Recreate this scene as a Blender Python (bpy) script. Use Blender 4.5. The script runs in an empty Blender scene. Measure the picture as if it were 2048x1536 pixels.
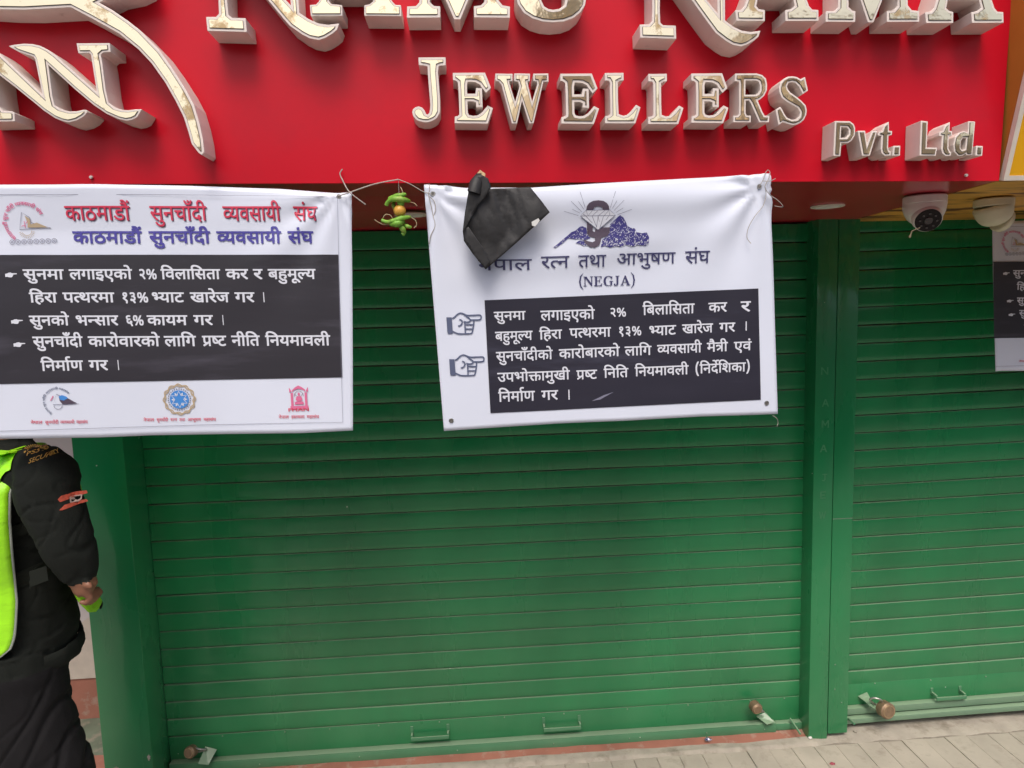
import bpy, bmesh, math, random
from mathutils import Vector, Matrix, noise
from mathutils.bvhtree import BVHTree
from mathutils.geometry import tessellate_polygon
random.seed(7)
scene = bpy.context.scene
COL = scene.collection

# ------------------------------------------------------------------ camera
cam_data = bpy.data.cameras.new('camera')
cam_data.sensor_width = 36.0
cam_data.lens = 24.61
cam_data.clip_start = 0.05
cam_data.clip_end = 400
camera = bpy.data.objects.new('camera', cam_data)
COL.objects.link(camera)
RIGHT = Vector((0.99740601, -0.06585709, -0.02905339))
DOWN = Vector((-0.03618698, -0.10985463, -0.99328871))
FWD = Vector((0.06222345, 0.99176348, -0.11195283))
rot = Matrix((RIGHT, -DOWN, -FWD)).transposed().to_4x4()
camera.matrix_world = Matrix.Translation((0, -2.75, 1.845)) @ rot
scene.camera = camera

# ------------------------------------------------------------------ light
world = bpy.data.worlds.new('World')
scene.world = world
world.use_nodes = True
wn = world.node_tree
bg = wn.nodes['Background']
sky = wn.nodes.new('ShaderNodeTexSky')
sky.sky_type = 'NISHITA'
sky.sun_disc = False
sky.sun_elevation = math.radians(57)
sky.sun_rotation = math.radians(188)
sky.air_density = 1.0
sky.dust_density = 5.0
sky.ozone_density = 1.0
wn.links.new(sky.outputs[0], bg.inputs[0])
bg.inputs[1].default_value = 0.15
sun_data = bpy.data.lights.new('sun', 'SUN')
sun_data.energy = 1.3
sun_data.angle = math.radians(25)
sun_data.color = (1.0, 0.96, 0.9)
sun = bpy.data.objects.new('sun', sun_data)
COL.objects.link(sun)
az = math.radians(188); el = math.radians(57)
sdir = Vector((math.sin(az) * math.cos(el), math.cos(az) * math.cos(el), math.sin(el)))
sun.rotation_euler = sdir.to_track_quat('Z', 'Y').to_euler()
sun.location = (-1, -8, 12)
scene.view_settings.view_transform = 'Standard'
scene.view_settings.look = 'None'
scene.view_settings.gamma = 1.0
scene.view_settings.use_curve_mapping = False
scene.view_settings.exposure = 0.38

# ------------------------------------------------------------------ helpers
def srgb(r, g, b):
    f = lambda c: (c / 255 / 12.92) if c / 255 <= 0.04045 else ((c / 255 + 0.055) / 1.055) ** 2.4
    return (f(r), f(g), f(b), 1.0)

def mat(name, col, rough=0.5, metal=0.0, coat=0.0, var=0.0, var_scale=6.0, col2=None, thr=None, scale2=20.0,
        bump=0.0, bump_scale=40.0, bump_dist=0.002, spec=None, rand=0.0, stretch=(1, 1, 1), rough2=None):
    m = bpy.data.materials.new(name)
    m.use_nodes = True
    nt = m.node_tree
    b = nt.nodes['Principled BSDF']
    N = nt.nodes.new; Lk = nt.links.new
    tc = N('ShaderNodeTexCoord'); mp = N('ShaderNodeMapping')
    geo = N('ShaderNodeNewGeometry')
    Lk(geo.outputs['Position'], mp.inputs[0])
    mp.inputs['Scale'].default_value = stretch
    b.inputs['Roughness'].default_value = rough
    b.inputs['Metallic'].default_value = metal
    b.inputs['Coat Weight'].default_value = coat
    b.inputs['Coat Roughness'].default_value = 0.08
    if spec is not None: b.inputs['Specular IOR Level'].default_value = spec
    out = None
    base = N('ShaderNodeRGB'); base.outputs[0].default_value = col
    out = base.outputs[0]
    if var > 0:
        n = N('ShaderNodeTexNoise'); n.inputs['Scale'].default_value = var_scale; n.inputs['Detail'].default_value = 6
        Lk(mp.outputs[0], n.inputs['Vector'])
        hs = N('ShaderNodeHueSaturation')
        mr = N('ShaderNodeMapRange'); mr.inputs[1].default_value = 0.3; mr.inputs[2].default_value = 0.7
        mr.inputs[3].default_value = 1 - var; mr.inputs[4].default_value = 1 + var
        Lk(n.outputs[0], mr.inputs[0]); Lk(mr.outputs[0], hs.inputs['Value']); Lk(out, hs.inputs['Color'])
        out = hs.outputs[0]
    if rand > 0:
        oi = N('ShaderNodeObjectInfo'); hs = N('ShaderNodeHueSaturation')
        mr = N('ShaderNodeMapRange'); mr.inputs[3].default_value = 1 - rand; mr.inputs[4].default_value = 1 + rand
        Lk(oi.outputs['Random'], mr.inputs[0]); Lk(mr.outputs[0], hs.inputs['Value']); Lk(out, hs.inputs['Color'])
        out = hs.outputs[0]
    if col2 is not None:
        n = N('ShaderNodeTexNoise'); n.inputs['Scale'].default_value = scale2; n.inputs['Detail'].default_value = 8
        n.inputs['Roughness'].default_value = 0.65
        Lk(mp.outputs[0], n.inputs['Vector'])
        cr = N('ShaderNodeMapRange'); cr.inputs[1].default_value = thr[0]; cr.inputs[2].default_value = thr[1]
        mx = N('ShaderNodeMix'); mx.data_type = 'RGBA'
        Lk(n.outputs[0], cr.inputs[0]); Lk(cr.outputs[0], mx.inputs[0]); Lk(out, mx.inputs[6])
        mx.inputs[7].default_value = col2
        out = mx.outputs[2]
        if rough2 is not None:
            rr = N('ShaderNodeMapRange'); rr.inputs[3].default_value = rough; rr.inputs[4].default_value = rough2
            Lk(cr.outputs[0], rr.inputs[0]); Lk(rr.outputs[0], b.inputs['Roughness'])
            if metal > 0:
                r2 = N('ShaderNodeMapRange'); r2.inputs[3].default_value = metal; r2.inputs[4].default_value = metal * 0.45
                Lk(cr.outputs[0], r2.inputs[0]); Lk(r2.outputs[0], b.inputs['Metallic'])
    Lk(out, b.inputs['Base Color'])
    if bump > 0:
        n = N('ShaderNodeTexNoise'); n.inputs['Scale'].default_value = bump_scale; n.inputs['Detail'].default_value = 4
        Lk(mp.outputs[0], n.inputs['Vector'])
        bp = N('ShaderNodeBump'); bp.inputs['Strength'].default_value = bump; bp.inputs['Distance'].default_value = bump_dist
        Lk(n.outputs[0], bp.inputs['Height']); Lk(bp.outputs[0], b.inputs['Normal'])
        Lk(bp.outputs[0], b.inputs['Coat Normal'])
    return m

def green_paint(name, col, rough=0.38, dust=0.5, rand=0.06):
    """old enamel on steel: colour drift with painted-in sheen, dust low down, pale chips and drips"""
    m = mat(name, col, rough, coat=0.35, spec=0.42, var=0.24, var_scale=1.7, rand=rand, bump=0.35, bump_scale=9.0, bump_dist=0.006, stretch=(1.3, 1, .45))  # stretched value noise also paints a hazy upright sheen into the colour
    nt = m.node_tree; N = nt.nodes.new; Lk = nt.links.new
    b = nt.nodes['Principled BSDF']
    src = b.inputs['Base Color'].links[0].from_socket
    geo = N('ShaderNodeNewGeometry'); sx = N('ShaderNodeSeparateXYZ'); Lk(geo.outputs['Position'], sx.inputs[0])
    # dust film, heavier near the pavement, settling on upward edges
    mr = N('ShaderNodeMapRange'); mr.inputs[1].default_value = 1.3; mr.inputs[2].default_value = 0.0
    mr.inputs[3].default_value = 0.02; mr.inputs[4].default_value = dust
    Lk(sx.outputs[2], mr.inputs[0])
    n = N('ShaderNodeTexNoise'); n.inputs['Scale'].default_value = 5.0; n.inputs['Detail'].default_value = 8
    Lk(geo.outputs['Position'], n.inputs['Vector'])
    mul = N('ShaderNodeMath'); mul.operation = 'MULTIPLY'; Lk(mr.outputs[0], mul.inputs[0]); Lk(n.outputs[0], mul.inputs[1])
    nz = N('ShaderNodeSeparateXYZ'); Lk(geo.outputs['Normal'], nz.inputs[0])
    up = N('ShaderNodeMapRange'); up.inputs[1].default_value = 0.25; up.inputs[2].default_value = 0.9
    up.inputs[3].default_value = 0.0; up.inputs[4].default_value = 0.75; Lk(nz.outputs[2], up.inputs[0])
    add = N('ShaderNodeMath'); add.operation = 'ADD'; add.use_clamp = True
    Lk(mul.outputs[0], add.inputs[0]); Lk(up.outputs[0], add.inputs[1])
    mx = N('ShaderNodeMix'); mx.data_type = 'RGBA'; Lk(add.outputs[0], mx.inputs[0]); Lk(src, mx.inputs[6])
    mx.inputs[7].default_value = (0.24, 0.36, 0.23, 1)
    # small chips
    v = N('ShaderNodeTexVoronoi'); v.inputs['Scale'].default_value = 14.0; Lk(geo.outputs['Position'], v.inputs['Vector'])
    wn_ = N('ShaderNodeTexWhiteNoise'); Lk(v.outputs['Position'], wn_.inputs['Vector'])
    c1 = N('ShaderNodeMath'); c1.operation = 'LESS_THAN'; Lk(v.outputs['Distance'], c1.inputs[0]); c1.inputs[1].default_value = 0.035
    c2 = N('ShaderNodeMath'); c2.operation = 'GREATER_THAN'; Lk(wn_.outputs[0], c2.inputs[0]); c2.inputs[1].default_value = 0.86
    cm = N('ShaderNodeMath'); cm.operation = 'MULTIPLY'; Lk(c1.outputs[0], cm.inputs[0]); Lk(c2.outputs[0], cm.inputs[1])
    m2 = N('ShaderNodeMix'); m2.data_type = 'RGBA'; Lk(cm.outputs[0], m2.inputs[0]); Lk(mx.outputs[2], m2.inputs[6])
    m2.inputs[7].default_value = (0.5, 0.6, 0.5, 1)
    Lk(m2.outputs[2], b.inputs['Base Color'])
    n3 = N('ShaderNodeTexNoise'); n3.inputs['Scale'].default_value = 2.2; n3.inputs['Detail'].default_value = 7
    mp3 = N('ShaderNodeMapping'); mp3.inputs['Scale'].default_value = (3.0, 1.0, 0.5); Lk(geo.outputs['Position'], mp3.inputs[0]); Lk(mp3.outputs[0], n3.inputs['Vector'])
    m3 = N('ShaderNodeMapRange'); m3.inputs[1].default_value = 0.35; m3.inputs[2].default_value = 0.7; m3.inputs[3].default_value = rough - .06; m3.inputs[4].default_value = rough + .22
    Lk(n3.outputs[0], m3.inputs[0])
    ra = N('ShaderNodeMapRange'); Lk(m3.outputs[0], ra.inputs[3]); ra.inputs[4].default_value = 0.8
    Lk(add.outputs[0], ra.inputs[0]); Lk(ra.outputs[0], b.inputs['Roughness'])
    return m

def tag(o, label=None, cat=None, group=None, kind=None):
    if label: o['label'] = label
    if cat: o['category'] = cat
    if group: o['group'] = group
    if kind: o['kind'] = kind
    return o

def thing(name, label, cat, loc=(0, 0, 0), group=None):
    o = bpy.data.objects.new(name, None); COL.objects.link(o)
    o.location = loc; o.empty_display_size = 0.1
    return tag(o, label, cat, group)

def mesh_obj(name, verts, faces, m, parent=None, smooth=False):
    me = bpy.data.meshes.new(name)
    me.from_pydata([tuple(v) for v in verts], [], faces)
    me.update()
    if m is not None: me.materials.append(m)
    if smooth:
        me.polygons.foreach_set('use_smooth', [True] * len(me.polygons))
    o = bpy.data.objects.new(name, me); COL.objects.link(o)
    attach(o, parent)
    return o

def attach(o, parent):
    if parent is not None:
        o.parent = parent
        w = Matrix.Translation(-world_loc(parent))
        o.matrix_parent_inverse = w

def world_loc(o):
    v = Vector(o.location)
    if o.parent: v = v + o.matrix_parent_inverse.to_translation() + world_loc(o.parent)
    return v

def bm_obj(name, bm, m, parent=None, smooth=False, auto=None):
    me = bpy.data.meshes.new(name)
    bmesh.ops.recalc_face_normals(bm, faces=bm.faces)
    bm.to_mesh(me); bm.free()
    me.materials.append(m)
    if smooth: me.polygons.foreach_set('use_smooth', [True] * len(me.polygons))
    o = bpy.data.objects.new(name, me); COL.objects.link(o)
    attach(o, parent)
    if smooth and auto is None: auto = 40
    if auto:
        bm2 = bmesh.new(); bm2.from_mesh(me)
        for e in bm2.edges:
            if len(e.link_faces) == 2 and e.calc_face_angle(0) > math.radians(auto): e.smooth = False
        bm2.to_mesh(me); bm2.free()
    return o

def add_box(bm, x0, x1, y0, y1, z0, z1, bev=0.0):
    vs = [bm.verts.new((x, y, z)) for x in (x0, x1) for y in (y0, y1) for z in (z0, z1)]
    q = [(0, 1, 3, 2), (4, 6, 7, 5), (0, 4, 5, 1), (2, 3, 7, 6), (0, 2, 6, 4), (1, 5, 7, 3)]
    fs = [bm.faces.new([vs[i] for i in f]) for f in q]
    if bev > 0:
        es = list({e for f in fs for e in f.edges})
        bmesh.ops.bevel(bm, geom=es, offset=bev, segments=2, affect='EDGES', profile=0.5)

def box(name, x0, x1, y0, y1, z0, z1, m, parent=None, bev=0.0):
    bm = bmesh.new(); add_box(bm, x0, x1, y0, y1, z0, z1, bev)
    return bm_obj(name, bm, m, parent, smooth=bev > 0)

def add_tube(bm, pts, r, n=8, caps=True):
    pts = [Vector(p) for p in pts]
    rings = []
    up = Vector((0.1, 0.3, 1)).normalized()
    for i, p in enumerate(pts):
        t = (pts[min(i + 1, len(pts) - 1)] - pts[max(i - 1, 0)])
        if t.length < 1e-9: t = Vector((0, 0, 1))
        t.normalize()
        a = t.cross(up)
        if a.length < 1e-3: a = t.cross(Vector((1, 0, 0)))
        a.normalize(); b = t.cross(a)
        rr = r[i] if isinstance(r, (list, tuple)) else r
        rings.append([bm.verts.new(p + (a * math.cos(2 * math.pi * k / n) + b * math.sin(2 * math.pi * k / n)) * rr) for k in range(n)])
        up = b if b.length > 0 else up
        up = a.cross(t)
    for i in range(len(rings) - 1):
        for k in range(n):
            bm.faces.new([rings[i][k], rings[i][(k + 1) % n], rings[i + 1][(k + 1) % n], rings[i + 1][k]])
    if caps:
        bm.faces.new(rings[0][::-1]); bm.faces.new(rings[-1])

def tube(name, pts, r, m, parent=None, n=8):
    bm = bmesh.new(); add_tube(bm, pts, r, n)
    return bm_obj(name, bm, m, parent, smooth=True, auto=60)

def smooth_path(pts, k=6):
    pts = [Vector(p) for p in pts]; out = []
    for i in range(len(pts) - 1):
        p0 = pts[max(i - 1, 0)]; p1 = pts[i]; p2 = pts[i + 1]; p3 = pts[min(i + 2, len(pts) - 1)]
        for j in range(k):
            t = j / k
            out.append(0.5 * ((2 * p1) + (-p0 + p2) * t + (2 * p0 - 5 * p1 + 4 * p2 - p3) * t * t + (-p0 + 3 * p1 - 3 * p2 + p3) * t ** 3))
    out.append(pts[-1])
    return out

def add_cyl(bm, c, axis, r, h, n=28, r2=None, bev=0.0):
    """disc of revolution centred at c, from -h/2 to h/2 along axis"""
    c = Vector(c); ax = Vector(axis).normalized()
    a = ax.orthogonal().normalized(); b = ax.cross(a)
    r2 = r if r2 is None else r2
    prof = [(r - bev, -h / 2), (r, -h / 2 + bev), (r2, h / 2 - bev), (r2 - bev, h / 2)] if bev else [(r, -h / 2), (r2, h / 2)]
    rings = [[bm.verts.new(c + ax * z + (a * math.cos(2 * math.pi * k / n) + b * math.sin(2 * math.pi * k / n)) * rr) for k in range(n)] for rr, z in prof]
    for i in range(len(rings) - 1):
        for k in range(n):
            bm.faces.new([rings[i][k], rings[i][(k + 1) % n], rings[i + 1][(k + 1) % n], rings[i + 1][k]])
    bm.faces.new(rings[0][::-1]); bm.faces.new(rings[-1])

def add_ball(bm, c, r, sz=1.0, seg=24, rings=14):
    mt = Matrix.Translation(c) @ Matrix.Diagonal((r, r, r * sz, 1))
    bmesh.ops.create_uvsphere(bm, u_segments=seg, v_segments=rings, radius=1.0, matrix=mt)

def fill2d(contours, offset=0.0):
    """filled flat mesh of closed outlines (holes by nesting); returns verts2d, faces"""
    cu = bpy.data.curves.new('tmp', 'CURVE'); cu.dimensions = '2D'; cu.fill_mode = 'BOTH'
    for c in contours:
        s = cu.splines.new('POLY'); s.points.add(len(c) - 1); s.use_cyclic_u = True
        for p, (a, b) in zip(s.points, c): p.co = (a, b, 0, 1)
    cu.offset = offset
    ob = bpy.data.objects.new('tmp', cu)
    me = bpy.data.meshes.new_from_object(ob)
    V = [(v.co.x, v.co.y) for v in me.vertices]; F = [tuple(p.vertices) for p in me.polygons]
    bpy.data.objects.remove(ob); bpy.data.curves.remove(cu); bpy.data.meshes.remove(me)
    return V, F

def boundary(F):
    cnt = {}
    for f in F:
        for i in range(len(f)):
            a, b = f[i], f[(i + 1) % len(f)]
            cnt[(a, b)] = cnt.get((a, b), 0) + 1
    return [e for e in cnt if (e[1], e[0]) not in cnt]

def prism(contours, y_front, y_back, offset=0.0):
    """outlines in x,z raised from y_back out to y_front"""
    V = [tuple(p) for c in contours for p in c]
    F = [tuple(t) for t in tessellate_polygon([[Vector((p[0], p[1], 0)) for p in c] for c in contours])]
    F = [f if (V[f[1]][0] - V[f[0]][0]) * (V[f[2]][1] - V[f[0]][1]) - (V[f[1]][1] - V[f[0]][1]) * (V[f[2]][0] - V[f[0]][0]) > 0 else f[::-1] for f in F]
    # weld
    key = {}; remap = []; W = []
    for v in V:
        k = (round(v[0], 6), round(v[1], 6))
        if k not in key: key[k] = len(W); W.append(v)
        remap.append(key[k])
    F = [tuple(dict.fromkeys(remap[i] for i in f)) for f in F]
    F = [f for f in F if len(f) > 2]
    n = len(W)
    verts = [(a, y_front, b) for a, b in W] + [(a, y_back, b) for a, b in W]
    faces = [f for f in F]
    for a, b in boundary(F): faces.append((b, a, a + n, b + n))
    return verts, faces

def inset(contours, d, ttf=False, lim=.30):
    """every outline moved d into the material, mitred; ttf: outer outlines run clockwise"""
    out = []
    for ci, c in enumerate(contours):
        c = [p for k, p in enumerate(c) if (Vector(p) - Vector(c[k - 1])).length > 1e-7]
        n = len(c)
        area = sum(c[i][0] * c[(i + 1) % n][1] - c[(i + 1) % n][0] * c[i][1] for i in range(n))
        sgn = 1 if area > 0 else -1
        if ci > 0: sgn = -sgn
        if ttf: sgn = -1
        r = []
        for i in range(n):
            p = Vector(c[i]); a = (p - Vector(c[i - 1])).normalized(); b = (Vector(c[(i + 1) % n]) - p).normalized()
            na = Vector((-a.y, a.x)) * sgn; nb = Vector((-b.y, b.x)) * sgn
            m = na + nb
            if m.length < .15: m = na
            m.normalize(); k = max(lim, m.dot(na))
            r.append([p, p + m * d / k])
        # collapse edges that turned round
        for it in range(12):
            bad = None
            for i in range(len(r)):
                j = (i + 1) % len(r)
                if (r[j][0] - r[i][0]).dot(r[j][1] - r[i][1]) <= 0: bad = i; break
            if bad is None or len(r) < 5: break
            j = (bad + 1) % len(r)
            r[bad] = [(r[bad][0] + r[j][0]) / 2, (r[bad][1] + r[j][1]) / 2]
            r.pop(j)
        out.append([tuple(q[1]) for q in r])
    return out

def fix_normals(o):
    bm = bmesh.new(); bm.from_mesh(o.data)
    bmesh.ops.recalc_face_normals(bm, faces=bm.faces)
    bm.to_mesh(o.data); bm.free()

LETTERS = [
 ('first big N',0.075,0.0055,"-558,2508 -536,2508 -529,2515 -528,2544 -528,2630 -532,2649 -544,2659 -557,2664 -568,2675 -540,2685 -513,2684 -490,2672 -468,2646 -418,2587 -369,2532 -372,2636 -376,2645 -388,2648 -388,2666 -330,2666 -330,2649 -347,2645 -352,2636 -351,2516 -330,2502 -309,2493 -288,2490 -263,2493 -269,2479 -279,2471 -297,2461 -311,2457 -332,2461 -349,2470 -374,2488 -398,2517 -419,2544 -480,2623 -505,2653 -509,2544 -508,2512 -501,2506 -471,2505 -470,2475 -557,2478"),
 ('second big N',0.075,0.0055,"430,2488 452,2488 459,2495 460,2524 460,2610 456,2629 444,2639 431,2644 420,2655 448,2665 474,2664 497,2652 519,2626 568,2567 616,2512 613,2616 609,2625 597,2628 597,2646 654,2646 654,2629 638,2625 633,2616 634,2496 654,2482 675,2473 696,2470 720,2473 715,2459 705,2451 687,2441 673,2437 652,2441 636,2450 611,2468 588,2497 567,2524 507,2603 482,2633 478,2524 479,2492 486,2486 516,2485 517,2455 431,2458"),
 ('first big A',0.075,0.0038,"-327,2533 -313,2534 -306,2541 -232,2682 -201,2682 -142,2541 -135,2533 -122,2532 -122,2508 -206,2509 -205,2532 -193,2534 -184,2541 -187,2558 -280,2558 -284,2541 -278,2535 -254,2532 -255,2509 -326,2509|-272,2576 -194,2575 -218,2639"),
 ('first big M',0.075,0.0055,"-108,2529 -88,2530 -80,2538 -72,2659 -80,2667 -98,2670 -97,2682 -48,2682 8,2579 66,2683 118,2683 118,2670 104,2668 100,2659 101,2542 110,2531 127,2528 126,2504 44,2505 44,2529 60,2531 69,2539 70,2624 12,2501 -2,2501 -53,2624 -56,2538 -47,2530 -33,2529 -34,2505 -110,2505"),
 ('big O',0.075,0.0055,"142,2548 146,2532 159,2514 179,2502 202,2495 226,2493 252,2495 275,2503 292,2516 302,2531 305,2548 305,2597 292,2646 264,2673 228,2681 189,2672 159,2646 144,2597|200,2542 206,2529 216,2523 227,2521 241,2523 253,2531 256,2542 259,2597 248,2642 230,2654 211,2642 200,2597"),
 ('second big A',0.075,0.0055,"658,2519 673,2520 680,2528 740,2685 773,2685 837,2528 845,2520 860,2519 861,2494 780,2494 779,2519 792,2521 802,2528 797,2546 713,2546 709,2528 716,2521 730,2519 730,2494 661,2495|720,2564 788,2564 758,2641"),
 ('second big M',0.075,0.0055,"878,2516 900,2517 908,2525 907,2661 898,2670 879,2672 879,2686 932,2686 987,2571 1040,2686 1088,2686 1088,2673 1074,2671 1070,2662 1080,2529 1090,2518 1109,2516 1110,2491 1029,2491 1028,2516 1046,2518 1054,2527 1050,2625 996,2490 982,2490 930,2625 934,2525 944,2517 951,2516 951,2491 878,2492"),
 ('third big A',0.075,0.0055,"1123,2513 1138,2514 1145,2522 1196,2687 1231,2687 1297,2522 1305,2514 1320,2513 1322,2488 1242,2488 1239,2513 1253,2515 1263,2522 1257,2540 1179,2540 1176,2522 1184,2516 1194,2513 1195,2488 1127,2488|1186,2559 1247,2559 1217,2642"),
 ('J of the middle row',0.065,0.0055,"-88,2421 -25,2421 -26,2403 -37,2403 -42,2401 -44,2388 -42,2336 -42,2316 -43,2298 -50,2286 -57,2281 -70,2276 -83,2276 -97,2280 -106,2290 -108,2299 -106,2305 -100,2310 -92,2312 -84,2309 -79,2303 -76,2295 -72,2293 -68,2297 -66,2306 -65,2316 -68,2388 -68,2401 -76,2403 -88,2404"),
 ('first E of the middle row',0.065,0.0055,"-10,2386 65,2386 78,2352 66,2341 58,2351 52,2360 42,2365 31,2366 24,2366 22,2358 22,2339 41,2339 43,2352 57,2351 57,2308 42,2309 42,2319 35,2322 22,2322 22,2296 25,2291 34,2289 44,2290 53,2295 60,2302 69,2312 81,2306 68,2271 -10,2273 -9,2288 -2,2289 2,2292 2,2345 1,2365 -4,2369 -10,2370"),
 ('W of the middle row',0.065,0.004,"89,2384 130,2383 129,2366 121,2366 122,2361 134,2320 145,2354 142,2365 133,2366 133,2384 171,2383 170,2366 164,2365 165,2359 174,2320 187,2358 186,2365 178,2366 178,2383 214,2383 214,2364 202,2364 176,2270 166,2270 150,2322 137,2270 125,2270 103,2358 97,2365 89,2368"),
 ('second E of the middle row',0.065,0.0055,"242,2382 317,2382 330,2348 318,2337 310,2347 304,2356 294,2361 283,2362 276,2362 274,2354 274,2335 293,2335 295,2348 309,2347 309,2304 294,2305 294,2315 287,2318 274,2318 274,2292 277,2287 286,2285 296,2286 305,2291 312,2298 321,2308 333,2302 320,2267 242,2269 243,2284 250,2285 254,2288 254,2341 253,2361 248,2365 242,2366"),
 ('first L of the middle row',0.065,0.0055,"348,2383 393,2383 393,2366 385,2365 379,2362 379,2318 380,2289 391,2285 400,2287 409,2294 416,2302 422,2310 433,2304 420,2267 347,2268 347,2285 356,2286 360,2289 360,2361 357,2366 348,2366"),
 ('second L of the middle row',0.065,0.0055,"452,2380 497,2380 497,2363 489,2362 483,2359 483,2315 484,2286 495,2282 504,2284 513,2291 520,2299 526,2307 537,2301 524,2264 451,2265 451,2282 460,2283 464,2286 464,2358 461,2363 452,2363"),
 ('third E of the middle row',0.065,0.0055,"556,2380 631,2380 644,2346 632,2335 624,2345 618,2354 608,2359 597,2360 590,2360 588,2352 588,2333 607,2333 609,2346 623,2345 623,2302 608,2303 608,2313 601,2316 588,2316 588,2290 591,2285 600,2283 610,2284 619,2289 626,2296 635,2306 647,2300 634,2265 556,2267 557,2282 564,2283 568,2286 568,2339 567,2359 562,2363 556,2364"),
 ('R of the middle row',0.065,0.004,"663,2379 715,2379 729,2375 738,2367 741,2354 741,2340 734,2327 724,2319 718,2317 730,2291 736,2281 748,2281 747,2266 723,2266 720,2272 702,2310 697,2317 689,2317 689,2288 692,2282 702,2282 702,2266 659,2267 659,2282 669,2282 673,2286 673,2355 672,2361 662,2362|688,2363 714,2363 721,2360 724,2351 724,2340 720,2333 714,2330 688,2330"),
 ('S of the middle row',0.065,0.0043,"835,2370 843,2338 830,2330 825,2339 820,2348 811,2356 803,2358 794,2356 791,2349 793,2342 800,2334 814,2325 827,2315 838,2304 841,2293 840,2282 834,2270 825,2263 815,2259 805,2258 794,2261 782,2265 771,2258 763,2295 775,2302 780,2295 786,2284 792,2276 804,2271 816,2272 823,2279 824,2288 818,2298 806,2304 790,2313 778,2322 772,2335 771,2346 774,2357 782,2366 793,2371 804,2372 815,2370 824,2365"),
 ('P of the bottom line',0.06,0.004,"914,2268 952,2267 962,2260 966,2250 966,2234 958,2221 949,2215 932,2215 930,2184 912,2185|931,2253 945,2252 950,2246 950,2236 944,2228 930,2228"),
 ('small v',0.06,0.004,"972,2244 991,2244 997,2212 1008,2243 1022,2243 1005,2184 985,2184"),
 ('first small t',0.06,0.004,"1051,2265 1052,2243 1060,2242 1060,2233 1051,2231 1051,2203 1054,2195 1058,2194 1058,2184 1043,2183 1035,2189 1032,2199 1033,2230 1024,2232 1025,2241 1034,2243 1038,2255"),
 ('first full stop',0.06,0.004,"1064,2207 1082,2207 1082,2183 1062,2183"),
 ('L of the bottom line',0.06,0.004,"1132,2266 1150,2264 1150,2202 1177,2201 1174,2181 1132,2182"),
 ('second small t',0.06,0.004,"1207,2262 1207,2241 1214,2240 1214,2229 1206,2228 1206,2199 1210,2191 1214,2190 1213,2181 1199,2180 1191,2186 1187,2197 1188,2228 1180,2229 1181,2238 1189,2241 1194,2253"),
 ('small d',0.06,0.003,"1254,2263 1272,2262 1268,2182 1253,2181 1251,2185 1242,2180 1231,2180 1221,2190 1218,2207 1222,2226 1233,2237 1244,2240 1254,2236|1251,2223 1249,2196 1241,2194 1237,2199 1237,2215 1242,2223"),
 ('second full stop',0.06,0.004,"1277,2204 1295,2203 1294,2179 1276,2180"),
 ('double N emblem',0.075,0.0043,"-990,2448 -976,2451 -957,2453 -938,2452 -922,2448 -907,2440 -892,2428 -878,2414 -810,2348 -815,2428 -818,2432 -842,2432 -844,2453 -772,2453 -772,2434 -788,2433 -794,2428 -792,2406 -790,2352 -786,2325 -774,2314 -758,2309 -745,2308 -728,2310 -715,2310 -719,2303 -727,2292 -738,2287 -751,2285 -767,2289 -793,2301 -819,2320 -856,2354 -893,2391 -909,2407 -908,2378 -907,2340 -904,2321 -894,2313 -874,2307 -858,2307 -844,2310 -836,2310 -834,2305 -844,2295 -859,2287 -877,2283 -890,2286 -906,2293 -928,2309 -953,2332 -990,2365 -1014,2385 -1026,2397 -1026,2355 -1024,2320 -1017,2310 -998,2309 -992,2305 -993,2287 -1069,2286 -1068,2307 -1057,2311 -1053,2320 -1052,2420 -1055,2425 -1072,2432 -1086,2436 -1105,2449 -1091,2451 -1072,2454 -1054,2453 -1038,2449 -1023,2441 -1008,2429 -994,2414 -928,2344 -936,2419 -939,2425 -956,2431 -970,2436"),
 ('swoosh emblem',0.075,0.0055,"-1000,2525 -947,2524 -888,2527 -849,2529 -810,2508 -750,2473 -711,2439 -685,2409 -659,2368 -639,2327 -624,2291 -616,2258 -611,2232 -597,2212 -590,2207 -584,2214 -585,2243 -590,2278 -599,2318 -614,2351 -641,2399 -665,2436 -704,2480 -728,2500 -760,2523 -787,2539 -757,2553 -716,2561 -692,2572 -682,2607 -699,2659 -768,2721 -882,2751 -1039,2740 -1151,2668 -1181,2586 -1124,2540 -1062,2529"),
]
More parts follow.
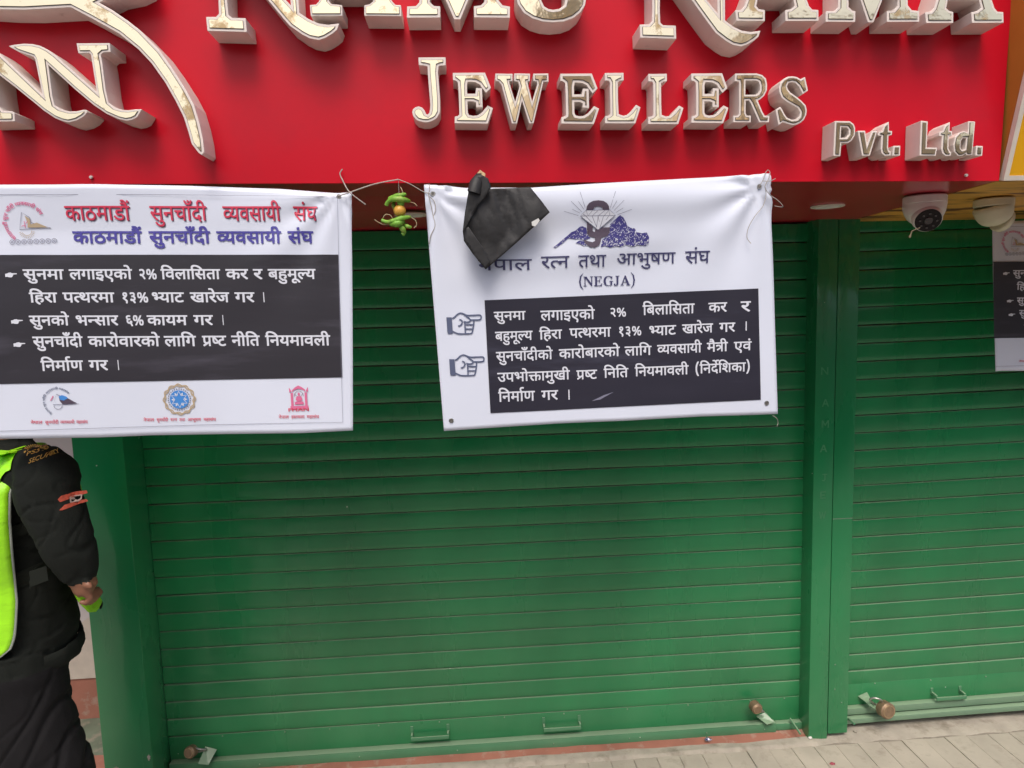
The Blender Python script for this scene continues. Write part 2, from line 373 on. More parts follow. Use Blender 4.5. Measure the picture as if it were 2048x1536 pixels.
GLYPHS = {
 3:"",
 5:"-188,847 -186,860 -181,872 -174,882 -163,890 -152,894 -139,896 -125,894 -114,890 -104,882 -95,872 -91,860 -89,847 -91,833 -96,822 -104,812 -114,803 -126,799 -139,797 -152,799 -163,804 -174,812 -182,822 -186,834|69,863 50,802 24,755 -8,722 -47,698 -90,685 -138,680 -185,685 -226,700 -264,724 -298,760 -327,806 -352,863 -283,887 -264,843 -245,809 -223,782 -198,762 -168,751 -135,747 -99,751 -71,764 -49,784 -31,813 -17,848 -5,889",
 6:"-185,772 -183,788 -178,801 -168,813 -157,823 -144,828 -130,830 -115,828 -102,822 -91,813 -82,801 -77,787 -75,772 -77,756 -82,743 -91,731 -103,721 -116,716 -130,714 -144,716 -157,722 -168,731 -178,743 -183,757",
 10:"470,218 465,175 450,140 424,114 391,95 354,84 312,80 256,87 205,109 159,144 114,197 71,267 29,356 100,382 130,315 161,260 193,214 228,180 265,160 305,153 329,155 350,161 367,170 381,185 388,204 391,227 389,251 382,273 370,293 355,312 338,330 318,347 299,344 280,342 260,341 255,411 297,415 328,423 352,435 368,452 377,471 380,494 377,516 369,533 356,546 340,555 322,560 302,562 278,561 256,558 235,552 214,544 193,535 171,525 146,594 165,603 186,612 210,620 238,627 267,631 298,632 347,627 386,614 418,593 441,564 454,532 459,495 451,446 429,407 392,375 399,368 406,362 412,355 438,352 462,351 486,350 507,350 526,351 543,353 560,356 577,359 594,363 594,551 521,551 521,622 1038,622 1038,551 934,551 934,0 853,0 853,551 675,551 675,0 594,0 594,290 578,286 562,284 547,282 531,280 515,279 498,279 485,279 471,280 455,282 463,261 468,240",
 11:"271,222 251,221 232,219 213,215 194,210 177,204 161,197 131,217 105,239 82,263 64,290 53,320 50,352 51,370 54,386 60,400 68,413 77,424 87,433 104,443 121,452 141,458 164,462 191,464 221,465 314,465 314,551 0,551 0,622 505,622 505,551 395,551 395,394 211,394 192,394 178,393 167,391 159,388 151,385 145,381 137,372 132,360 130,347 132,332 136,318 144,306 154,296 164,286 174,277 206,287 240,292 275,294 322,290 363,277 398,256 426,228 442,194 447,154 442,113 428,79 406,52 373,29 335,14 289,4 309,-4 329,-12 350,-19 371,-26 393,-33 415,-40 382,-110 344,-92 308,-74 273,-56 238,-36 206,-18 176,1 139,4 108,10 82,18 63,30 52,46 48,65 50,79 54,91 62,102 72,110 85,114 101,116 115,115 128,111 142,106 158,97 175,85 194,70 203,69 211,68 219,68 263,70 299,77 328,88 349,105 362,127 366,153 363,174 355,190 342,204 322,214 299,220",
 13:"0,622 563,622 563,551 453,551 471,523 482,495 485,464 476,408 450,363 406,328 430,305 451,280 470,254 487,223 496,189 499,152 496,120 489,92 476,68 459,47 439,30 415,17 387,7 359,2 328,0 290,4 254,14 220,30 185,56 152,89 120,130 89,182 58,243 29,313 100,338 120,287 140,242 162,200 185,163 209,132 234,108 262,89 290,78 320,74 346,76 368,82 388,92 402,109 411,131 414,160 411,187 404,212 392,236 374,259 353,280 329,301 308,297 287,295 264,294 259,364 305,368 341,377 368,390 389,409 400,433 404,463 402,483 397,500 389,516 378,530 365,541 351,551 0,551",
 19:"568,551 474,551 474,380 473,348 471,321 466,299 460,279 452,262 441,246 411,218 372,201 323,192 307,266 321,269 334,272 344,276 354,280 363,285 370,292 377,301 383,311 388,322 391,336 392,355 393,380 393,551 160,551 160,353 160,324 161,299 163,278 166,259 170,244 176,230 184,217 194,206 206,196 221,184 239,173 260,160 370,98 409,74 438,51 460,30 474,5 483,-22 486,-53 484,-80 479,-105 470,-128 459,-151 449,-169 439,-184 367,-142 376,-128 384,-114 392,-100 398,-84 402,-70 403,-55 402,-43 399,-32 395,-22 388,-11 377,-1 363,10 344,24 320,39 290,56 203,106 178,122 156,137 136,154 119,171 106,191 95,212 86,240 81,275 79,316 79,551 0,551 0,622 568,622",
 25:"777,551 452,551 452,349 487,377 526,394 569,399 610,394 645,380 675,358 698,325 712,286 716,239 714,207 709,175 701,141 688,106 672,72 651,39 579,80 595,103 608,127 620,154 629,182 634,210 636,237 634,266 627,289 616,307 601,320 583,327 562,330 525,322 489,298 452,258 452,0 371,0 371,174 353,161 334,148 312,136 286,126 257,120 226,118 195,120 165,127 138,137 111,152 89,171 71,194 57,223 49,254 46,290 52,341 71,382 101,417 142,444 190,459 244,464 260,464 277,462 296,460 313,458 328,456 339,454 333,381 321,384 308,386 292,388 276,390 262,391 249,391 213,388 183,379 159,365 141,345 130,321 127,292 131,259 141,233 158,214 179,199 203,191 228,188 257,190 283,197 306,209 329,224 351,241 371,260 371,551 0,551 0,622 777,622",
 26:"729,551 729,0 648,0 648,45 623,33 598,24 572,16 543,11 516,8 488,7 416,13 348,31 282,60 215,105 150,164 85,239 69,261 57,280 49,296 44,311 41,325 40,338 42,352 47,364 55,376 67,386 84,391 104,393 120,392 135,388 148,382 160,373 171,362 181,350 194,364 203,380 210,398 214,419 216,438 217,458 217,475 215,492 214,508 210,523 206,537 201,551 0,551 0,622 833,622 833,551|534,232 557,234 578,239 598,246 617,257 633,268 648,280 648,551 281,551 291,524 296,493 298,458 294,406 282,363 263,328 236,298 204,273 166,253 214,200 263,158 314,124 369,99 427,84 490,79 519,80 546,83 572,89 598,97 623,108 648,122 648,198 631,189 613,181 593,174 570,168 547,165 521,164 490,166 462,173 436,184 413,199 393,217 378,238 365,263 358,290 356,319 362,365 378,402 404,432 440,455 482,469 531,473 544,473 558,472 575,470 592,469 605,466 616,463 610,394 599,397 588,399 576,401 564,403 552,404 540,404 510,401 485,394 464,382 449,364 440,343 437,316 440,289 449,268 464,252 485,241 508,234",
 27:"208,551 208,234 207,218 202,204 196,193 186,185 174,180 160,178 142,180 124,187 106,199 89,214 73,231 60,250 49,270 43,289 41,308 43,323 47,335 54,345 66,353 82,357 102,359 127,359 127,551 0,551 0,622 578,622 578,551 474,551 474,0 393,0 393,551",
 28:"605,551 502,551 502,0 421,0 421,166 399,153 376,142 352,132 324,124 293,120 259,118 210,123 169,136 134,158 107,189 91,225 86,266 87,285 90,303 96,320 104,337 115,352 128,366 103,381 82,399 65,420 52,445 45,470 42,497 43,517 46,535 52,551 0,551 0,622 605,622|167,269 170,243 180,223 195,208 216,196 240,190 267,188 301,190 331,198 358,210 382,225 403,242 421,260 421,551 145,551 133,534 125,515 123,494 125,471 133,452 144,437 161,425 179,417 200,412 220,416 241,418 263,419 280,419 295,418 308,417 302,347 297,348 292,348 287,348 282,348 277,348 273,348 242,346 217,339 196,328 179,312 170,293",
 30:"649,551 545,551 545,0 465,0 465,165 446,154 426,143 403,133 377,125 348,120 317,118 268,123 226,137 190,161 163,193 146,231 141,275 142,294 147,312 154,330 163,346 173,359 185,371 38,369 38,441 331,441 343,441 355,441 367,440 378,440 385,440 389,440 382,370 350,370 313,367 282,359 256,346 236,326 225,303 221,274 224,247 234,226 250,210 271,197 293,190 317,188 349,190 377,198 402,210 426,225 446,242 465,260 465,551 0,551 0,622 649,622",
 32:"653,551 653,0 572,0 572,370 435,370 410,370 391,371 378,373 401,351 420,328 436,303 448,275 456,247 458,218 456,188 449,163 438,141 422,122 404,107 384,95 360,87 336,82 310,80 275,84 241,94 209,110 177,136 146,169 117,212 87,265 59,328 31,401 102,426 134,342 165,275 198,222 233,183 269,161 306,153 326,155 344,161 358,170 370,184 377,203 379,227 375,256 365,284 348,310 326,335 301,357 273,377 302,441 572,441 572,551 0,551 0,622 757,622 757,551",
 35:"519,551 371,551 371,349 316,349 285,348 259,345 236,341 215,335 197,327 181,318 150,289 132,255 126,215 129,184 136,158 148,136 165,116 184,101 206,89 230,81 256,76 283,74 318,75 348,80 375,86 401,96 428,108 455,121 482,47 451,34 421,23 388,14 354,6 321,1 286,0 241,3 200,12 162,26 128,46 100,71 77,101 60,137 49,176 46,220 50,262 61,298 80,330 106,357 135,379 170,397 208,410 247,417 288,420 290,420 290,551 0,551 0,622 519,622",
 36:"600,551 371,551 371,414 421,391 462,362 495,328 520,287 534,244 539,198 535,153 524,116 506,84 481,58 452,37 418,20 379,9 339,2 297,0 225,7 165,25 115,56 76,100 54,153 46,216 50,259 61,296 80,328 106,357 135,379 170,397 208,410 247,417 287,420 290,420 290,551 0,551 0,622 600,622|293,72 339,76 377,86 411,102 438,127 453,160 458,200 455,232 445,260 429,286 406,311 378,332 343,349 308,349 261,346 221,336 187,321 169,308 155,294 142,276 133,256 128,234 126,210 131,167 147,132 174,106 209,87 248,76",
 37:"358,222 338,221 319,219 300,215 281,210 264,204 248,197 218,217 192,239 169,263 151,290 140,320 137,352 138,370 141,386 147,400 155,413 164,424 174,433 191,443 208,452 228,458 251,462 278,464 308,465 401,465 401,551 0,551 0,622 592,622 592,551 482,551 482,394 298,394 279,394 265,393 254,391 246,388 238,385 232,381 224,372 219,360 217,347 219,332 223,318 231,306 241,296 251,286 261,277 293,287 327,292 362,294 409,290 450,277 485,256 513,228 529,194 534,154 528,111 512,75 485,44 446,19 397,5 337,0 273,5 215,20 162,44 111,77 66,115 25,158 86,207 125,165 164,132 202,106 245,88 289,78 337,74 402,83 440,109 453,152 450,174 442,191 428,204 409,214 386,220",
 39:"634,551 634,0 553,0 553,551 420,551 420,321 419,294 416,271 412,250 405,231 396,214 385,198 369,182 351,170 331,160 307,152 280,147 251,146 193,153 148,172 114,205 103,222 95,241 88,263 83,289 80,318 79,352 79,551 0,551 0,622 737,622 737,551|249,217 281,221 304,231 321,249 328,261 332,274 336,288 337,305 339,327 339,353 339,551 160,551 160,353 160,328 162,308 164,291 167,276 172,263 178,251 186,241 195,233 206,226 218,221 232,218",
 40:"481,551 481,0 400,0 400,328 291,328 253,327 223,325 200,322 180,317 164,309 150,299 136,283 129,263 126,237 130,204 143,173 163,142 192,110 228,76 271,40 217,-12 186,15 158,42 132,68 106,96 86,123 68,151 55,181 48,211 45,242 47,265 51,286 58,305 69,323 80,338 93,351 114,366 137,378 163,388 194,394 230,398 272,399 400,399 400,551 0,551 0,622 584,622 584,551",
 41:"553,551 553,0 472,0 472,180 451,168 428,157 403,146 374,138 343,134 308,132 253,138 206,154 164,180 127,219 101,265 83,322 141,337 185,356 216,378 238,404 251,433 255,467 252,498 244,523 232,542 214,557 194,565 171,568 155,567 142,563 130,556 121,547 116,535 114,521 123,491 150,472 195,461 187,391 146,400 112,413 84,430 63,454 50,484 46,519 50,554 62,582 82,604 109,620 139,629 172,632 199,630 225,624 250,614 274,600 295,583 312,561 326,534 333,504 336,469 331,422 318,382 296,349 265,320 227,295 182,274 198,252 216,234 234,220 256,211 283,205 314,203 348,205 377,212 403,223 428,238 450,255 472,275 472,551 390,551 390,622 656,622 656,551",
 42:"413,-58 399,-35 386,-12 373,11 361,34 351,54 342,73 334,72 325,71 316,70 306,69 297,68 287,68 258,69 230,73 202,78 174,87 149,98 124,112 102,130 83,151 68,176 55,204 48,236 46,272 48,300 53,325 62,348 73,368 87,385 102,401 126,419 153,433 183,443 217,450 252,455 290,456 295,456 295,551 0,551 0,622 534,622 534,551 376,551 376,385 327,385 290,384 259,382 234,378 211,372 191,365 173,355 159,344 148,331 138,317 131,300 127,282 126,262 131,228 144,199 166,174 197,155 238,144 287,140 291,140 295,140 299,140 303,140 307,140 312,141 309,154 307,166 306,176 308,197 315,214 327,226 342,234 357,238 373,240 400,237 421,229 438,216 451,198 459,181 461,162 459,142 454,126 446,112 436,102 424,93 410,86 419,70 428,53 438,36 451,18 464,-2 480,-24",
 44:"0,622 569,622 569,551 466,551 466,0 385,0 385,298 204,298 204,244 202,227 198,213 190,202 179,194 167,190 153,188 136,190 119,197 102,209 85,224 69,241 56,260 45,280 39,299 37,318 39,333 43,345 50,355 62,363 78,367 98,369 385,369 385,551 0,551",
 46:"479,551 479,0 398,0 398,191 378,179 357,168 335,159 310,152 284,147 254,146 228,148 204,152 182,160 161,170 143,181 128,194 113,213 100,234 91,258 84,285 80,319 79,358 79,551 0,551 0,622 583,622 583,551|398,551 160,551 160,369 160,343 161,322 163,304 165,289 169,276 172,266 177,256 183,248 190,240 209,227 233,220 263,217 290,219 314,226 338,236 361,250 380,264 398,280",
 48:"585,551 482,551 482,0 401,0 401,165 381,153 360,142 336,132 307,124 276,120 241,118 204,120 171,127 140,139 112,155 90,175 71,198 57,225 49,254 46,286 53,340 73,383 106,418 152,444 204,459 265,464 275,464 286,463 299,462 313,461 326,460 338,459 351,458 361,456 369,454 363,385 349,388 334,390 318,392 301,394 284,395 268,395 255,395 242,394 230,392 365,224 378,234 390,245 401,256 401,551 0,551 0,622 585,622|127,287 131,255 142,229 160,210 185,195 212,187 242,184 254,184 265,185 276,187 288,189 298,192 308,195 168,370 145,348 131,320",
 49:"174,632 198,631 220,627 240,622 259,613 276,601 291,586 302,571 312,554 320,533 327,507 331,475 332,437 332,321 533,321 533,551 402,551 402,622 717,622 717,551 614,551 614,0 533,0 533,250 332,250 332,213 330,193 325,177 318,166 307,157 296,153 283,151 270,152 257,157 243,164 229,173 216,183 204,196 193,209 183,223 175,237 169,252 165,265 164,278 166,290 170,300 178,308 189,316 204,320 224,321 253,321 253,426 252,455 251,479 248,498 244,514 239,527 232,538 216,555 195,565 169,568 152,566 139,562 128,555 120,545 116,534 114,521 117,503 125,489 138,478 157,469 184,463 218,460 210,389 163,396 123,408 90,426 65,450 51,481 46,520 50,556 63,584 84,606 111,620 141,629",
 50:"509,551 509,0 428,0 428,250 207,250 207,213 205,193 200,177 192,166 182,157 171,153 159,151 146,152 133,157 119,164 105,173 92,183 80,196 69,209 59,223 50,237 44,252 40,265 39,278 41,290 45,300 52,308 64,316 80,320 100,321 126,321 126,551 0,551 0,622 612,622 612,551|428,551 207,551 207,321 428,321",
 51:"595,622 595,551 491,551 491,0 410,0 410,179 390,167 368,156 343,146 315,138 285,134 253,132 196,139 148,159 108,192 75,238 52,291 38,353 76,363 107,375 130,390 147,408 157,430 160,457 159,476 155,493 148,509 140,525 132,538 123,551 0,551 0,622|129,301 144,271 161,246 180,228 202,214 229,206 259,203 291,205 320,212 346,224 370,239 391,256 410,274 410,551 211,551 227,515 237,480 240,445 227,380 190,333",
 52:"395,42 341,-12 302,21 265,54 230,87 196,120 166,151 138,181 113,209 92,234 75,256 62,276 52,292 46,305 43,317 41,329 40,340 42,353 47,365 55,376 67,386 84,391 104,393 120,392 135,388 148,382 160,373 171,362 181,349 205,364 224,380 238,399 248,420 254,443 256,468 255,484 254,499 251,514 247,528 243,540 239,551 0,551 0,622 424,622 424,551 320,551 329,525 334,494 336,458 333,423 326,392 314,365 297,340 277,319 254,300 227,283 198,268 167,254 199,218 234,183 272,146 312,110 353,75",
 54:"0,551 0,622 693,622 693,551 589,551 589,0 508,0 508,355 504,356 499,356 494,356 478,355 461,351 445,344 428,334 412,319 397,300 382,276 368,245 356,208 279,232 288,262 299,289 311,313 295,324 279,334 263,342 246,348 228,352 209,353 184,350 164,343 148,330 135,313 128,293 126,271 128,246 136,222 148,198 164,175 185,151 210,126 240,100 273,71 309,40 255,-12 217,21 182,53 149,84 119,115 94,145 73,176 57,208 48,241 45,275 48,309 56,337 70,362 88,382 108,398 131,410 156,419 180,424 204,426 233,424 260,419 284,412 309,400 332,386 354,370 397,402 445,420 499,426 502,426 505,426 508,426 508,551",
 57:"571,551 467,551 467,0 387,0 387,165 368,153 347,142 324,132 296,124 266,120 233,118 198,120 166,127 137,139 110,155 89,175 70,198 57,225 49,254 46,286 53,340 72,383 104,418 147,444 197,459 255,464 265,464 275,463 288,462 301,461 313,460 326,459 337,458 346,456 354,454 349,381 336,384 321,386 306,388 290,390 274,391 259,391 220,388 188,379 162,364 142,343 131,317 127,287 131,255 141,231 158,212 181,198 207,191 235,188 269,191 298,198 324,210 349,226 369,243 387,260 387,551 0,551 0,622 571,622",
 58:"122,189 100,191 80,197 64,206 50,220 43,236 40,255 42,273 48,288 58,299 71,307 87,312 104,314 116,313 129,311 142,306 156,300 172,289 191,276 223,290 250,310 273,335 291,367 302,402 305,443 302,478 292,508 276,532 253,551 228,562 199,566 180,564 165,560 153,552 145,542 140,530 138,516 139,506 142,495 148,484 156,472 169,463 186,454 208,447 236,442 270,440 253,370 195,378 148,394 112,418 86,448 71,481 66,517 70,549 82,577 102,600 129,618 163,629 204,632 235,630 264,622 292,610 318,593 340,572 358,546 373,515 381,480 384,440 380,394 369,352 350,312 323,276 291,246 254,221 284,193 313,165 341,134 368,103 392,72 414,43 350,-1 316,45 286,84 258,118 230,147 204,172 179,194 160,191 141,190|591,551 591,0 510,0 510,551 421,551 421,622 695,622 695,551",
 59:"593,622 593,551 489,551 489,0 408,0 408,191 387,180 365,170 341,160 314,152 286,148 254,146 228,148 204,152 182,160 161,170 143,181 128,194 113,213 100,234 91,258 84,285 80,319 79,358 79,551 0,551 0,622|408,551 205,551 408,287|189,240 208,227 232,220 262,217 280,218 296,221 313,225 330,231 345,238 360,245 159,507 159,369 159,343 160,322 162,304 164,289 168,276 172,266 176,256 182,248",
 60:"587,551 587,0 506,0 506,266 486,261 467,257 448,254 427,252 405,251 380,251 351,252 322,254 292,258 261,264 235,270 212,277 198,268 183,260 167,253 197,217 228,182 264,146 302,109 340,75 380,42 326,-12 289,21 254,54 220,87 188,120 159,151 133,181 109,209 89,234 73,256 60,276 51,292 46,305 42,317 41,329 40,340 42,353 47,365 55,376 67,386 84,391 104,393 120,392 135,388 148,382 160,373 171,362 181,350 194,364 203,380 210,398 214,419 216,438 217,458 216,478 215,496 212,512 209,527 205,540 201,551 0,551 0,622 691,622 691,551|369,322 395,322 418,324 440,326 462,329 484,334 506,339 506,551 281,551 286,539 289,526 293,511 296,495 297,477 298,458 297,431 294,407 288,385 281,365 272,348 262,333 298,327 333,323",
 61:"321,69 344,77 363,87 380,98 393,112 400,128 403,148 400,172 390,192 374,208 350,220 319,227 280,229 237,226 202,216 174,200 154,179 142,154 138,124 139,103 143,83 150,64 160,44 176,22 196,0 225,-27 260,-56 302,-89 248,-142 191,-95 145,-51 108,-9 80,35 63,81 58,130 60,155 65,177 74,198 85,217 99,233 115,248 103,261 92,276 82,292 75,311 70,330 69,352 70,370 73,386 79,400 87,413 96,424 106,433 122,443 140,452 158,458 180,462 203,464 229,465 361,465 361,551 0,551 0,622 546,622 546,551 442,551 442,394 230,394 211,394 197,393 186,391 178,388 170,385 164,381 156,372 151,360 149,347 150,334 153,322 159,312 166,301 174,292 183,284 216,293 249,298 284,300 328,298 365,291 396,279 423,263 444,245 460,224 472,201 479,178 481,153 477,116 466,84 447,57 420,34 388,16 348,2",
 66:"170,551 170,0 89,0 89,551 0,551 0,622 273,622 273,551",
 67:"89,551 0,551 0,622 80,622 72,637 66,653 60,669 56,687 54,705 53,724 60,773 79,815 111,849 155,876 206,891 266,896 358,887 441,862 516,820 587,762 649,694 704,615 620,615 512,733 401,801 283,824 239,821 203,811 174,794 151,772 138,745 134,714 135,694 138,677 144,662 150,647 157,634 165,622 273,622 273,551 170,551 170,0 89,0",
 68:"-185,615 -196,638 -204,661 -211,682 -216,704 -219,726 -220,748 -215,789 -201,825 -178,854 -146,878 -107,891 -61,896 -23,893 10,883 39,868 65,844 88,815 108,778 127,733 146,681 163,622 273,622 273,551 170,551 170,0 89,0 89,551 0,551 0,622 87,622 68,686 48,737 28,776 5,803 -23,820 -57,825 -82,822 -102,814 -118,800 -130,782 -137,759 -139,733 -138,711 -135,690 -129,672 -122,653 -114,634 -105,615",
 69:"-248,-12 -211,1 -174,8 -136,11 -89,7 -51,-6 -20,-28 4,-57 17,-90 22,-129 17,-168 1,-201 -24,-229 -61,-251 -105,-264 -157,-268 -220,-263 -275,-247 -324,-222 -371,-187 -414,-147 -455,-100 -394,-57 -368,-88 -344,-114 -320,-136 -296,-155 -271,-170 -246,-182 -218,-190 -188,-194 -157,-196 -97,-187 -63,-163 -51,-122 -54,-102 -62,-85 -76,-73 -93,-64 -111,-59 -131,-57 -149,-58 -165,-59 -180,-62 -194,-67 -208,-72 -222,-79",
 70:"-63,-245 -80,-251 -98,-257 -116,-262 -136,-265 -154,-267 -173,-268 -220,-263 -259,-250 -290,-228 -314,-199 -328,-165 -333,-126 -328,-89 -312,-57 -287,-29 -252,-6 -211,7 -162,11 -113,8 -70,-2 -31,-17 6,-38 38,-62 68,-90 96,-122 122,-155 145,-189 83,-228 46,-176 10,-134 -27,-101 -67,-76 -110,-62 -156,-57 -188,-59 -213,-66 -233,-76 -248,-91 -256,-108 -259,-128 -256,-151 -248,-169 -234,-181 -216,-189 -198,-194 -178,-196 -160,-195 -145,-194 -130,-190 -116,-186 -102,-181 -88,-175",
 75:"-169,615 -183,665 -197,706 -210,740 -225,767 -240,789 -256,804 -274,815 -294,821 -315,823 -329,822 -342,821 -354,818 -365,815 -375,812 -385,809 -409,882 -381,890 -351,894 -318,896 -283,893 -252,885 -224,870 -199,849 -175,820 -154,784 -132,736 -113,681 -94,615",
 76:"-179,615 -197,640 -213,659 -228,674 -244,685 -258,692 -272,698 -288,701 -303,702 -320,703 -334,702 -347,700 -361,697 -375,693 -389,688 -402,682 -428,751 -412,757 -396,763 -380,767 -363,770 -345,772 -326,773 -297,771 -270,763 -246,752 -223,735 -204,715 -187,692 -183,694 -196,727 -209,753 -222,774 -235,792 -249,805 -263,815 -279,822 -297,826 -316,827 -331,827 -345,825 -356,823 -367,820 -377,817 -386,813 -409,882 -381,890 -351,894 -318,896 -283,893 -252,885 -224,870 -199,849 -175,820 -154,784 -132,736 -113,681 -94,615",
 79:"170,551 170,0 89,0 89,551 0,551 0,622 273,622 273,551|90,615 76,665 62,706 48,740 34,767 19,789 3,804 -15,815 -35,821 -56,823 -70,822 -83,821 -95,818 -106,815 -116,812 -126,809 -150,882 -122,890 -92,894 -59,896 -24,893 7,885 34,870 60,849 84,820 106,784 127,736 146,681 165,615",
 104:"194,622 275,622 275,0 194,0",
 107:"275,632 320,628 358,615 388,594 411,566 425,535 429,499 427,473 421,448 412,424 397,398 378,373 353,346 322,318 285,288 241,256 362,160 386,139 405,119 418,99 426,78 431,57 433,34 432,13 427,-6 420,-24 411,-42 399,-60 386,-79 321,-30 330,-20 337,-10 342,0 347,11 349,22 350,34 349,47 346,59 342,69 334,80 324,91 310,103 128,254 132,276 198,320 251,360 293,396 324,431 342,465 348,498 346,518 339,534 328,546 312,555 295,560 276,562 256,560 241,556 228,548 218,537 212,525 210,510 212,496 217,483 226,472 239,461 257,452 280,444 231,386 201,401 177,419 158,438 144,461 137,487 134,517 136,535 141,553 148,570 160,587 176,602 194,614 218,624 245,630",
 108:"477,33 413,-12 350,78 293,150 239,208 221,206 204,204 187,204 164,206 145,212 128,222 114,235 107,251 104,270 106,288 112,303 122,314 135,322 151,327 168,329 181,328 193,325 206,321 220,314 236,304 255,291 283,304 307,322 329,346 346,374 357,406 360,442 356,479 345,508 328,531 303,548 275,558 243,561 220,560 198,557 178,553 157,546 134,537 110,526 84,595 110,607 136,616 162,623 191,628 219,631 247,632 283,630 316,623 346,611 375,594 398,573 417,548 432,516 440,480 443,440 439,394 427,353 408,316 382,282 351,255 316,233 346,202 376,169 404,133 432,96 456,63",
 109:"90,594 109,603 130,612 155,620 184,627 214,631 248,632 298,628 339,616 372,596 398,568 412,536 417,498 410,452 391,414 358,384 388,369 411,352 428,332 440,309 448,284 450,257 446,224 436,194 418,168 394,143 364,124 329,108 349,87 369,66 388,44 408,20 426,-3 442,-25 377,-67 354,-34 332,-5 312,22 292,47 273,70 254,91 234,89 214,87 193,87 171,89 152,95 135,104 121,118 114,134 111,152 113,171 119,185 129,197 142,205 158,210 175,212 189,211 203,208 218,204 234,195 253,183 274,167 304,175 327,186 344,200 357,218 365,238 367,260 364,283 355,302 340,319 320,333 294,342 264,346 241,343 218,341 193,340 189,411 227,412 257,416 281,422 301,430 315,439 326,451 333,465 337,479 338,495 335,517 327,533 314,546 296,555 276,560 252,562 229,561 206,558 184,552 161,544 138,535 115,525",
 112:"470,-67 459,-48 448,-28 437,-8 426,14 415,35 406,56 397,75 389,92 384,106 376,105 368,105 360,104 351,104 343,104 335,104 292,107 256,114 224,127 195,144 173,165 155,188 142,215 135,243 132,272 133,290 137,308 144,326 153,344 165,359 180,373 157,388 139,406 124,426 112,448 105,473 103,501 109,541 127,573 156,598 194,617 238,628 288,632 306,632 325,631 346,629 365,627 380,625 391,622 385,552 372,555 359,557 344,560 328,561 311,563 292,563 231,555 196,531 184,492 186,472 193,456 204,442 218,431 235,422 254,414 279,419 305,422 333,423 343,423 352,423 361,422 370,421 378,420 384,419 377,350 370,351 362,351 354,352 345,352 335,352 324,352 292,350 266,343 243,331 226,314 215,293 212,266 216,237 228,215 247,197 273,184 301,177 332,174 336,174 340,174 344,174 349,174 353,174 357,175 355,182 354,188 353,194 352,201 352,206 352,210 354,231 361,248 372,260 387,268 402,272 418,274 445,271 466,263 484,250 496,232 504,215 506,196 504,177 499,161 490,148 479,136 466,127 451,120 462,96 475,72 490,44 507,16 524,-10 542,-35",
 181:"-190,615 -204,639 -215,663 -226,688 -234,714 -238,738 -240,762 -235,804 -220,837 -196,862 -163,881 -126,892 -85,896 -64,895 -44,893 -26,890 -8,885 7,879 21,872 -1,806 -13,812 -25,817 -37,821 -50,824 -64,826 -78,827 -103,824 -123,817 -139,804 -151,788 -158,769 -160,747 -158,725 -154,703 -146,682 -136,661 -123,638 -108,615",
 198:"0,622 363,622 363,551 0,551|45,242 47,265 51,286 58,305 69,323 80,338 93,351 114,366 137,378 163,388 194,394 230,398 272,399 380,399 380,328 291,328 253,327 223,325 200,322 180,317 164,309 150,299 136,283 129,263 126,237 130,204 143,173 163,142 192,110 228,76 271,40 217,-12 186,15 158,42 132,68 106,96 86,123 68,151 55,181 48,211",
 202:"0,622 373,622 373,551 0,551|204,298 204,244 202,227 198,213 190,202 179,194 167,190 153,188 136,190 119,197 102,209 85,224 69,241 56,260 45,280 39,299 37,318 39,333 43,345 50,355 62,363 78,367 98,369 385,369 385,298",
 206:"332,250 332,213 330,193 325,177 318,166 307,157 296,153 283,151 270,152 257,157 243,164 229,173 216,183 204,196 193,209 183,223 175,237 169,252 165,265 164,278 166,290 170,300 178,308 189,316 204,320 224,321 253,321 253,426 252,455 251,479 248,498 244,514 239,527 232,538 216,555 195,565 169,568 152,566 139,562 128,555 120,545 116,534 114,521 117,503 125,489 138,478 157,469 184,463 218,460 210,389 163,396 123,408 90,426 65,450 51,481 46,520 50,556 63,584 84,606 111,620 141,629 174,632 198,631 220,627 240,622 259,613 276,601 291,586 302,571 312,554 320,533 327,507 331,475 332,437 332,321 533,321 533,250|402,622 454,622 454,551 402,551",
 210:"0,622 515,622 515,551 0,551|537,349 523,353 509,355 494,356 478,355 461,351 445,344 428,334 412,319 397,300 382,276 368,245 356,208 279,232 288,262 299,289 311,313 295,324 280,334 264,342 246,348 228,352 209,353 184,350 164,343 148,330 135,313 128,293 126,271 128,246 136,222 148,198 164,175 185,151 210,126 240,100 273,71 309,40 255,-12 217,21 182,53 149,84 119,115 94,145 73,176 57,208 48,241 45,275 48,309 56,337 70,362 88,382 108,398 130,410 155,419 180,424 204,426 233,424 260,419 284,412 309,400 332,386 354,370 397,402 446,420 500,426 510,426 519,425 530,424 540,422 548,420 556,417",
 214:"409,286 446,217 418,199 391,182 363,168 331,155 295,148 254,146 228,148 204,152 182,160 161,170 143,181 128,194 113,213 100,234 91,258 84,285 80,319 79,358 79,551 0,551 0,622 391,622 391,551 205,551|262,217 280,218 296,221 313,225 330,231 345,238 360,245 159,507 159,369 159,343 160,322 162,304 164,289 168,276 172,266 176,256 182,248 189,240 208,227 232,220",
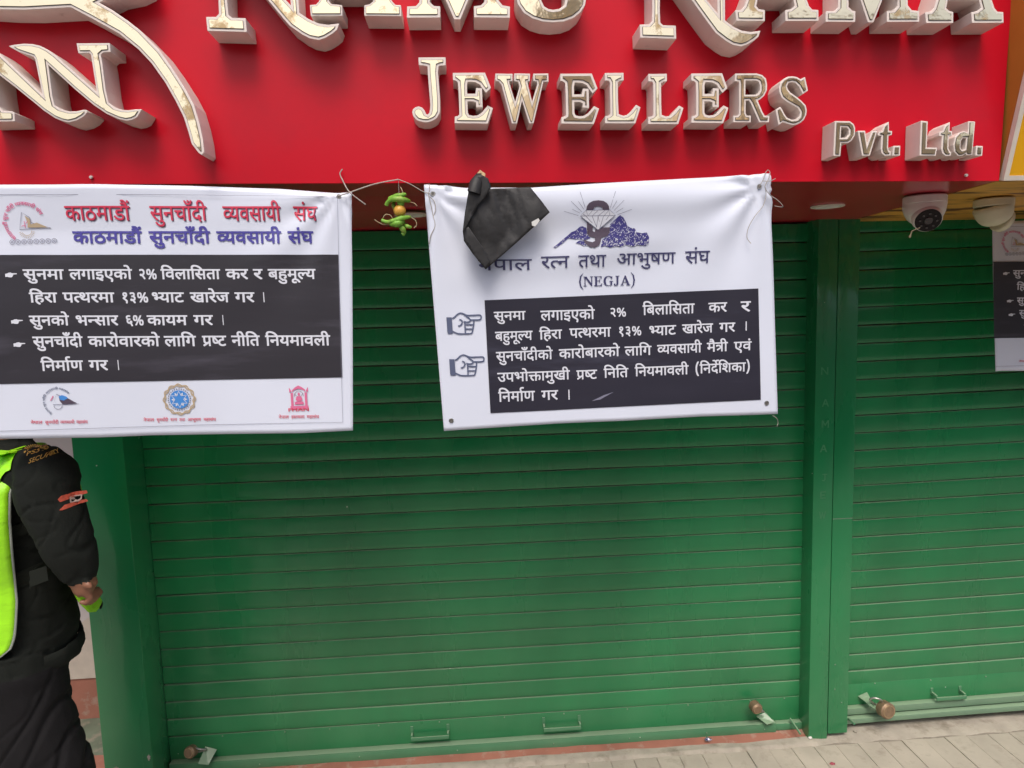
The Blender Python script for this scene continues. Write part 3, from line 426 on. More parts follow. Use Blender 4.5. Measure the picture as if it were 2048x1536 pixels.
 215:"369,322 389,322 408,323 425,324 442,326 460,329 478,332 486,260 469,257 452,255 435,253 417,252 399,251 380,251 351,252 322,254 292,258 261,264 235,270 212,277 198,268 183,260 167,253 197,217 228,182 264,146 302,109 340,75 380,42 326,-12 289,21 254,54 220,87 188,120 159,151 133,181 109,209 89,234 73,256 60,276 51,292 46,305 42,317 41,329 40,340 42,353 47,365 55,376 67,386 84,391 104,393 120,392 135,388 148,382 160,373 171,362 181,350 194,364 203,380 210,398 214,419 216,438 217,458 216,478 215,496 212,512 209,527 205,540 201,551 0,551 0,622 403,622 403,551 281,551 286,539 289,526 293,511 296,495 297,477 298,458 297,431 294,407 288,385 281,365 272,348 262,333 298,327 333,323",
 269:"127,65 80,132 326,281 299,314 275,339 254,358 231,370 207,378 181,380 162,379 143,376 124,372 104,365 81,355 55,343 27,417 50,427 74,436 98,444 124,451 151,455 179,456 205,455 229,450 251,444 273,433 293,420 314,402 336,381 358,356 382,326 382,551 0,551 0,622 566,622 566,551 463,551 463,0 382,0 382,234",
 274:"45,53 214,153 180,162 152,175 128,194 113,213 100,234 91,258 84,285 80,319 79,358 79,551 0,551 0,622 583,622 583,551 479,551 479,0 398,0 398,193 92,-13|398,551 160,551 160,369 160,343 161,322 163,304 165,289 169,276 172,266 177,256 183,248 190,240 209,227 232,220 262,217 288,219 313,226 337,236 360,250 380,264 398,280",
 403:"284,300 329,298 367,291 398,280 425,265 446,248 462,228 473,206 479,183 481,160 477,126 467,98 450,73 426,51 396,33 360,18 333,85 353,93 370,102 384,112 396,125 402,140 404,157 401,178 391,196 376,210 352,221 321,227 282,229 235,226 198,217 172,202 153,182 142,160 138,135 139,119 143,103 148,86 158,69 173,51 192,32 218,12 251,-9 292,-31 303,-30 314,-29 325,-29 372,-33 410,-46 442,-68 465,-97 478,-130 483,-169 478,-208 462,-241 436,-269 400,-291 356,-304 304,-308 241,-303 186,-287 136,-262 90,-227 47,-187 6,-140 67,-97 93,-128 117,-154 141,-176 165,-195 190,-210 216,-222 243,-230 273,-234 304,-236 364,-227 398,-203 410,-162 407,-142 399,-125 386,-113 368,-104 350,-99 330,-97 312,-98 296,-99 282,-102 267,-107 253,-112 239,-119 223,-79 168,-43 127,-8 96,26 75,62 62,98 58,137 60,160 65,181 73,200 84,219 98,235 113,249 101,262 91,276 82,292 75,311 70,330 69,352 70,370 73,386 79,400 87,413 96,424 106,433 122,443 140,452 158,458 180,462 203,464 229,465 361,465 361,551 0,551 0,622 546,622 546,551 442,551 442,394 230,394 211,394 197,393 186,391 178,388 170,385 164,381 156,372 151,360 149,347 150,334 153,323 158,312 165,302 173,293 182,285 215,293 249,298",
 450:"-169,615 -183,665 -197,706 -210,740 -225,767 -240,789 -256,804 -274,815 -294,821 -315,823 -329,822 -342,821 -354,818 -365,815 -375,812 -385,809 -409,882 -381,890 -351,894 -318,896 -287,894 -261,888 -239,879 -219,864 -200,845 -181,819 -155,862 -113,888 -55,896 -34,895 -14,893 4,890 22,885 37,879 51,872 29,806 17,812 5,817 -7,821 -20,824 -34,826 -48,827 -73,824 -93,817 -109,804 -121,788 -128,769 -130,747 -130,740 -130,733 -129,726 -117,692 -105,655 -94,615",
 464:"170,551 170,0 89,0 89,551 0,551 0,622 273,622 273,551|80,615 62,640 46,659 30,674 15,685 1,692 -14,698 -29,701 -44,702 -61,703 -75,702 -88,700 -102,697 -116,693 -130,688 -143,682 -169,751 -153,757 -137,763 -121,767 -104,770 -86,772 -67,773 -38,771 -11,763 13,752 36,735 55,715 72,692 76,694 63,727 50,753 37,774 24,792 10,805 -4,815 -20,822 -38,826 -57,827 -72,827 -86,825 -97,823 -108,820 -118,817 -127,813 -150,882 -122,890 -92,894 -59,896 -24,893 7,885 34,870 60,849 84,820 106,784 127,736 146,681 165,615|146,816 148,832 153,845 162,857 174,867 187,872 201,874 216,872 229,866 240,857 250,845 255,831 257,816 255,800 250,787 240,775 229,765 215,760 201,758 187,760 174,766 162,775 153,787 148,801",
 494:"312,-12 282,15 254,42 227,68 202,95 182,123 164,150 151,180 144,210 141,242 142,260 147,277 154,293 162,307 172,319 182,329 38,327 38,399 467,399 467,551 0,551 0,622 873,622 873,551 548,551 548,349 565,364 583,376 602,386 622,393 643,398 666,399 707,394 742,380 772,358 795,325 808,286 813,239 811,207 806,175 798,141 785,106 768,72 748,39 675,80 691,103 705,127 716,154 725,182 730,210 732,237 730,266 723,289 712,307 697,320 679,327 658,330 621,322 585,297 548,257 548,0 467,0 467,328 366,328 335,327 310,325 290,322 273,317 258,309 245,299 232,283 225,263 222,237 226,204 238,173 258,142 287,110 323,76 366,40",
 523:"851,551 851,0 770,0 770,180 749,168 726,157 701,146 672,138 641,134 606,132 551,138 504,154 462,180 425,219 399,265 381,322 439,337 483,356 514,378 536,404 549,433 553,467 550,498 542,523 530,542 512,557 492,565 469,568 453,567 440,563 428,556 419,547 414,535 412,521 421,491 448,472 493,461 485,391 444,400 410,413 382,430 361,454 348,484 344,519 348,554 360,582 380,604 407,620 437,629 470,632 497,630 523,624 548,614 572,600 593,583 610,561 624,534 631,504 634,469 629,422 616,382 594,349 563,320 525,295 480,274 496,252 514,234 532,220 554,211 581,205 612,203 646,205 675,212 701,223 726,238 748,255 770,275 770,551 688,551 688,622 954,622 954,551|0,622 312,622 312,551 0,551|45,242 47,265 51,286 58,305 69,323 80,338 93,351 114,366 137,378 163,388 194,394 230,398 272,399 380,399 380,328 291,328 253,327 223,325 200,322 180,317 164,309 150,299 136,283 129,263 126,237 130,204 143,173 163,142 192,110 228,76 271,40 217,-12 186,15 158,42 132,68 106,96 86,123 68,151 55,181 48,211",
 557:"255,464 265,464 275,463 288,462 301,461 313,460 326,459 337,458 346,456 354,454 349,381 336,384 321,386 306,388 290,390 274,391 259,391 220,388 188,379 162,364 142,343 131,317 127,287 131,255 141,231 159,212 183,198 210,191 240,188 270,191 298,198 326,210 354,228 378,249 400,274 391,299 385,325 380,353 418,363 449,375 472,390 489,408 499,430 502,457 501,476 497,493 490,509 482,525 474,538 465,551 0,551 0,622 937,622 937,551 833,551 833,0 752,0 752,179 732,167 710,156 685,146 657,138 627,134 595,132 563,134 534,141 507,151 482,166 460,183 440,204 423,189 406,176 388,162 367,150 345,140 322,130 294,123 265,119 233,118 199,120 168,127 138,139 112,155 89,175 71,198 57,225 49,254 46,286 53,340 72,383 104,418 147,444 197,459|471,301 486,271 503,246 522,228 544,214 571,206 601,203 633,205 662,212 688,224 712,239 733,256 752,274 752,551 553,551 569,515 579,480 582,445 569,380 532,333",
 793:"202,271 158,277 122,293 94,319 73,356 61,400 57,452 61,506 72,550 92,585 120,612 156,627 202,632 247,627 283,611 312,585 333,549 345,505 349,452 345,398 333,355 314,319 285,292 248,276|569,622 646,622 261,0 183,0|201,334 243,348 268,387 276,452 267,518 242,556 201,569 178,566 160,556 146,540 136,517 131,488 129,452 131,416 137,387 146,364 160,347 178,337|624,-10 579,-4 543,12 516,38 495,76 483,119 479,171 483,225 494,269 514,304 542,331 578,347 624,352 669,347 705,331 734,304 754,268 766,224 770,171 766,118 755,74 736,38 707,11 670,-5|624,55 666,68 691,107 699,171 690,238 665,276 624,289 601,286 583,276 569,260 559,236 554,207 552,171 554,135 560,106 569,84 583,68 601,58",
 795:"213,-165 167,-92 130,-15 103,68 83,158 72,247 68,337 72,431 83,519 102,604 131,687 167,762 213,832 294,832 251,757 217,681 190,599 169,512 157,425 153,336 157,246 169,159 189,74 217,-12 253,-91 295,-165",
 796:"60,-165 103,-90 137,-13 164,69 184,157 196,243 200,330 196,421 184,508 164,594 136,679 101,758 59,832 141,832 187,759 224,681 251,598 271,508 282,419 286,329 282,236 270,148 251,63 223,-20 186,-96 141,-165",
}
WORDS = {
 "काठमाडौं":("25:0 66:762 36:1021 50:1606 66:2204 37:2463 464:3040",3299),
 "सुनचाँदी":("60:0 69:676 44:676 30:1231 66:1865 5:2124 42:2124 68:2644",2903),
 "व्यवसायी":("557:0 57:922 60:1478 66:2154 51:2413 68:2993",3252),
 "संघ":("60:0 6:676 28:676",1267),
 "सुनमा":("60:0 69:676 44:676 50:1231 66:1829",2088),
 "लगाइएको":("54:0 27:678 66:1241 11:1500 19:1991 25:2544 79:3306",3565),
 "२%":("108:0 793:551",1379),
 "विलासिता":("67:0 57:259 54:815 66:1493 67:1752 60:2011 40:2687 66:3257",3516),
 "कर":("25:0 52:762",1171),
 "र":("52:0",409),
 "बहुमूल्य":("48:0 403:571 50:1102 70:1700 210:1700 51:2200",2780),
 "हिरा":("67:0 61:259 52:790 66:1199",1458),
 "पत्थरमा":("46:0 523:568 52:1508 50:1917 66:2515",2774),
 "१३%":("107:0 109:551 793:1102",1930),
 "भ्याट":("206:0 51:439 66:1019 35:1278",1782),
 "खारेज":("26:0 66:818 52:1077 75:1486 32:1486",2228),
 "गर":("27:0 52:563",972),
 "।":("104:0",379),
 "सुनको":("60:0 69:676 44:676 25:1231 79:1993",2252),
 "भन्सार":("49:0 202:703 60:1061 66:1737 52:1996",2405),
 "६%":("112:0 793:551",1379),
 "कायम":("25:0 66:762 51:1021 50:1601",2199),
 "कारोवारको":("25:0 66:762 52:1021 79:1430 57:1689 66:2245 52:2504 25:2913 79:3675",3934),
 "लागि":("54:0 66:678 67:937 27:1196",1759),
 "प्रष्ट":("274:0 214:568 35:944",1448),
 "नीति":("44:0 68:555 67:814 40:1073",1643),
 "नियमावली":("67:0 44:259 51:814 50:1394 66:1992 57:2251 54:2807 68:3485",3744),
 "निर्माण":("67:0 44:259 50:814 66:1412 181:1671 39:1671",2394),
 "नेपाल":("44:0 75:555 46:555 66:1123 54:1382",2060),
 "महासंघ":("50:0 61:598 66:1129 60:1388 6:2064 28:2064",2655),
 "रत्न":("52:0 198:409 44:758",1313),
 "तथा":("40:0 41:570 66:1212",1471),
 "आभूषण":("10:0 49:1023 70:1726 59:1726 39:2304",3027),
 "हस्तकला":("61:0 215:531 40:920 25:1490 54:2252 66:2930",3189),
 "आभुषण":("10:0 49:1023 69:1726 59:1726 39:2304",3027),
 "बिलासिता":("67:0 48:259 54:830 66:1508 67:1767 60:2026 40:2702 66:3272",3531),
 "सुनचाँदीको":("60:0 69:676 44:676 30:1231 66:1865 5:2124 42:2124 68:2644 25:2903 79:3665",3924),
 "कारोबारको":("25:0 66:762 52:1021 79:1430 48:1689 66:2260 52:2519 25:2928 79:3690",3949),
 "मैत्री":("50:0 76:598 269:598 68:1150",1409),
 "एवं":("19:0 57:553 6:1109",1109),
 "उपभोक्तामुखी":("13:0 46:548 49:1116 79:1819 494:2078 66:2937 50:3196 69:3794 26:3794 68:4612",4871),
 "निति":("67:0 44:259 67:814 40:1073",1643),
 "(निर्देशिका)":("795:0 67:354 44:613 42:1168 450:1688 67:1688 58:1947 25:2627 66:3389 796:3648",4002),
 "काठमाडौं सुन चाँदी व्यवसायी संघ":("25:0 66:762 36:1021 50:1606 66:2204 37:2463 464:3040 60:3559 69:4235 44:4235 30:5050 66:5684 5:5943 42:5943 68:6463 557:6982 57:7904 60:8460 66:9136 51:9395 68:9975 60:10494 6:11170 28:11170",11761),
 "नेपाल सुन चाँदी व्यवसायी महासंघ":("44:0 75:555 46:555 66:1123 54:1382 60:2320 69:2996 44:2996 30:3811 66:4445 5:4704 42:4704 68:5224 557:5743 57:6665 60:7221 66:7897 51:8156 68:8736 50:9255 61:9853 66:10384 60:10643 6:11319 28:11319",11910),
}
LEFT_TEXT = [[('काठमाडौं', -0.9313, 2.1061, -0.7838, 2.1033, 0.0324), ('सुनचाँदी', -0.7374, 2.1024, -0.6086, 2.0999, 0.0327), ('व्यवसायी', -0.5705, 2.0991, -0.4367, 2.0966, 0.0328), ('संघ', -0.4056, 2.096, -0.3494, 2.0949, 0.0331)],
 [('काठमाडौं', -0.9209, 2.0477, -0.7634, 2.0444, 0.027), ('सुनचाँदी', -0.7452, 2.044, -0.6056, 2.0412, 0.0271), ('व्यवसायी', -0.5892, 2.0408, -0.4392, 2.0377, 0.0273), ('संघ', -0.4218, 2.0373, -0.3634, 2.0361, 0.0275)],
 [('सुनमा', -1.0404, 1.962, -0.9515, 1.9599, 0.0226), ('लगाइएको', -0.9374, 1.9595, -0.7926, 1.9561, 0.0227), ('२%', -0.7772, 1.9557, -0.7343, 1.9547, 0.0228), ('विलासिता', -0.7253, 1.9545, -0.5889, 1.9512, 0.0229), ('कर', -0.5744, 1.9509, -0.5234, 1.9497, 0.0231), ('र', -0.5097, 1.9493, -0.4893, 1.9488, 0.0231), ('बहुमूल्य', -0.4747, 1.9485, -0.3625, 1.9458, 0.0231)],
 [('हिरा', -1.032, 1.9072, -0.9709, 1.9056, 0.0223), ('पत्थरमा', -0.9568, 1.9053, -0.8382, 1.9021, 0.0225), ('१३%', -0.8219, 1.9017, -0.7586, 1.9, 0.0225), ('भ्याट', -0.7516, 1.8999, -0.6777, 1.8979, 0.0227), ('खारेज', -0.662, 1.8975, -0.5718, 1.8951, 0.0227), ('गर', -0.5573, 1.8947, -0.5127, 1.8936, 0.0227), ('।', -0.4939, 1.8931, -0.4868, 1.8929, 0.0229)],
 [('सुनको', -1.0375, 1.8529, -0.9487, 1.8505, 0.0225), ('भन्सार', -0.9334, 1.85, -0.8341, 1.8474, 0.0226), ('६%', -0.8177, 1.8469, -0.7735, 1.8457, 0.0227), ('कायम', -0.7661, 1.8455, -0.6738, 1.843, 0.0228), ('गर', -0.658, 1.8426, -0.6145, 1.8414, 0.0229), ('।', -0.5937, 1.8408, -0.5875, 1.8406, 0.0229)],
 [('सुनचाँदी', -1.0345, 1.8029, -0.9218, 1.7998, 0.0235), ('कारोवारको', -0.9076, 1.7994, -0.7419, 1.7948, 0.0236), ('लागि', -0.7303, 1.7945, -0.6578, 1.7925, 0.0238), ('प्रष्ट', -0.642, 1.7921, -0.587, 1.7905, 0.0239), ('नीति', -0.5732, 1.7902, -0.5073, 1.7884, 0.024), ('नियमावली', -0.4926, 1.7879, -0.3373, 1.7837, 0.024)],
 [('निर्माण', -1.0222, 1.7442, -0.9265, 1.7421, 0.0232), ('गर', -0.9113, 1.7417, -0.8679, 1.7408, 0.0233), ('।', -0.8469, 1.7403, -0.8407, 1.7402, 0.0234)],
 [('नेपाल', -1.0592, 1.6002, -1.0326, 1.5993, 0.0069), ('सुनचाँदी', -1.0265, 1.5991, -0.9957, 1.598, 0.0069), ('व्यवसायी', -0.9916, 1.5979, -0.9588, 1.5968, 0.0069), ('महासंघ', -0.9546, 1.5967, -0.9279, 1.5958, 0.0069)],
 [('नेपाल', -0.7969, 1.5953, -0.7719, 1.5945, 0.0069), ('सुनचाँदी', -0.7656, 1.5943, -0.7385, 1.5933, 0.007), ('रत्न', -0.733, 1.5931, -0.7175, 1.5926, 0.0069), ('तथा', -0.7121, 1.5924, -0.6987, 1.5919, 0.007), ('आभूषण', -0.6924, 1.5917, -0.6608, 1.5906, 0.007), ('महासंघ', -0.6545, 1.5904, -0.625, 1.5894, 0.007)],
 [('नेपाल', -0.4727, 1.5891, -0.4483, 1.5883, 0.0071), ('हस्तकला', -0.4419, 1.5881, -0.4098, 1.5872, 0.007), ('महासंघ', -0.4042, 1.587, -0.3745, 1.5861, 0.0071)]]
RIGHT_TEXT = [[('नेपाल', 0.0348, 1.9574, 0.1662, 1.9563, 0.0257), ('रत्न', 0.1904, 1.9617, 0.2597, 1.9617, 0.0284), ('तथा', 0.2831, 1.962, 0.3524, 1.9621, 0.0285), ('आभुषण', 0.38, 1.964, 0.5294, 1.9647, 0.0269), ('संघ', 0.5545, 1.9658, 0.6162, 1.9661, 0.0296)],
 [('सुनमा', 0.0698, 1.8292, 0.1475, 1.8291, 0.0209), ('लगाइएको', 0.1862, 1.8284, 0.3229, 1.8283, 0.0237), ('२%', 0.3617, 1.8298, 0.4043, 1.8298, 0.0212), ('बिलासिता', 0.4461, 1.8343, 0.5779, 1.8354, 0.0238), ('कर', 0.6152, 1.8356, 0.6621, 1.8361, 0.023), ('र', 0.6986, 1.8368, 0.7224, 1.837, 0.0249)],
 [('बहुमूल्य', 0.0712, 1.7794, 0.1638, 1.7795, 0.022), ('हिरा', 0.1815, 1.7794, 0.2383, 1.7803, 0.022), ('पत्थरमा', 0.2583, 1.7818, 0.3633, 1.7821, 0.0229), ('१३%', 0.3813, 1.7824, 0.4429, 1.7823, 0.0221), ('भ्याट', 0.461, 1.7813, 0.5302, 1.7823, 0.0231), ('खारेज', 0.547, 1.7831, 0.6258, 1.7838, 0.0223), ('गर', 0.6432, 1.7841, 0.683, 1.7842, 0.0223), ('।', 0.7059, 1.7862, 0.716, 1.7859, 0.0224)],
 [('सुनचाँदीको', 0.0719, 1.7292, 0.2136, 1.7303, 0.0229), ('कारोबारको', 0.2306, 1.7306, 0.3852, 1.7321, 0.0231), ('लागि', 0.3987, 1.7317, 0.4665, 1.7317, 0.0223), ('व्यवसायी', 0.4824, 1.733, 0.5962, 1.7342, 0.0224), ('मैत्री', 0.6108, 1.7346, 0.664, 1.7351, 0.0225), ('एवं', 0.681, 1.7346, 0.7257, 1.7349, 0.0217)],
 [('उपभोक्तामुखी', 0.0737, 1.6765, 0.2562, 1.6768, 0.0222), ('प्रष्ट', 0.2741, 1.6757, 0.3258, 1.6757, 0.0224), ('निति', 0.3439, 1.6773, 0.4062, 1.6773, 0.0224), ('नियमावली', 0.4239, 1.6785, 0.5619, 1.6791, 0.0225), ('(निर्देशिका)', 0.5788, 1.6799, 0.7239, 1.6817, 0.0226)],
 [('निर्माण', 0.0744, 1.628, 0.1657, 1.6281, 0.0242), ('गर', 0.1835, 1.6275, 0.2247, 1.6278, 0.0233), ('।', 0.2472, 1.6278, 0.2575, 1.6274, 0.0243)]]

# ------------------------------------------------------------------ materials
M_RED = mat('red_acrylic_panel', (0.52, 0.004, 0.017, 1), 0.33, coat=0.03, spec=0.22, var=0.07, var_scale=1.6, col2=(.40, .008, .02, 1), thr=(.5, .85), scale2=5, bump=0.12, bump_scale=2.5, bump_dist=0.01)
M_RED_SOF = mat('dark_red_soffit', (0.46, 0.012, 0.034, 1), 0.28, coat=0.3, var=0.08, var_scale=3.0, bump=0.1, bump_scale=3, bump_dist=0.01)
M_SHELL = mat('cream_letter_shell', (0.70, 0.62, 0.57, 1), 0.45, var=0.05, var_scale=14, col2=(0.40, 0.34, 0.29, 1), thr=(0.62, 0.8), scale2=30)
M_GAP = mat('dark_letter_seam', (0.12, 0.11, 0.10, 1), 0.5)
M_GOLD = mat('gold_mirror_acrylic', (0.85, 0.71, 0.47, 1), 0.07, metal=1.0, col2=(0.46, 0.33, 0.17, 1), thr=(0.56, 0.63), scale2=14, rough2=0.40, bump=0.25, bump_scale=11, bump_dist=0.004)
M_GREEN = green_paint('green_shutter_enamel', (0.008, 0.205, 0.066, 1), 0.24, 0.24)
M_GREEN_POST = green_paint('green_pilaster_enamel', (0.008, 0.195, 0.064, 1), 0.18, 0.22, rand=0.0)
M_GREEN_RAIL = green_paint('dusty_green_rail', (0.028, 0.20, 0.085, 1), 0.5, 0.5, rand=0.0)
M_PALE_GREEN = green_paint('pale_worn_green', (0.13, 0.235, 0.155, 1), 0.5, 0.6, rand=0.0)
M_VINYL = mat('white_banner_vinyl', (0.66, 0.70, 0.81, 1), 0.30, var=0.03, var_scale=2.5, bump=0.25, bump_scale=5, bump_dist=0.006)
M_BLACK_INK = mat('black_banner_ink', (0.034, 0.032, 0.040, 1), 0.36, var=0.12, var_scale=5, col2=(0.07, 0.066, 0.085, 1), thr=(0.55, 0.75), scale2=7, stretch=(0.3, 1, 2), bump=0.25, bump_scale=5, bump_dist=0.006)
M_BLACK_INK2 = mat('blue_black_banner_ink', (0.027, 0.026, 0.040, 1), 0.36, var=0.12, var_scale=5, col2=(0.06, 0.06, 0.09, 1), thr=(0.55, 0.75), scale2=7, stretch=(0.3, 1, 2), bump=0.25, bump_scale=5, bump_dist=0.006)
M_WHITE_INK = mat('white_banner_print', (0.66, 0.68, 0.75, 1), 0.4)
M_BLUE_INK = mat('blue_banner_print', (0.075, 0.065, 0.32, 1), 0.4)
M_NAVY_INK = mat('navy_banner_print', (0.050, 0.050, 0.13, 1), 0.4)
M_RED_INK = mat('red_banner_print', (0.62, 0.05, 0.10, 1), 0.4)
M_MAROON_INK = mat('maroon_print_shadow', (0.16, 0.07, 0.12, 1), 0.4)
M_PINK_INK = mat('pink_banner_print', (0.66, 0.16, 0.30, 1), 0.4)
M_GREY_INK = mat('grey_banner_print', (0.20, 0.20, 0.27, 1), 0.4)
M_SLATE_INK = mat('slate_banner_print', (0.10, 0.12, 0.20, 1), 0.4)
M_SKY_INK = mat('sky_blue_print', (0.06, 0.24, 0.62, 1), 0.4)
M_TAN_INK = mat('tan_banner_print', (0.46, 0.36, 0.24, 1), 0.4)
M_PURPLE_INK = mat('purple_banner_print', (0.085, 0.065, 0.095, 1), 0.4)
M_MTN_INK = mat('mountain_blue_print', (0.050, 0.045, 0.20, 1), 0.4)
M_METAL = mat('worn_steel', (0.45, 0.45, 0.43, 1), 0.35, metal=0.9, var=0.2, var_scale=60)
M_BRASS = mat('tarnished_brass', (0.27, 0.185, 0.115, 1), 0.5, metal=0.4, var=0.25, var_scale=50, bump=0.3, bump_scale=120, bump_dist=0.001)
M_BRASS_RIM = mat('rubbed_brass_rim', (0.42, 0.30, 0.18, 1), 0.4, metal=0.5, var=0.2, var_scale=70)
M_CORD = mat('grey_cord', (0.36, 0.33, 0.30, 1), 0.8, var=0.2, var_scale=200)
M_TERRA = mat('terracotta_cement', (0.36, 0.150, 0.105, 1), 0.8, var=0.12, var_scale=9, col2=(0.42, 0.33, 0.26, 1), thr=(0.55, 0.75), scale2=16, bump=0.5, bump_scale=60)
M_CEMENT = mat('grey_cement_strip', (0.40, 0.36, 0.30, 1), 0.85, var=0.12, var_scale=14, col2=(0.24, 0.21, 0.16, 1), thr=(0.52, 0.7), scale2=11, bump=0.6, bump_scale=70, bump_dist=0.004)
M_PAVER = mat('beige_stone_paver', (0.43, 0.385, 0.32, 1), 0.75, var=0.12, var_scale=7, rand=0.05, col2=(0.27, 0.235, 0.19, 1), thr=(0.52, 0.78), scale2=14, bump=0.4, bump_scale=90, bump_dist=0.002)
M_JOINT = mat('sand_joint', (0.27, 0.235, 0.195, 1), 0.95, var=0.2, var_scale=80)
M_ROAD = mat('stone_street', (0.26, 0.24, 0.215, 1), 0.85, var=0.15, var_scale=4)
M_WALL_WHITE = mat('white_alcove_wall', (0.62, 0.585, 0.575, 1), 0.6, var=0.03, var_scale=4)
M_WALL_DARK = mat('grey_plaster', (0.30, 0.29, 0.27, 1), 0.9, var=0.15, var_scale=2)
M_FACADE = mat('cream_facade', (0.84, 0.79, 0.68, 1), 0.85, var=0.08, var_scale=1.2)
M_FACADE2 = mat('pale_pink_facade', (0.76, 0.66, 0.57, 1), 0.85, var=0.08, var_scale=1.2)
M_FRAME = mat('brown_window_frame', (0.10, 0.06, 0.04, 1), 0.6)
M_SHOPDARK = mat('dark_shopfront', (0.055, 0.05, 0.048, 1), 0.5, var=.3, var_scale=1.5)
M_GLASS = mat('dark_window_glass', (0.03, 0.035, 0.04, 1), 0.08, spec=0.8)
M_YELLOW = mat('yellow_sign_face', (0.72, 0.36, 0.006, 1), 0.4, var=0.05, var_scale=3)
M_ORANGE = mat('orange_brown_return', (0.42, 0.17, 0.025, 1), 0.45, var=0.12, var_scale=3)
M_TRIM = mat('off_white_trim', (0.62, 0.56, 0.48, 1), 0.5, var=0.08, var_scale=20)
M_CAMWHITE = mat('camera_plastic', (0.80, 0.77, 0.73, 1), 0.35, var=0.03, var_scale=20)
M_CAMOLD = mat('yellowed_camera_plastic', (0.66, 0.60, 0.44, 1), 0.45, var=0.06, var_scale=20)
M_LENS = mat('camera_dark_glass', (0.008, 0.004, 0.005, 1), 0.35, spec=.25)
M_LENS2 = mat('camera_lens', (0.02, 0.012, 0.014, 1), 0.12, coat=0.6)
M_LIME = mat('drying_lime_skin', (0.62, 0.33, 0.05, 1), 0.45, var=0.15, var_scale=60, bump=0.4, bump_scale=300, bump_dist=0.0006)
M_CHILLI = mat('green_chilli_skin', (0.16, 0.36, 0.035, 1), 0.55, var=0.25, var_scale=70, col2=(0.42, 0.42, 0.12, 1), thr=(0.55, 0.72), scale2=40, bump=0.5, bump_scale=90, bump_dist=0.002)
M_STEM = mat('dry_chilli_stem', (0.42, 0.36, 0.22, 1), 0.7)
M_BAG = mat('dark_umbrella_fabric', (0.017, 0.0165, 0.0175, 1), 0.6, var=0.2, var_scale=30, bump=0.5, bump_scale=35, bump_dist=0.004)
M_TAGW = mat('white_care_tag', (0.62, 0.62, 0.6, 1), 0.5)
M_PAPER = mat('brown_paper_twist', (0.46, 0.33, 0.18, 1), 0.8)
M_UNIFORM = mat('black_uniform_cloth', (0.0105, 0.0125, 0.0105, 1), 0.9, spec=.2, var=0.2, var_scale=9, bump=0.5, bump_scale=260, bump_dist=0.0015)
M_TROUSER = mat('black_trouser_cloth', (0.0095, 0.0090, 0.0100, 1), 0.85, spec=.2, var=0.2, var_scale=9, bump=0.4, bump_scale=200, bump_dist=0.0015)
M_FLAP = mat('dark_olive_flap', (0.013, 0.0155, 0.012, 1), 0.9, spec=.2, bump=0.4, bump_scale=260, bump_dist=0.0015)
M_NEON = mat('neon_yellow_green_vest', (0.36, 0.85, 0.02, 1), 0.42, var=0.05, var_scale=18, bump=0.5, bump_scale=22, bump_dist=0.006, stretch=(1, 1, 2.5))
M_PIPING = mat('grey_vest_piping', (0.28, 0.31, 0.27, 1), 0.6)
M_SKIN = mat('brown_skin', (0.235, 0.105, 0.060, 1), 0.5, var=0.08, var_scale=30, bump=0.2, bump_scale=200, bump_dist=0.0006)
M_HAIR = mat('black_hair', (0.012, 0.010, 0.009, 1), 0.5)
M_SHOE = mat('black_leather', (0.015, 0.015, 0.015, 1), 0.3)
M_THREAD_GOLD = mat('gold_thread', (0.52, 0.30, 0.06, 1), 0.7)
M_THREAD_RED = mat('red_thread', (0.45, 0.075, 0.04, 1), 0.7, var=0.25, var_scale=120)
M_THREAD_PALE = mat('pale_thread', (0.42, 0.32, 0.28, 1), 0.7)
M_FOIL = mat('crumpled_foil', (0.60, 0.55, 0.62, 1), 0.25, metal=0.7, col2=(0.12, 0.10, 0.35, 1), thr=(0.5, 0.55), scale2=120)
M_PETAL = mat('dark_pink_petal', (0.35, 0.07, 0.10, 1), 0.6)
M_SCRAP = mat('white_paper_scrap', (0.72, 0.70, 0.66, 1), 0.7)

def brushed_yellow():
    m = mat('yellow_soffit_with_brown_streaks', (0.66, 0.33, 0.055, 1), 0.5, var=0.08, var_scale=3)
    nt = m.node_tree; N = nt.nodes.new; Lk = nt.links.new; b = nt.nodes['Principled BSDF']
    src = b.inputs['Base Color'].links[0].from_socket
    geo = N('ShaderNodeNewGeometry'); mp = N('ShaderNodeMapping'); mp.inputs['Scale'].default_value = (1.3, 6.5, 1.0)
    mp.inputs['Rotation'].default_value = (0, 0, math.radians(-24))
    Lk(geo.outputs['Position'], mp.inputs[0])
    n = N('ShaderNodeTexNoise'); n.inputs['Scale'].default_value = 2.2; n.inputs['Detail'].default_value = 5; Lk(mp.outputs[0], n.inputs['Vector'])
    r = N('ShaderNodeMapRange'); r.inputs[1].default_value = 0.53; r.inputs[2].default_value = 0.60; Lk(n.outputs[0], r.inputs[0])
    mx = N('ShaderNodeMix'); mx.data_type = 'RGBA'; Lk(r.outputs[0], mx.inputs[0]); Lk(src, mx.inputs[6]); mx.inputs[7].default_value = (0.14, 0.045, 0.012, 1)
    Lk(mx.outputs[2], b.inputs['Base Color'])
    return m
M_STREAK = brushed_yellow()

# ------------------------------------------------------------------ setting
def sheet(name, x0, x1, y0, y1, z, m, kind='structure'):
    o = mesh_obj(name, [(x0, y0, z), (x1, y0, z), (x1, y1, z), (x0, y1, z)], [(0, 1, 2, 3)], m)
    o['kind'] = kind
    return o
sheet('ground', -60, 60, -60, 40, -0.03, M_ROAD)
road = sheet('road', -30, 30, -6.8, -1.35, -0.012, M_ROAD)

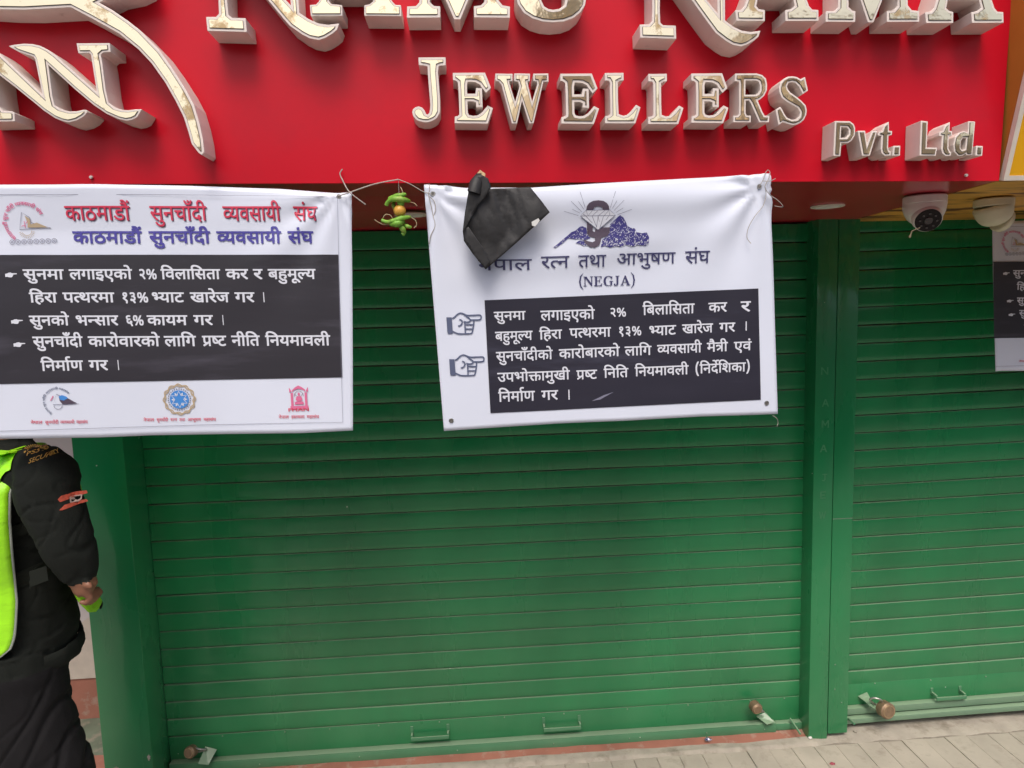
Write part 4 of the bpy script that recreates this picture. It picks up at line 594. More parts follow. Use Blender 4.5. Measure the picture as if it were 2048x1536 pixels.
# pavement: bedding, individual pavers in rows along the shop front
pave = box('pavement', -3.4, 4.2, -1.36, -0.105, -0.03, -0.006, M_JOINT)
pave['kind'] = 'structure'
bm = bmesh.new(); add_box(bm, -0.0463, 0.0463, -0.119, 0.119, -0.025, 0, 0.0022)
me_p = bpy.data.meshes.new('paver'); bmesh.ops.recalc_face_normals(bm, faces=bm.faces); bm.to_mesh(me_p); bm.free(); me_p.materials.append(M_PAVER)
count = 0
for rowi in range(5):
    yc = -0.128 - 0.121 - rowi * 0.242
    for k in range(56):
        x = -2.35 + k * 0.094 + (0.047 if rowi % 2 else 0) + 0.0035
        o = bpy.data.objects.new('paver', me_p); COL.objects.link(o); o.parent = pave
        o.location = (x, yc + random.uniform(-.0015, .0015), random.uniform(-.0012, .0012))
        o.rotation_euler = (random.uniform(-.006, .006), random.uniform(-.008, .008), random.uniform(-.006, .006))
        count += 1
# cement fillet between paving and threshold, uneven edges
def ragged_strip(name, x0, x1, yfun0, yfun1, z, m, n=160, h=0.006):
    vs = []; fs = []
    for i in range(n + 1):
        x = x0 + (x1 - x0) * i / n
        ya = yfun0(x); yb = yfun1(x)
        for j in range(5):
            y = ya + (yb - ya) * j / 4
            zz = z + h * noise.noise(Vector((x * 9, y * 30, 3.3))) - (0.014 if j == 0 else 0)
            vs.append((x, y, zz))
    for i in range(n):
        for j in range(4):
            a = i * 5 + j; fs.append((a, a + 5, a + 6, a + 1))
    o = mesh_obj(name, vs, fs, m, smooth=True); o['kind'] = 'structure'; return o
nz = lambda x, s, a: a * noise.noise(Vector((x * s, 7.1, s)))
ragged_strip('cement_strip', -3.4, 4.2, lambda x: -0.130 + nz(x, 8, .006), lambda x: -0.075 + nz(x, 3, .008) + (0.12 if x > 1.40 else 0), 0.004, M_CEMENT, 300)
ragged_strip('threshold', -3.4, 1.42, lambda x: -0.088 + nz(x, 5, .012) - max(0, -0.1 - x) * 0.035, lambda x: 0.12, 0.0105, M_TERRA, 240, 0.003)
# building mass behind the shutters and over the sign
bw = thing('shop_building', 'plastered shop building carrying the red sign and the green shutters', 'building', (0, 0.6, 0))
box('wall', -1.47, 4.4, 0.16, 0.40, 0, 6.5, M_WALL_DARK, bw)
box('wall', -3.6, -1.47, 0.60, 0.80, 0, 6.5, M_WALL_DARK, bw)
box('ceiling_slab', -3.6, -1.47, -0.95, 0.6, 2.30, 2.42, M_WALL_DARK, bw)
box('upper_wall', -3.6, 4.4, -0.80, 0.16, 3.35, 6.5, M_FACADE2, bw)
# alcove at the left: white wall over terracotta skirting
al = thing('alcove_wall', 'white alcove wall with terracotta skirting behind the guard', 'wall', (-2.2, 0.45, 0))
zsk = 0.2017
box('plaster', -3.55, -1.46, 0.42, 0.56, zsk, 2.30, M_WALL_WHITE, al)
box('skirting', -3.55, -1.46, 0.415, 0.56, 0.0, zsk, M_TERRA, al)
A0 = (-1.7227, 0.4, 0.4552); A1 = (-1.8906, 0.4, 0.3466)
wbm = bmesh.new()
ws = [(-1.44, A0[2] + (A0[0] + 1.44) * -0.9), (A1[0] - .25, max(zsk + .03, A1[2] - .16)), (A1[0] - .25, zsk + .004), (-1.44, zsk + .004)]
fr = [wbm.verts.new((x, 0.405, z)) for x, z in ws]; bk = [wbm.verts.new((x, 0.4185, z)) for x, z in ws]
wbm.faces.new(fr); wbm.faces.new(bk[::-1])
for i in range(4): wbm.faces.new([fr[i], fr[(i + 1) % 4], bk[(i + 1) % 4], bk[i]])
bm_obj('shadow_line_panel', wbm, M_TRIM, al)  # thin added panel imitates the slanting shadow line low on the wall
fl_ = box('floor', -3.5, -1.444, -0.16, .414, -.02, .006, mat('worn_green_floor', (0.16, 0.20, 0.14, 1), .8, var=.2, var_scale=12, col2=(.33, .29, .23, 1), thr=(.5, .7), scale2=14)); fl_['kind'] = 'structure'
box('side_wall', -1.47, -1.446, 0.05, 0.42, 0, 2.3, M_WALL_WHITE, al)

# opposite side of the lane, unseen; heights and shopfronts shaped for letter and enamel reflections
def facade(name, label, x0, x1, y, h, m, cols, rows):
    t = thing(name, label, 'building', ((x0 + x1) / 2, y, 0))
    box('wall', x0, x1, y - 6, y, 0, h, m, t)
    box('cornice', x0 - .05, x1 + .05, y + .002, y + .35, h - .25, h + .05, M_TRIM, t)
    w = (x1 - x0) / cols
    for r in range(rows):
        for c in range(cols):
            cx = x0 + (c + .5) * w; z0 = 3.3 + r * 2.9
            fr_ = box('window', cx - .65, cx + .65, y + .003, y + .09, z0, z0 + 1.5, M_FRAME, t)
            for s in (-1, 1):
                box('pane', cx + s * .31 - .27, cx + s * .31 + .27, y + .091, y + .10, z0 + .1, z0 + 1.4, M_GLASS, fr_)
            box('balcony', cx - .95, cx + .95, y + .002, y + .55, z0 - .45, z0 - .30, M_TRIM, t)
    for c in range(cols):
        cx = x0 + (c + .5) * w
        box('shopfront', cx - w * .47, cx + w * .47, y + .003, y + .05, .05, 2.75, M_SHOPDARK, t)
facade('lane_house', 'long low cream house across the lane, left end', -16, .90, -7.2, 3.45, M_FACADE, 6, 0)
facade('lane_house', 'unseen narrow tall pale pink house across the lane, shaped for letter reflections', .91, 1.55, -7.25, 5.0, M_FACADE2, 1, 0)
facade('lane_house', 'low cream house between the two taller pink ones', 1.56, 3.15, -7.2, 3.5, M_FACADE, 1, 0)
facade('lane_house', 'unseen wide tall pale pink house across the lane, shaped for letter reflections', 3.16, 5.6, -7.3, 4.7, M_FACADE2, 1, 0)
facade('lane_house', 'long low cream house across the lane, right end', 5.61, 16, -7.2, 3.5, M_FACADE, 4, 0)

# ------------------------------------------------------------------ roller shutters
def slat_mesh(name, x0, x1, seed, pitch=0.0739):
    prof = [(0.0, 0.006), (0.0011, 0.006), (0.0014, -0.0012), (0.0050, -0.0030), (0.020, -0.0040), (0.040, -0.0046), (0.058, -0.0040),
            (0.0660, -0.0036), (0.0696, -0.0030), (0.0712, -0.0008), (0.0716, 0.010)]
    n = 40; vs = []; fs = []
    rnd = random.Random(seed)
    for i in range(n + 1):
        x = x0 + (x1 - x0) * i / n
        for z, y in prof:
            wv = 0.0006 * noise.noise(Vector((x * 3.1, z * 20, seed * 5.7)))
            vs.append((x, y + wv * 1.8, z + wv))
    k = len(prof)
    for i in range(n):
        for j in range(k - 1):
            a = i * k + j; fs.append((a, a + k, a + k + 1, a + 1))
    me = bpy.data.meshes.new(name); me.from_pydata(vs, [], fs); me.update()
    me.polygons.foreach_set('use_smooth', [True] * len(me.polygons))
    b2 = bmesh.new(); b2.from_mesh(me)
    for e in b2.edges:
        if len(e.link_faces) == 2 and e.calc_face_angle(0) > math.radians(38): e.smooth = False
    b2.to_mesh(me); b2.free()
    me.materials.append(M_GREEN)
    return me

def shutter(label, x0, x1, z_first, count, tilt, y=0.0):
    t = thing('roller_shutter', label, 'shutter', ((x0 + x1) / 2, y, 0))
    xc = (x0 + x1) / 2
    meshes = [slat_mesh('slat', x0 - xc, x1 - xc, s + x0) for s in range(5)]
    for i in range(count):
        o = bpy.data.objects.new('slat', meshes[(i * 3) % 5]); COL.objects.link(o)
        o.parent = t; o.location = (0, random.uniform(-.0006, .0006), z_first + i * 0.0739)
        o.rotation_euler = (random.uniform(-.012, .012), tilt(z_first + i * .0739) + random.uniform(-.0005, .0005), 0)
    return t

# main shutter
zf = 0.1455
ms = shutter('wide green roller shutter between the two pilasters', -1.262, 1.372, zf + 0.001, 27, lambda z: 0.0012 + 0.0035 * min(1, z))
zl = 0.0487
box('bottom_plate', -1.262, 1.372, -0.003, 0.008, zl - 0.01, zf - 0.001, M_GREEN, ms, 0.0008)
bm = bmesh.new()
add_box(bm, -1.255, 1.250, -0.036, -0.0032, zl - 0.004, zl + 0.001, 0.0006)
add_box(bm, -1.255, 1.250, -0.036, -0.031, zl - 0.040, zl - 0.0042, 0.0006)
bm_obj('angle_rail', bm, M_GREEN_RAIL, ms, smooth=True)
box('rail_end', 1.2502, 1.368, -0.030, -0.0034, zl - 0.036, zl - 0.006, M_GREEN_RAIL, ms, 0.001)
# rivets along the plate
def rivets(xs, z, y, parent, r=0.0035):
    for x in xs:
        b = bmesh.new(); add_ball(b, (x, y, z + random.uniform(-.002, .002)), r, 1, 10, 6)
        bm_obj('rivet', b, M_PALE_GREEN, parent, smooth=True)
rivets([-1.05, -.80, -.62, -.42, -.17, .10, .35, .62, .88, 1.15, 1.30], zf - .008, -.003, ms)
rivets([-.9, -.5, -.1, .3, .62, .95, 1.2], zl - .022, -.0365, ms, .003)

def handle(pa, pb, parent, out=0.030, drop=0.03):
    pa = Vector(pa); pb = Vector(pb)
    b = bmesh.new()
    for p in (pa, pb):
        add_box(b, p.x - .004, p.x + .004, -out, -0.003, p.z - drop - .003, p.z - drop + .012, 0.001)
        add_box(b, p.x - .006, p.x + .006, -.008, -.0035, p.z - drop, p.z + .008, 0.001)
    zz = (pa.z + pb.z) / 2 - drop
    add_box(b, pa.x - .003, pb.x + .003, -out - .006, -out + .0005, zz - .009, zz + .006, 0.0015)
    return bm_obj('pull_handle', b, M_GREEN_RAIL, parent, smooth=True)
handle((-0.2846, 0.0, 0.117), (-0.1357, 0.0, 0.1175), ms)
handle((0.2638, 0.0, 0.1183), (0.414, 0.0, 0.1189), ms)

# right shutter
zr = 0.1849
rs = shutter('green roller shutter right of the double pilaster, partly behind a hanging banner', 1.536, 4.1, zr + 0.001, 28, lambda z: -0.012)
zr2 = 0.0885
for nm, a, b_, y0, z0, z1, m_ in (('bottom_plate', 1.536, 4.1, -.004, zr2, zr - .001, M_GREEN), ('angle_rail', 1.536, 4.1, -.030, zr2 - .028, zr2 - .001, M_PALE_GREEN), ('base_bar', 1.536, 4.1, -.048, zr2 - .058, zr2 - .036, M_PALE_GREEN)):
    o = box(nm, 0, b_ - a, y0, .006, z0, z1, m_, rs, .001)
    o.location = (a, 0, 0.0); o.rotation_euler = (0, -0.011, 0)
rivets([1.70, 1.95, 2.2, 2.45], zr - .004, -.004, rs)
handle((1.9564, 0.0, 0.1359), (2.0834, 0.0, 0.1366), rs, .040, .02)

# ------------------------------------------------------------------ pilasters
tp = thing('pilaster', 'broad green painted pilaster left of the wide shutter, behind the guard', 'pilaster', (-1.35, 0, 0))
box('steel_casing', -1.4436, -1.2632, -0.15, 0.05, 0.0, 2.14, M_GREEN_POST, tp, 0.004)
bm = bmesh.new()
for (x, z, w_, h_) in ((-1.33, .058, .10, .006), (-1.40, .075, .03, .009), (-1.275, .16, .012, .02), (-1.30, .11, .015, .012), (-1.40, .125, .02, .01)):
    V = [(x + math.cos(a) * w_ * (0.5 + .35 * noise.noise(Vector((a * 2, x, z)))), -.1508, z + math.sin(a) * h_ * (.6 + .5 * noise.noise(Vector((a * 3, z, x))))) for a in [k * math.pi / 9 for k in range(18)]]
    bm.faces.new([bm.verts.new(v) for v in V])
bm_obj('bare_scuff', bm, M_CEMENT, tp)
tp = thing('pilaster', 'green double pilaster between the wide shutter and the right shutter', 'pilaster', (1.45, 0, 0))
xs_ = 1.4477
box('steel_casing', 1.3655, xs_ - 0.0015, -0.09, 0.05, 0.0, 2.14, M_GREEN_POST, tp, 0.003)
box('guide_channel', xs_ + 0.0015, 1.5345, -0.088, 0.05, 0.02, 2.14, M_GREEN_POST, tp, 0.003)
box('splice_lip', xs_ + 0.002, 1.5335, -0.0892, -0.0885, 0.9484 - .002, 0.9484 + .0015, M_PALE_GREEN, tp)
rivets([1.475], 0.3255, -.0882, tp, .003); rivets([1.475], 0.2156, -.0882, tp, .003); rivets([1.505], 0.1577, -.0882, tp, .003)
# worn stick-on capitals running down the casing
M_GHOST = mat('worn_green_letter', (0.050, 0.25, 0.105, 1), 0.3, coat=0.3)
def ghost(poly_, z, x=1.405, s=0.030):
    V, F = fill2d(poly_)
    return [(x + a * s, -0.0908, z + b * s) for a, b in V], F
GH = {'N': [[(-.5, -.5), (-.5, .5), (-.3, .5), (.3, -.25), (.3, .5), (.5, .5), (.5, -.5), (.3, -.5), (-.3, .25), (-.3, -.5)]],
      'A': [[(-.5, -.5), (-.1, .5), (.1, .5), (.5, -.5), (.3, -.5), (.2, -.22), (-.2, -.22), (-.3, -.5)], [(-.13, -.05), (.13, -.05), (0, .28)]],
      'M': [[(-.5, -.5), (-.5, .5), (-.3, .5), (0, 0), (.3, .5), (.5, .5), (.5, -.5), (.32, -.5), (.32, .2), (0, -.3), (-.32, .2), (-.32, -.5)]],
      'J': [[(-.3, .5), (.4, .5), (.4, .38), (.15, .38), (.15, -.3), (0, -.5), (-.3, -.45), (-.3, -.3), (-.05, -.33), (0, -.2), (0, .38), (-.3, .38)]],
      'E': [[(-.4, -.5), (-.4, .5), (.4, .5), (.4, .34), (-.2, .34), (-.2, .08), (.25, .08), (.25, -.08), (-.2, -.08), (-.2, -.34), (.4, -.34), (.4, -.5)]],
      'W': [[(-.5, .5), (-.32, .5), (-.2, -.2), (-.06, .4), (.06, .4), (.2, -.2), (.32, .5), (.5, .5), (.28, -.5), (.12, -.5), (0, .05), (-.12, -.5), (-.28, -.5)]]}
for ch, z_, x_ in (('N', 1.5514, 1.402), ('A', 1.424, 1.408), ('M', 1.3394, 1.409), ('A', 1.2406, 1.404), ('J', 1.1219, 1.410), ('E', 1.0504, 1.406), ('W', 0.9676, 1.405)):
    V, F = ghost(GH[ch], z_, x_)
    mesh_obj('worn_letter', V, F, M_GHOST, tp)

# ------------------------------------------------------------------ red signboard
YS = -0.98
sb = thing('signboard', 'red shop signboard with cream shelled gold mirror lettering', 'sign', (0.0, YS, 2.14))
zL = 2.1629; zR = 2.1278; xL = -1.0855; xR = 1.3877
def zed(x): return zL + (zR - zL) * (x - xL) / (xR - xL)
XA = -2.9
bm = bmesh.new()
def hex8(bm, pts):
    vs = [bm.verts.new(p) for p in pts]
    for f in ((0, 1, 2, 3), (7, 6, 5, 4), (0, 4, 5, 1), (1, 5, 6, 2), (2, 6, 7, 3), (3, 7, 4, 0)): bm.faces.new([vs[i] for i in f])
XT = xR + 0.010299999999999976 * 2.6
hex8(bm, [(XA, YS, zed(XA)), (xR, YS, zR), (XT, YS, 3.30), (XA, YS, 3.30), (XA, YS + .012, zed(XA)), (xR, YS + .012, zR), (XT, YS + .012, 3.30), (XA, YS + .012, 3.30)])
bm_obj('front_panel', bm, M_RED, sb)
ZS = 2.137
RB = 1.541 + .01
bm = bmesh.new()
hex8(bm, [(XA, YS + .0125, zed(XA) + .001), (xR, YS + .0125, zR + .001), (RB, 0.155, ZS + .001), (XA, 0.155, ZS + .001),
          (XA, YS + .0125, zed(XA) + .013), (xR, YS + .0125, zR + .013), (RB, 0.155, ZS + .013), (XA, 0.155, ZS + .013)])
bm_obj('underside_panel', bm, M_RED_SOF, sb)
for (px, pz) in ([-0.8745, 2.1753], [1.2952, 2.1426]):
    b = bmesh.new(); add_cyl(b, (px, YS - .004, pz), (0, 1, .3), .0035, .008, 12, bev=.001)
    bm_obj('screw', b, M_SCRAP, sb, smooth=True)
for nm, dep, ins, enc_ in LETTERS:
    cs = [[tuple(int(v) / 1000 for v in p.split(',')) for p in c.split()] for c in enc_.split('|')]
    yf = YS - dep
    pv, pf = prism(cs, yf, YS - .001)
    o = mesh_obj('letter', pv, pf, M_SHELL, sb); fix_normals(o)
    o['label'] = ('cream raised ' + nm + ' with gold face') if 'full stop' not in nm else 'cream raised ' + nm
    if nm.startswith('R '): continue_bevel = False
    else: continue_bevel = True
    md = o.modifiers.new('edge', 'BEVEL'); md.width = .0012; md.segments = 2; md.limit_method = 'ANGLE'; md.angle_limit = math.radians(50)
    if not continue_bevel: o.modifiers.remove(md)
    pv, pf = prism(inset(cs, ins), yf - .0006, yf - .00015)
    g = mesh_obj('seam', pv, pf, M_GAP, o); fix_normals(g)
    pv, pf = prism(inset(cs, ins + .0012), yf - .0022, yf - .0004)
    g = mesh_obj('gold_face', pv, pf, M_GOLD, o); fix_normals(g)

# ------------------------------------------------------------------ yellow neighbouring signboard
ys = thing('signboard', 'yellow neighbouring signboard with white edging, leaning forward beside the red one', 'sign', (2.4, YS, 2.1))
e0 = (1.3899, -0.982, 2.1331); e1 = (1.4388, -0.982, 2.3523)
lean = 0.26
dzz = e1[2] - e0[2]
B0 = Vector((xR + .006, YS - .003, zR - .001)); 
tilt_x = 0.0004999999999999449 / 0.215
def yp(x, h, off=0.0):   # point on the leaning face, h up the slope
    return (x + tilt_x * 0.0, YS - .003 - lean * h - off, zR - .001 + h)
HT = 1.1
def slab(name, q, th, m, parent):
    q = [Vector(p) for p in q]; nn = (q[1] - q[0]).cross(q[2] - q[0]).normalized()
    if nn.y > 0: nn = -nn
    b = bmesh.new(); hex8(b, [p for p in q] + [p - nn * th for p in q])
    return bm_obj(name, b, m, parent)
xa = xR + .008
slab('yellow_face', [yp(xa + .012, .012), yp(4.2, .012), yp(4.2, HT), yp(xa + .012, HT)], .012, M_YELLOW, ys)
slab('side_trim', [yp(xa, .0, .002), yp(xa + .0125, .0, .002), yp(xa + .0125, HT, .002), yp(xa, HT, .002)], .016, M_TRIM, ys)
slab('bottom_trim', [yp(xa + .0127, .0, .002), yp(4.2, .0, .002), yp(4.2, .0118, .002), yp(xa + .0127, .0118, .002)], .016, M_TRIM, ys)
b = bmesh.new()
tri = [(xa + .001, YS + .01, zR + .002), (xa + .001, YS - .0035 + .014, zR + .002), (xa + .001, YS - .003 - lean * HT + .016, zR + HT), (xa + .001, YS + .01, zR + HT)]
tri = [(xa + .001, YS - .003 + .0155, zR + .004), (xa + .001, YS - .003 - lean * HT + .0155, zR + HT), (xa + .001, YS + .02, zR + HT)]
va = [b.verts.new(p) for p in tri]; vb = [b.verts.new((p[0] + .010, p[1], p[2])) for p in tri]
b.faces.new(va); b.faces.new(vb[::-1])
for i in range(3): b.faces.new([va[i], va[(i + 1) % 3], vb[(i + 1) % 3], vb[i]])
bm_obj('side_return', b, M_ORANGE, ys)
bm = bmesh.new()
hex8(bm, [(xR + .002, YS + .0125, zR), (4.2, YS + .0125, zR - .012), (4.2, 0.155, ZS - .012), (RB + .002, 0.155, ZS),
          (xR + .002, YS + .0125, zR + .012), (4.2, YS + .0125, zR), (4.2, 0.155, ZS), (RB + .002, 0.155, ZS + .012)])
bm_obj('underside_panel', bm, M_STREAK, ys)

# ------------------------------------------------------------------ downlights and cameras under the canopy
def downlight(p, label):
    t = thing('downlight', label, 'downlight', p, 'recessed lights in the canopy underside')
    x, y, z = p
    b = bmesh.new(); add_cyl(b, (x, y, z - .003), (0, 0, 1), .052, .006, 36, bev=.002); bm_obj('rim', b, M_TRIM, t, smooth=True)
    b = bmesh.new(); add_cyl(b, (x, y, z - .0068), (0, 0, 1), .036, .0015, 36); bm_obj('diffuser', b, M_CAMWHITE, t)
downlight((1.1863, -0.4956, ZS + .0005), 'round recessed canopy light left of the white dome camera')
downlight((-0.1595, -0.501, ZS + .0005), 'round recessed canopy light behind the hanging lime')

def dome_camera(p, look, white, label, lens=True, r=0.058):
    t = thing('dome_camera', label, 'camera', p)
    x, y, z = p; look = Vector(look).normalized()
    b = bmesh.new(); add_cyl(b, (x, y, z - .012), (0, 0, 1), r, .024, 40, bev=.003); bm_obj('mount', b, white, t, smooth=True)
    ax = (Vector((0, 0, -1)) * .8 + look * .35).normalized()
    c = Vector((x, y, z - .030))
    # bowl shaped housing
    a = ax.orthogonal().normalized(); bb = ax.cross(a)
    prof = [(.0, .93), (.006, 1.0), (.014, 1.0), (.020, .975), (.032, .93), (.044, .84), (.054, .70), (.061, .50), (.0645, .25), (.0655, 0.02)]
    b = bmesh.new(); rings = []
    for h, k in prof:
        rings.append([b.verts.new(c + ax * (h - .014) + (a * math.cos(2 * math.pi * i / 40) + bb * math.sin(2 * math.pi * i / 40)) * r * k) for i in range(40)])
    for i in range(len(rings) - 1):
        for k in range(40): b.faces.new([rings[i][k], rings[i][(k + 1) % 40], rings[i + 1][(k + 1) % 40], rings[i + 1][k]])
    b.faces.new(rings[0][::-1]); b.faces.new(rings[-1])
    bm_obj('housing', b, white, t, smooth=True)
    e = c + ax * .022 + look * .020
    b = bmesh.new(); add_cyl(b, e + look * .012, look, r * .70, .020, 36, r2=r * .66, bev=.003); bm_obj('eyeball_ring', b, white, t, smooth=True)
    if lens:
        b = bmesh.new(); add_cyl(b, e + look * .0235, look, r * .60, .004, 36, bev=.001); g = bm_obj('face_glass', b, M_LENS, t, smooth=True)
        b = bmesh.new(); add_cyl(b, e + look * .0265, look, r * .20, .003, 24, bev=.001); bm_obj('lens', b, M_LENS2, g, smooth=True)
        rad = look.orthogonal().normalized(); r3 = look.cross(rad)
        for k in range(8):
            q = e + look * .0262 + (rad * math.cos(k * .785) + r3 * math.sin(k * .785)) * r * .38
            b = bmesh.new(); add_cyl(b, q, look, r * .06, .002, 10); bm_obj('infrared_led', b, M_LENS2, g)
    return t
c1 = (1.359, -0.7279, 2.137)
t = dome_camera((c1[0], c1[1], 2.128), (-.22, -.62, -.42), M_CAMWHITE, 'white dome camera with dark round face under the red canopy corner')
tube('dangling_lead', [(1.2594, -0.86, 2.0251), (1.2368, -0.86, 2.0161), (1.2302, -0.86, 1.9986)], [.0013, .0016, .0028], M_STEM, t)
c2 = (1.6273, -0.6769, 2.137)
dome_camera((c2[0], c2[1] + .02, 2.125), (.75, .10, -.35), M_CAMOLD, 'yellowed dome camera under the streaked yellow canopy, right of the white one', False, .054)

# ------------------------------------------------------------------ banners
def lerp_poly(pts, u):
    d = [0]
    for a, b in zip(pts[:-1], pts[1:]): d.append(d[-1] + math.hypot(b[0] - a[0], b[1] - a[1]))
    s = u * d[-1]
    for i in range(len(pts) - 1):
        if s <= d[i + 1] or i == len(pts) - 2:
            t = (s - d[i]) / max(1e-9, d[i + 1] - d[i]); return (pts[i][0] + (pts[i + 1][0] - pts[i][0]) * t, pts[i][1] + (pts[i + 1][1] - pts[i][1]) * t)

class Banner:
    def __init__(s, name, label, top, bottom, y, wave, mats, nx=96, nz=54, group=None):
        s.y = y; s.wave = wave
        s.t = thing(name, label, 'banner', ((top[0][0] + top[-1][0]) / 2, y, top[0][1]), group)
        vs = []; fs = []
        for j in range(nz + 1):
            v = j / nz
            for i in range(nx + 1):
                a = lerp_poly(top, i / nx); b = lerp_poly(bottom, i / nx)
                x = a[0] + (b[0] - a[0]) * v; z = a[1] + (b[1] - a[1]) * v
                vs.append((x, s.Y(x, z), z))
        for j in range(nz):
            for i in range(nx):
                a = j * (nx + 1) + i; fs.append((a, a + nx + 1, a + nx + 2, a + 1))
        s.sheet = mesh_obj('vinyl_sheet', vs, fs, mats, s.t, smooth=True)
        md = s.sheet.modifiers.new('thickness', 'SOLIDIFY'); md.thickness = .0008; md.offset = -1
    def Y(s, x, z): return s.y + s.wave(x, z)
    def put(s, name, V, F, m, lift=.0015, parent=None, label=None):
        lift = lift + .0010
        o = mesh_obj(name, [(x, s.Y(x, z) - lift, z) for x, z in V], F, m, parent or s.t)
        me = o.data; b = bmesh.new(); b.from_mesh(me)
        for f in b.faces:
            f.normal_update()
            if f.normal.y > 0: f.normal_flip()
        b.to_mesh(me); b.free()
        if label: o['label'] = label
        return o
    def quad(s, name, c, m, lift=.0004, n=(60, 24), parent=None):
        V = []; F = []
        nx, nz = n
        for j in range(nz + 1):
            for i in range(nx + 1):
                u = i / nx; v = j / nz
                p = [(c[0][k] * (1 - u) + c[1][k] * u) * (1 - v) + (c[3][k] * (1 - u) + c[2][k] * u) * v for k in (0, 1)]
                V.append(p)
        for j in range(nz):
            for i in range(nx):
                a = j * (nx + 1) + i; F.append((a, a + 1, a + nx + 2, a + nx + 1))
        return s.put(name, V, F, m, lift, parent)
    def strokes(s, name, lines, w, m, lift=.0008, parent=None):
        V = []; F = []
        for pts in lines:
            pts = [Vector(p) for p in pts]
            closed = (pts[0] - pts[-1]).length < 1e-6
            base = len(V); k = len(pts)
            for i, p in enumerate(pts):
                a = pts[i - 1] if i > 0 else (pts[-2] if closed else p); b = pts[i + 1] if i < k - 1 else (pts[1] if closed else p)
                d = (b - a); d.normalize(); nrm = Vector((-d.y, d.x)) * w / 2
                V.append(tuple(p + nrm)); V.append(tuple(p - nrm))
            for i in range(k - 1): F.append((base + 2 * i, base + 2 * i + 1, base + 2 * i + 3, base + 2 * i + 2))
        return s.put(name, V, F, m, lift, parent)
    def fills(s, name, polys, m, lift=.0008, parent=None):
        V = []; F = []
        for cs in polys:
            v, f = fill2d(cs); b = len(V); V += v; F += [tuple(i + b for i in q) for q in f]
        return s.put(name, V, F, m, lift, parent)
    def text(s, words, m, bold, name='printed_word', lift=.0017, dx=0, dz=0, xs=1.0):
        for (t, x0, z0, x1, z1, h) in words:
            V = []; F = []
            gl, w = WORDS[t]
            sc = h / 622.0; sx = (x1 - x0) / w
            for q, tok in enumerate(gl.split()):
                g, gx = (int(v) for v in tok.split(':'))
                v, f = glyph(g, bold)
                b = len(V)
                for a, c, kk in v:
                    u = (a + gx) / w
                    V.append((x0 + (a + gx) * sx + dx, z0 + (z1 - z0) * u + (c - 622) * sc + dz, kk + 2 * (q % 2)))
                F += [tuple(i + b for i in r) for r in f]
            o = mesh_obj(name, [(x, s.Y(x, z) - lift - .00012 * k, z) for x, z, k in V], F, m, s.t)
            b = bmesh.new(); b.from_mesh(o.data)
            for f in b.faces:
                f.normal_update()
                if f.normal.y > 0: f.normal_flip()
            b.to_mesh(o.data); b.free()
    def grommet(s, x, z, dark=True):
        y = s.Y(x, z)
        b = bmesh.new()
        R, r = .0062, .0030
        rings = [[b.verts.new((x + math.cos(2 * math.pi * k / 20) * rr, y - h, z + math.sin(2 * math.pi * k / 20) * rr)) for k in range(20)] for rr, h in ((R, .0009), (R * .9, .0022), (r * 1.15, .0022), (r, .0010))]
        for i in range(3):
            for k in range(20): b.faces.new([rings[i][k], rings[i][(k + 1) % 20], rings[i + 1][(k + 1) % 20], rings[i + 1][k]])
        g = bm_obj('grommet', b, M_METAL, s.t, smooth=True)
        b = bmesh.new(); add_cyl(b, (x, y - .0012, z), (0, 1, 0), r * 1.1, .0006, 16); bm_obj('eyelet_hole', b, M_GAP, g)

GC = {}
def glyph(g, bold):
    k = (g, bold)
    if k not in GC:
        cs = [[tuple(int(v) for v in p.split(',')) for p in c.split()] for c in GLYPHS[g].split('|')]
        V, F = fill2d([[(a / 1000, b / 1000) for a, b in c] for c in cs])
        ex = bold * 1000 * .85; VV = []; FF = []
        for n_, (ox, oz) in enumerate(((0, 0),) if ex < 3 else ((ex, ex), (-ex, ex), (ex, -ex), (-ex, -ex))):
            FF += [tuple(i + len(VV) for i in f) for f in F]; VV += [(a * 1000 + ox, b * 1000 + oz, n_ * .5) for a, b in V]
        GC[k] = (VV, FF)
    return GC[k]

def arc_text(bn, word, cx, cz, r, a0, a1, h, m, bold=.01, name='ring_text'):
    gl, w = WORDS[word]; V = []; F = []
    for q, tok in enumerate(gl.split()):
        g, gx = (int(v) for v in tok.split(':'))
        v, f = glyph(g, bold); b = len(V)
        for a, c, kk in v:
            ang = math.radians(a0 + (a1 - a0) * (a + gx) / w); rr = r + c / 622 * h
            V.append((cx + math.cos(ang) * rr, cz + math.sin(ang) * rr, q % 2))
        F += [tuple(i + b for i in x_) for x_ in f]
    return bn.put(name, [(x, z) for x, z, k in V], F, m, .0009)

def circle(cx, cz, r, n=28, a0=0, a1=360, rz=None):
    rz = rz or r
    return [(cx + math.cos(math.radians(a0 + (a1 - a0) * k / n)) * r, cz + math.sin(math.radians(a0 + (a1 - a0) * k / n)) * rz) for k in range(n + 1)]

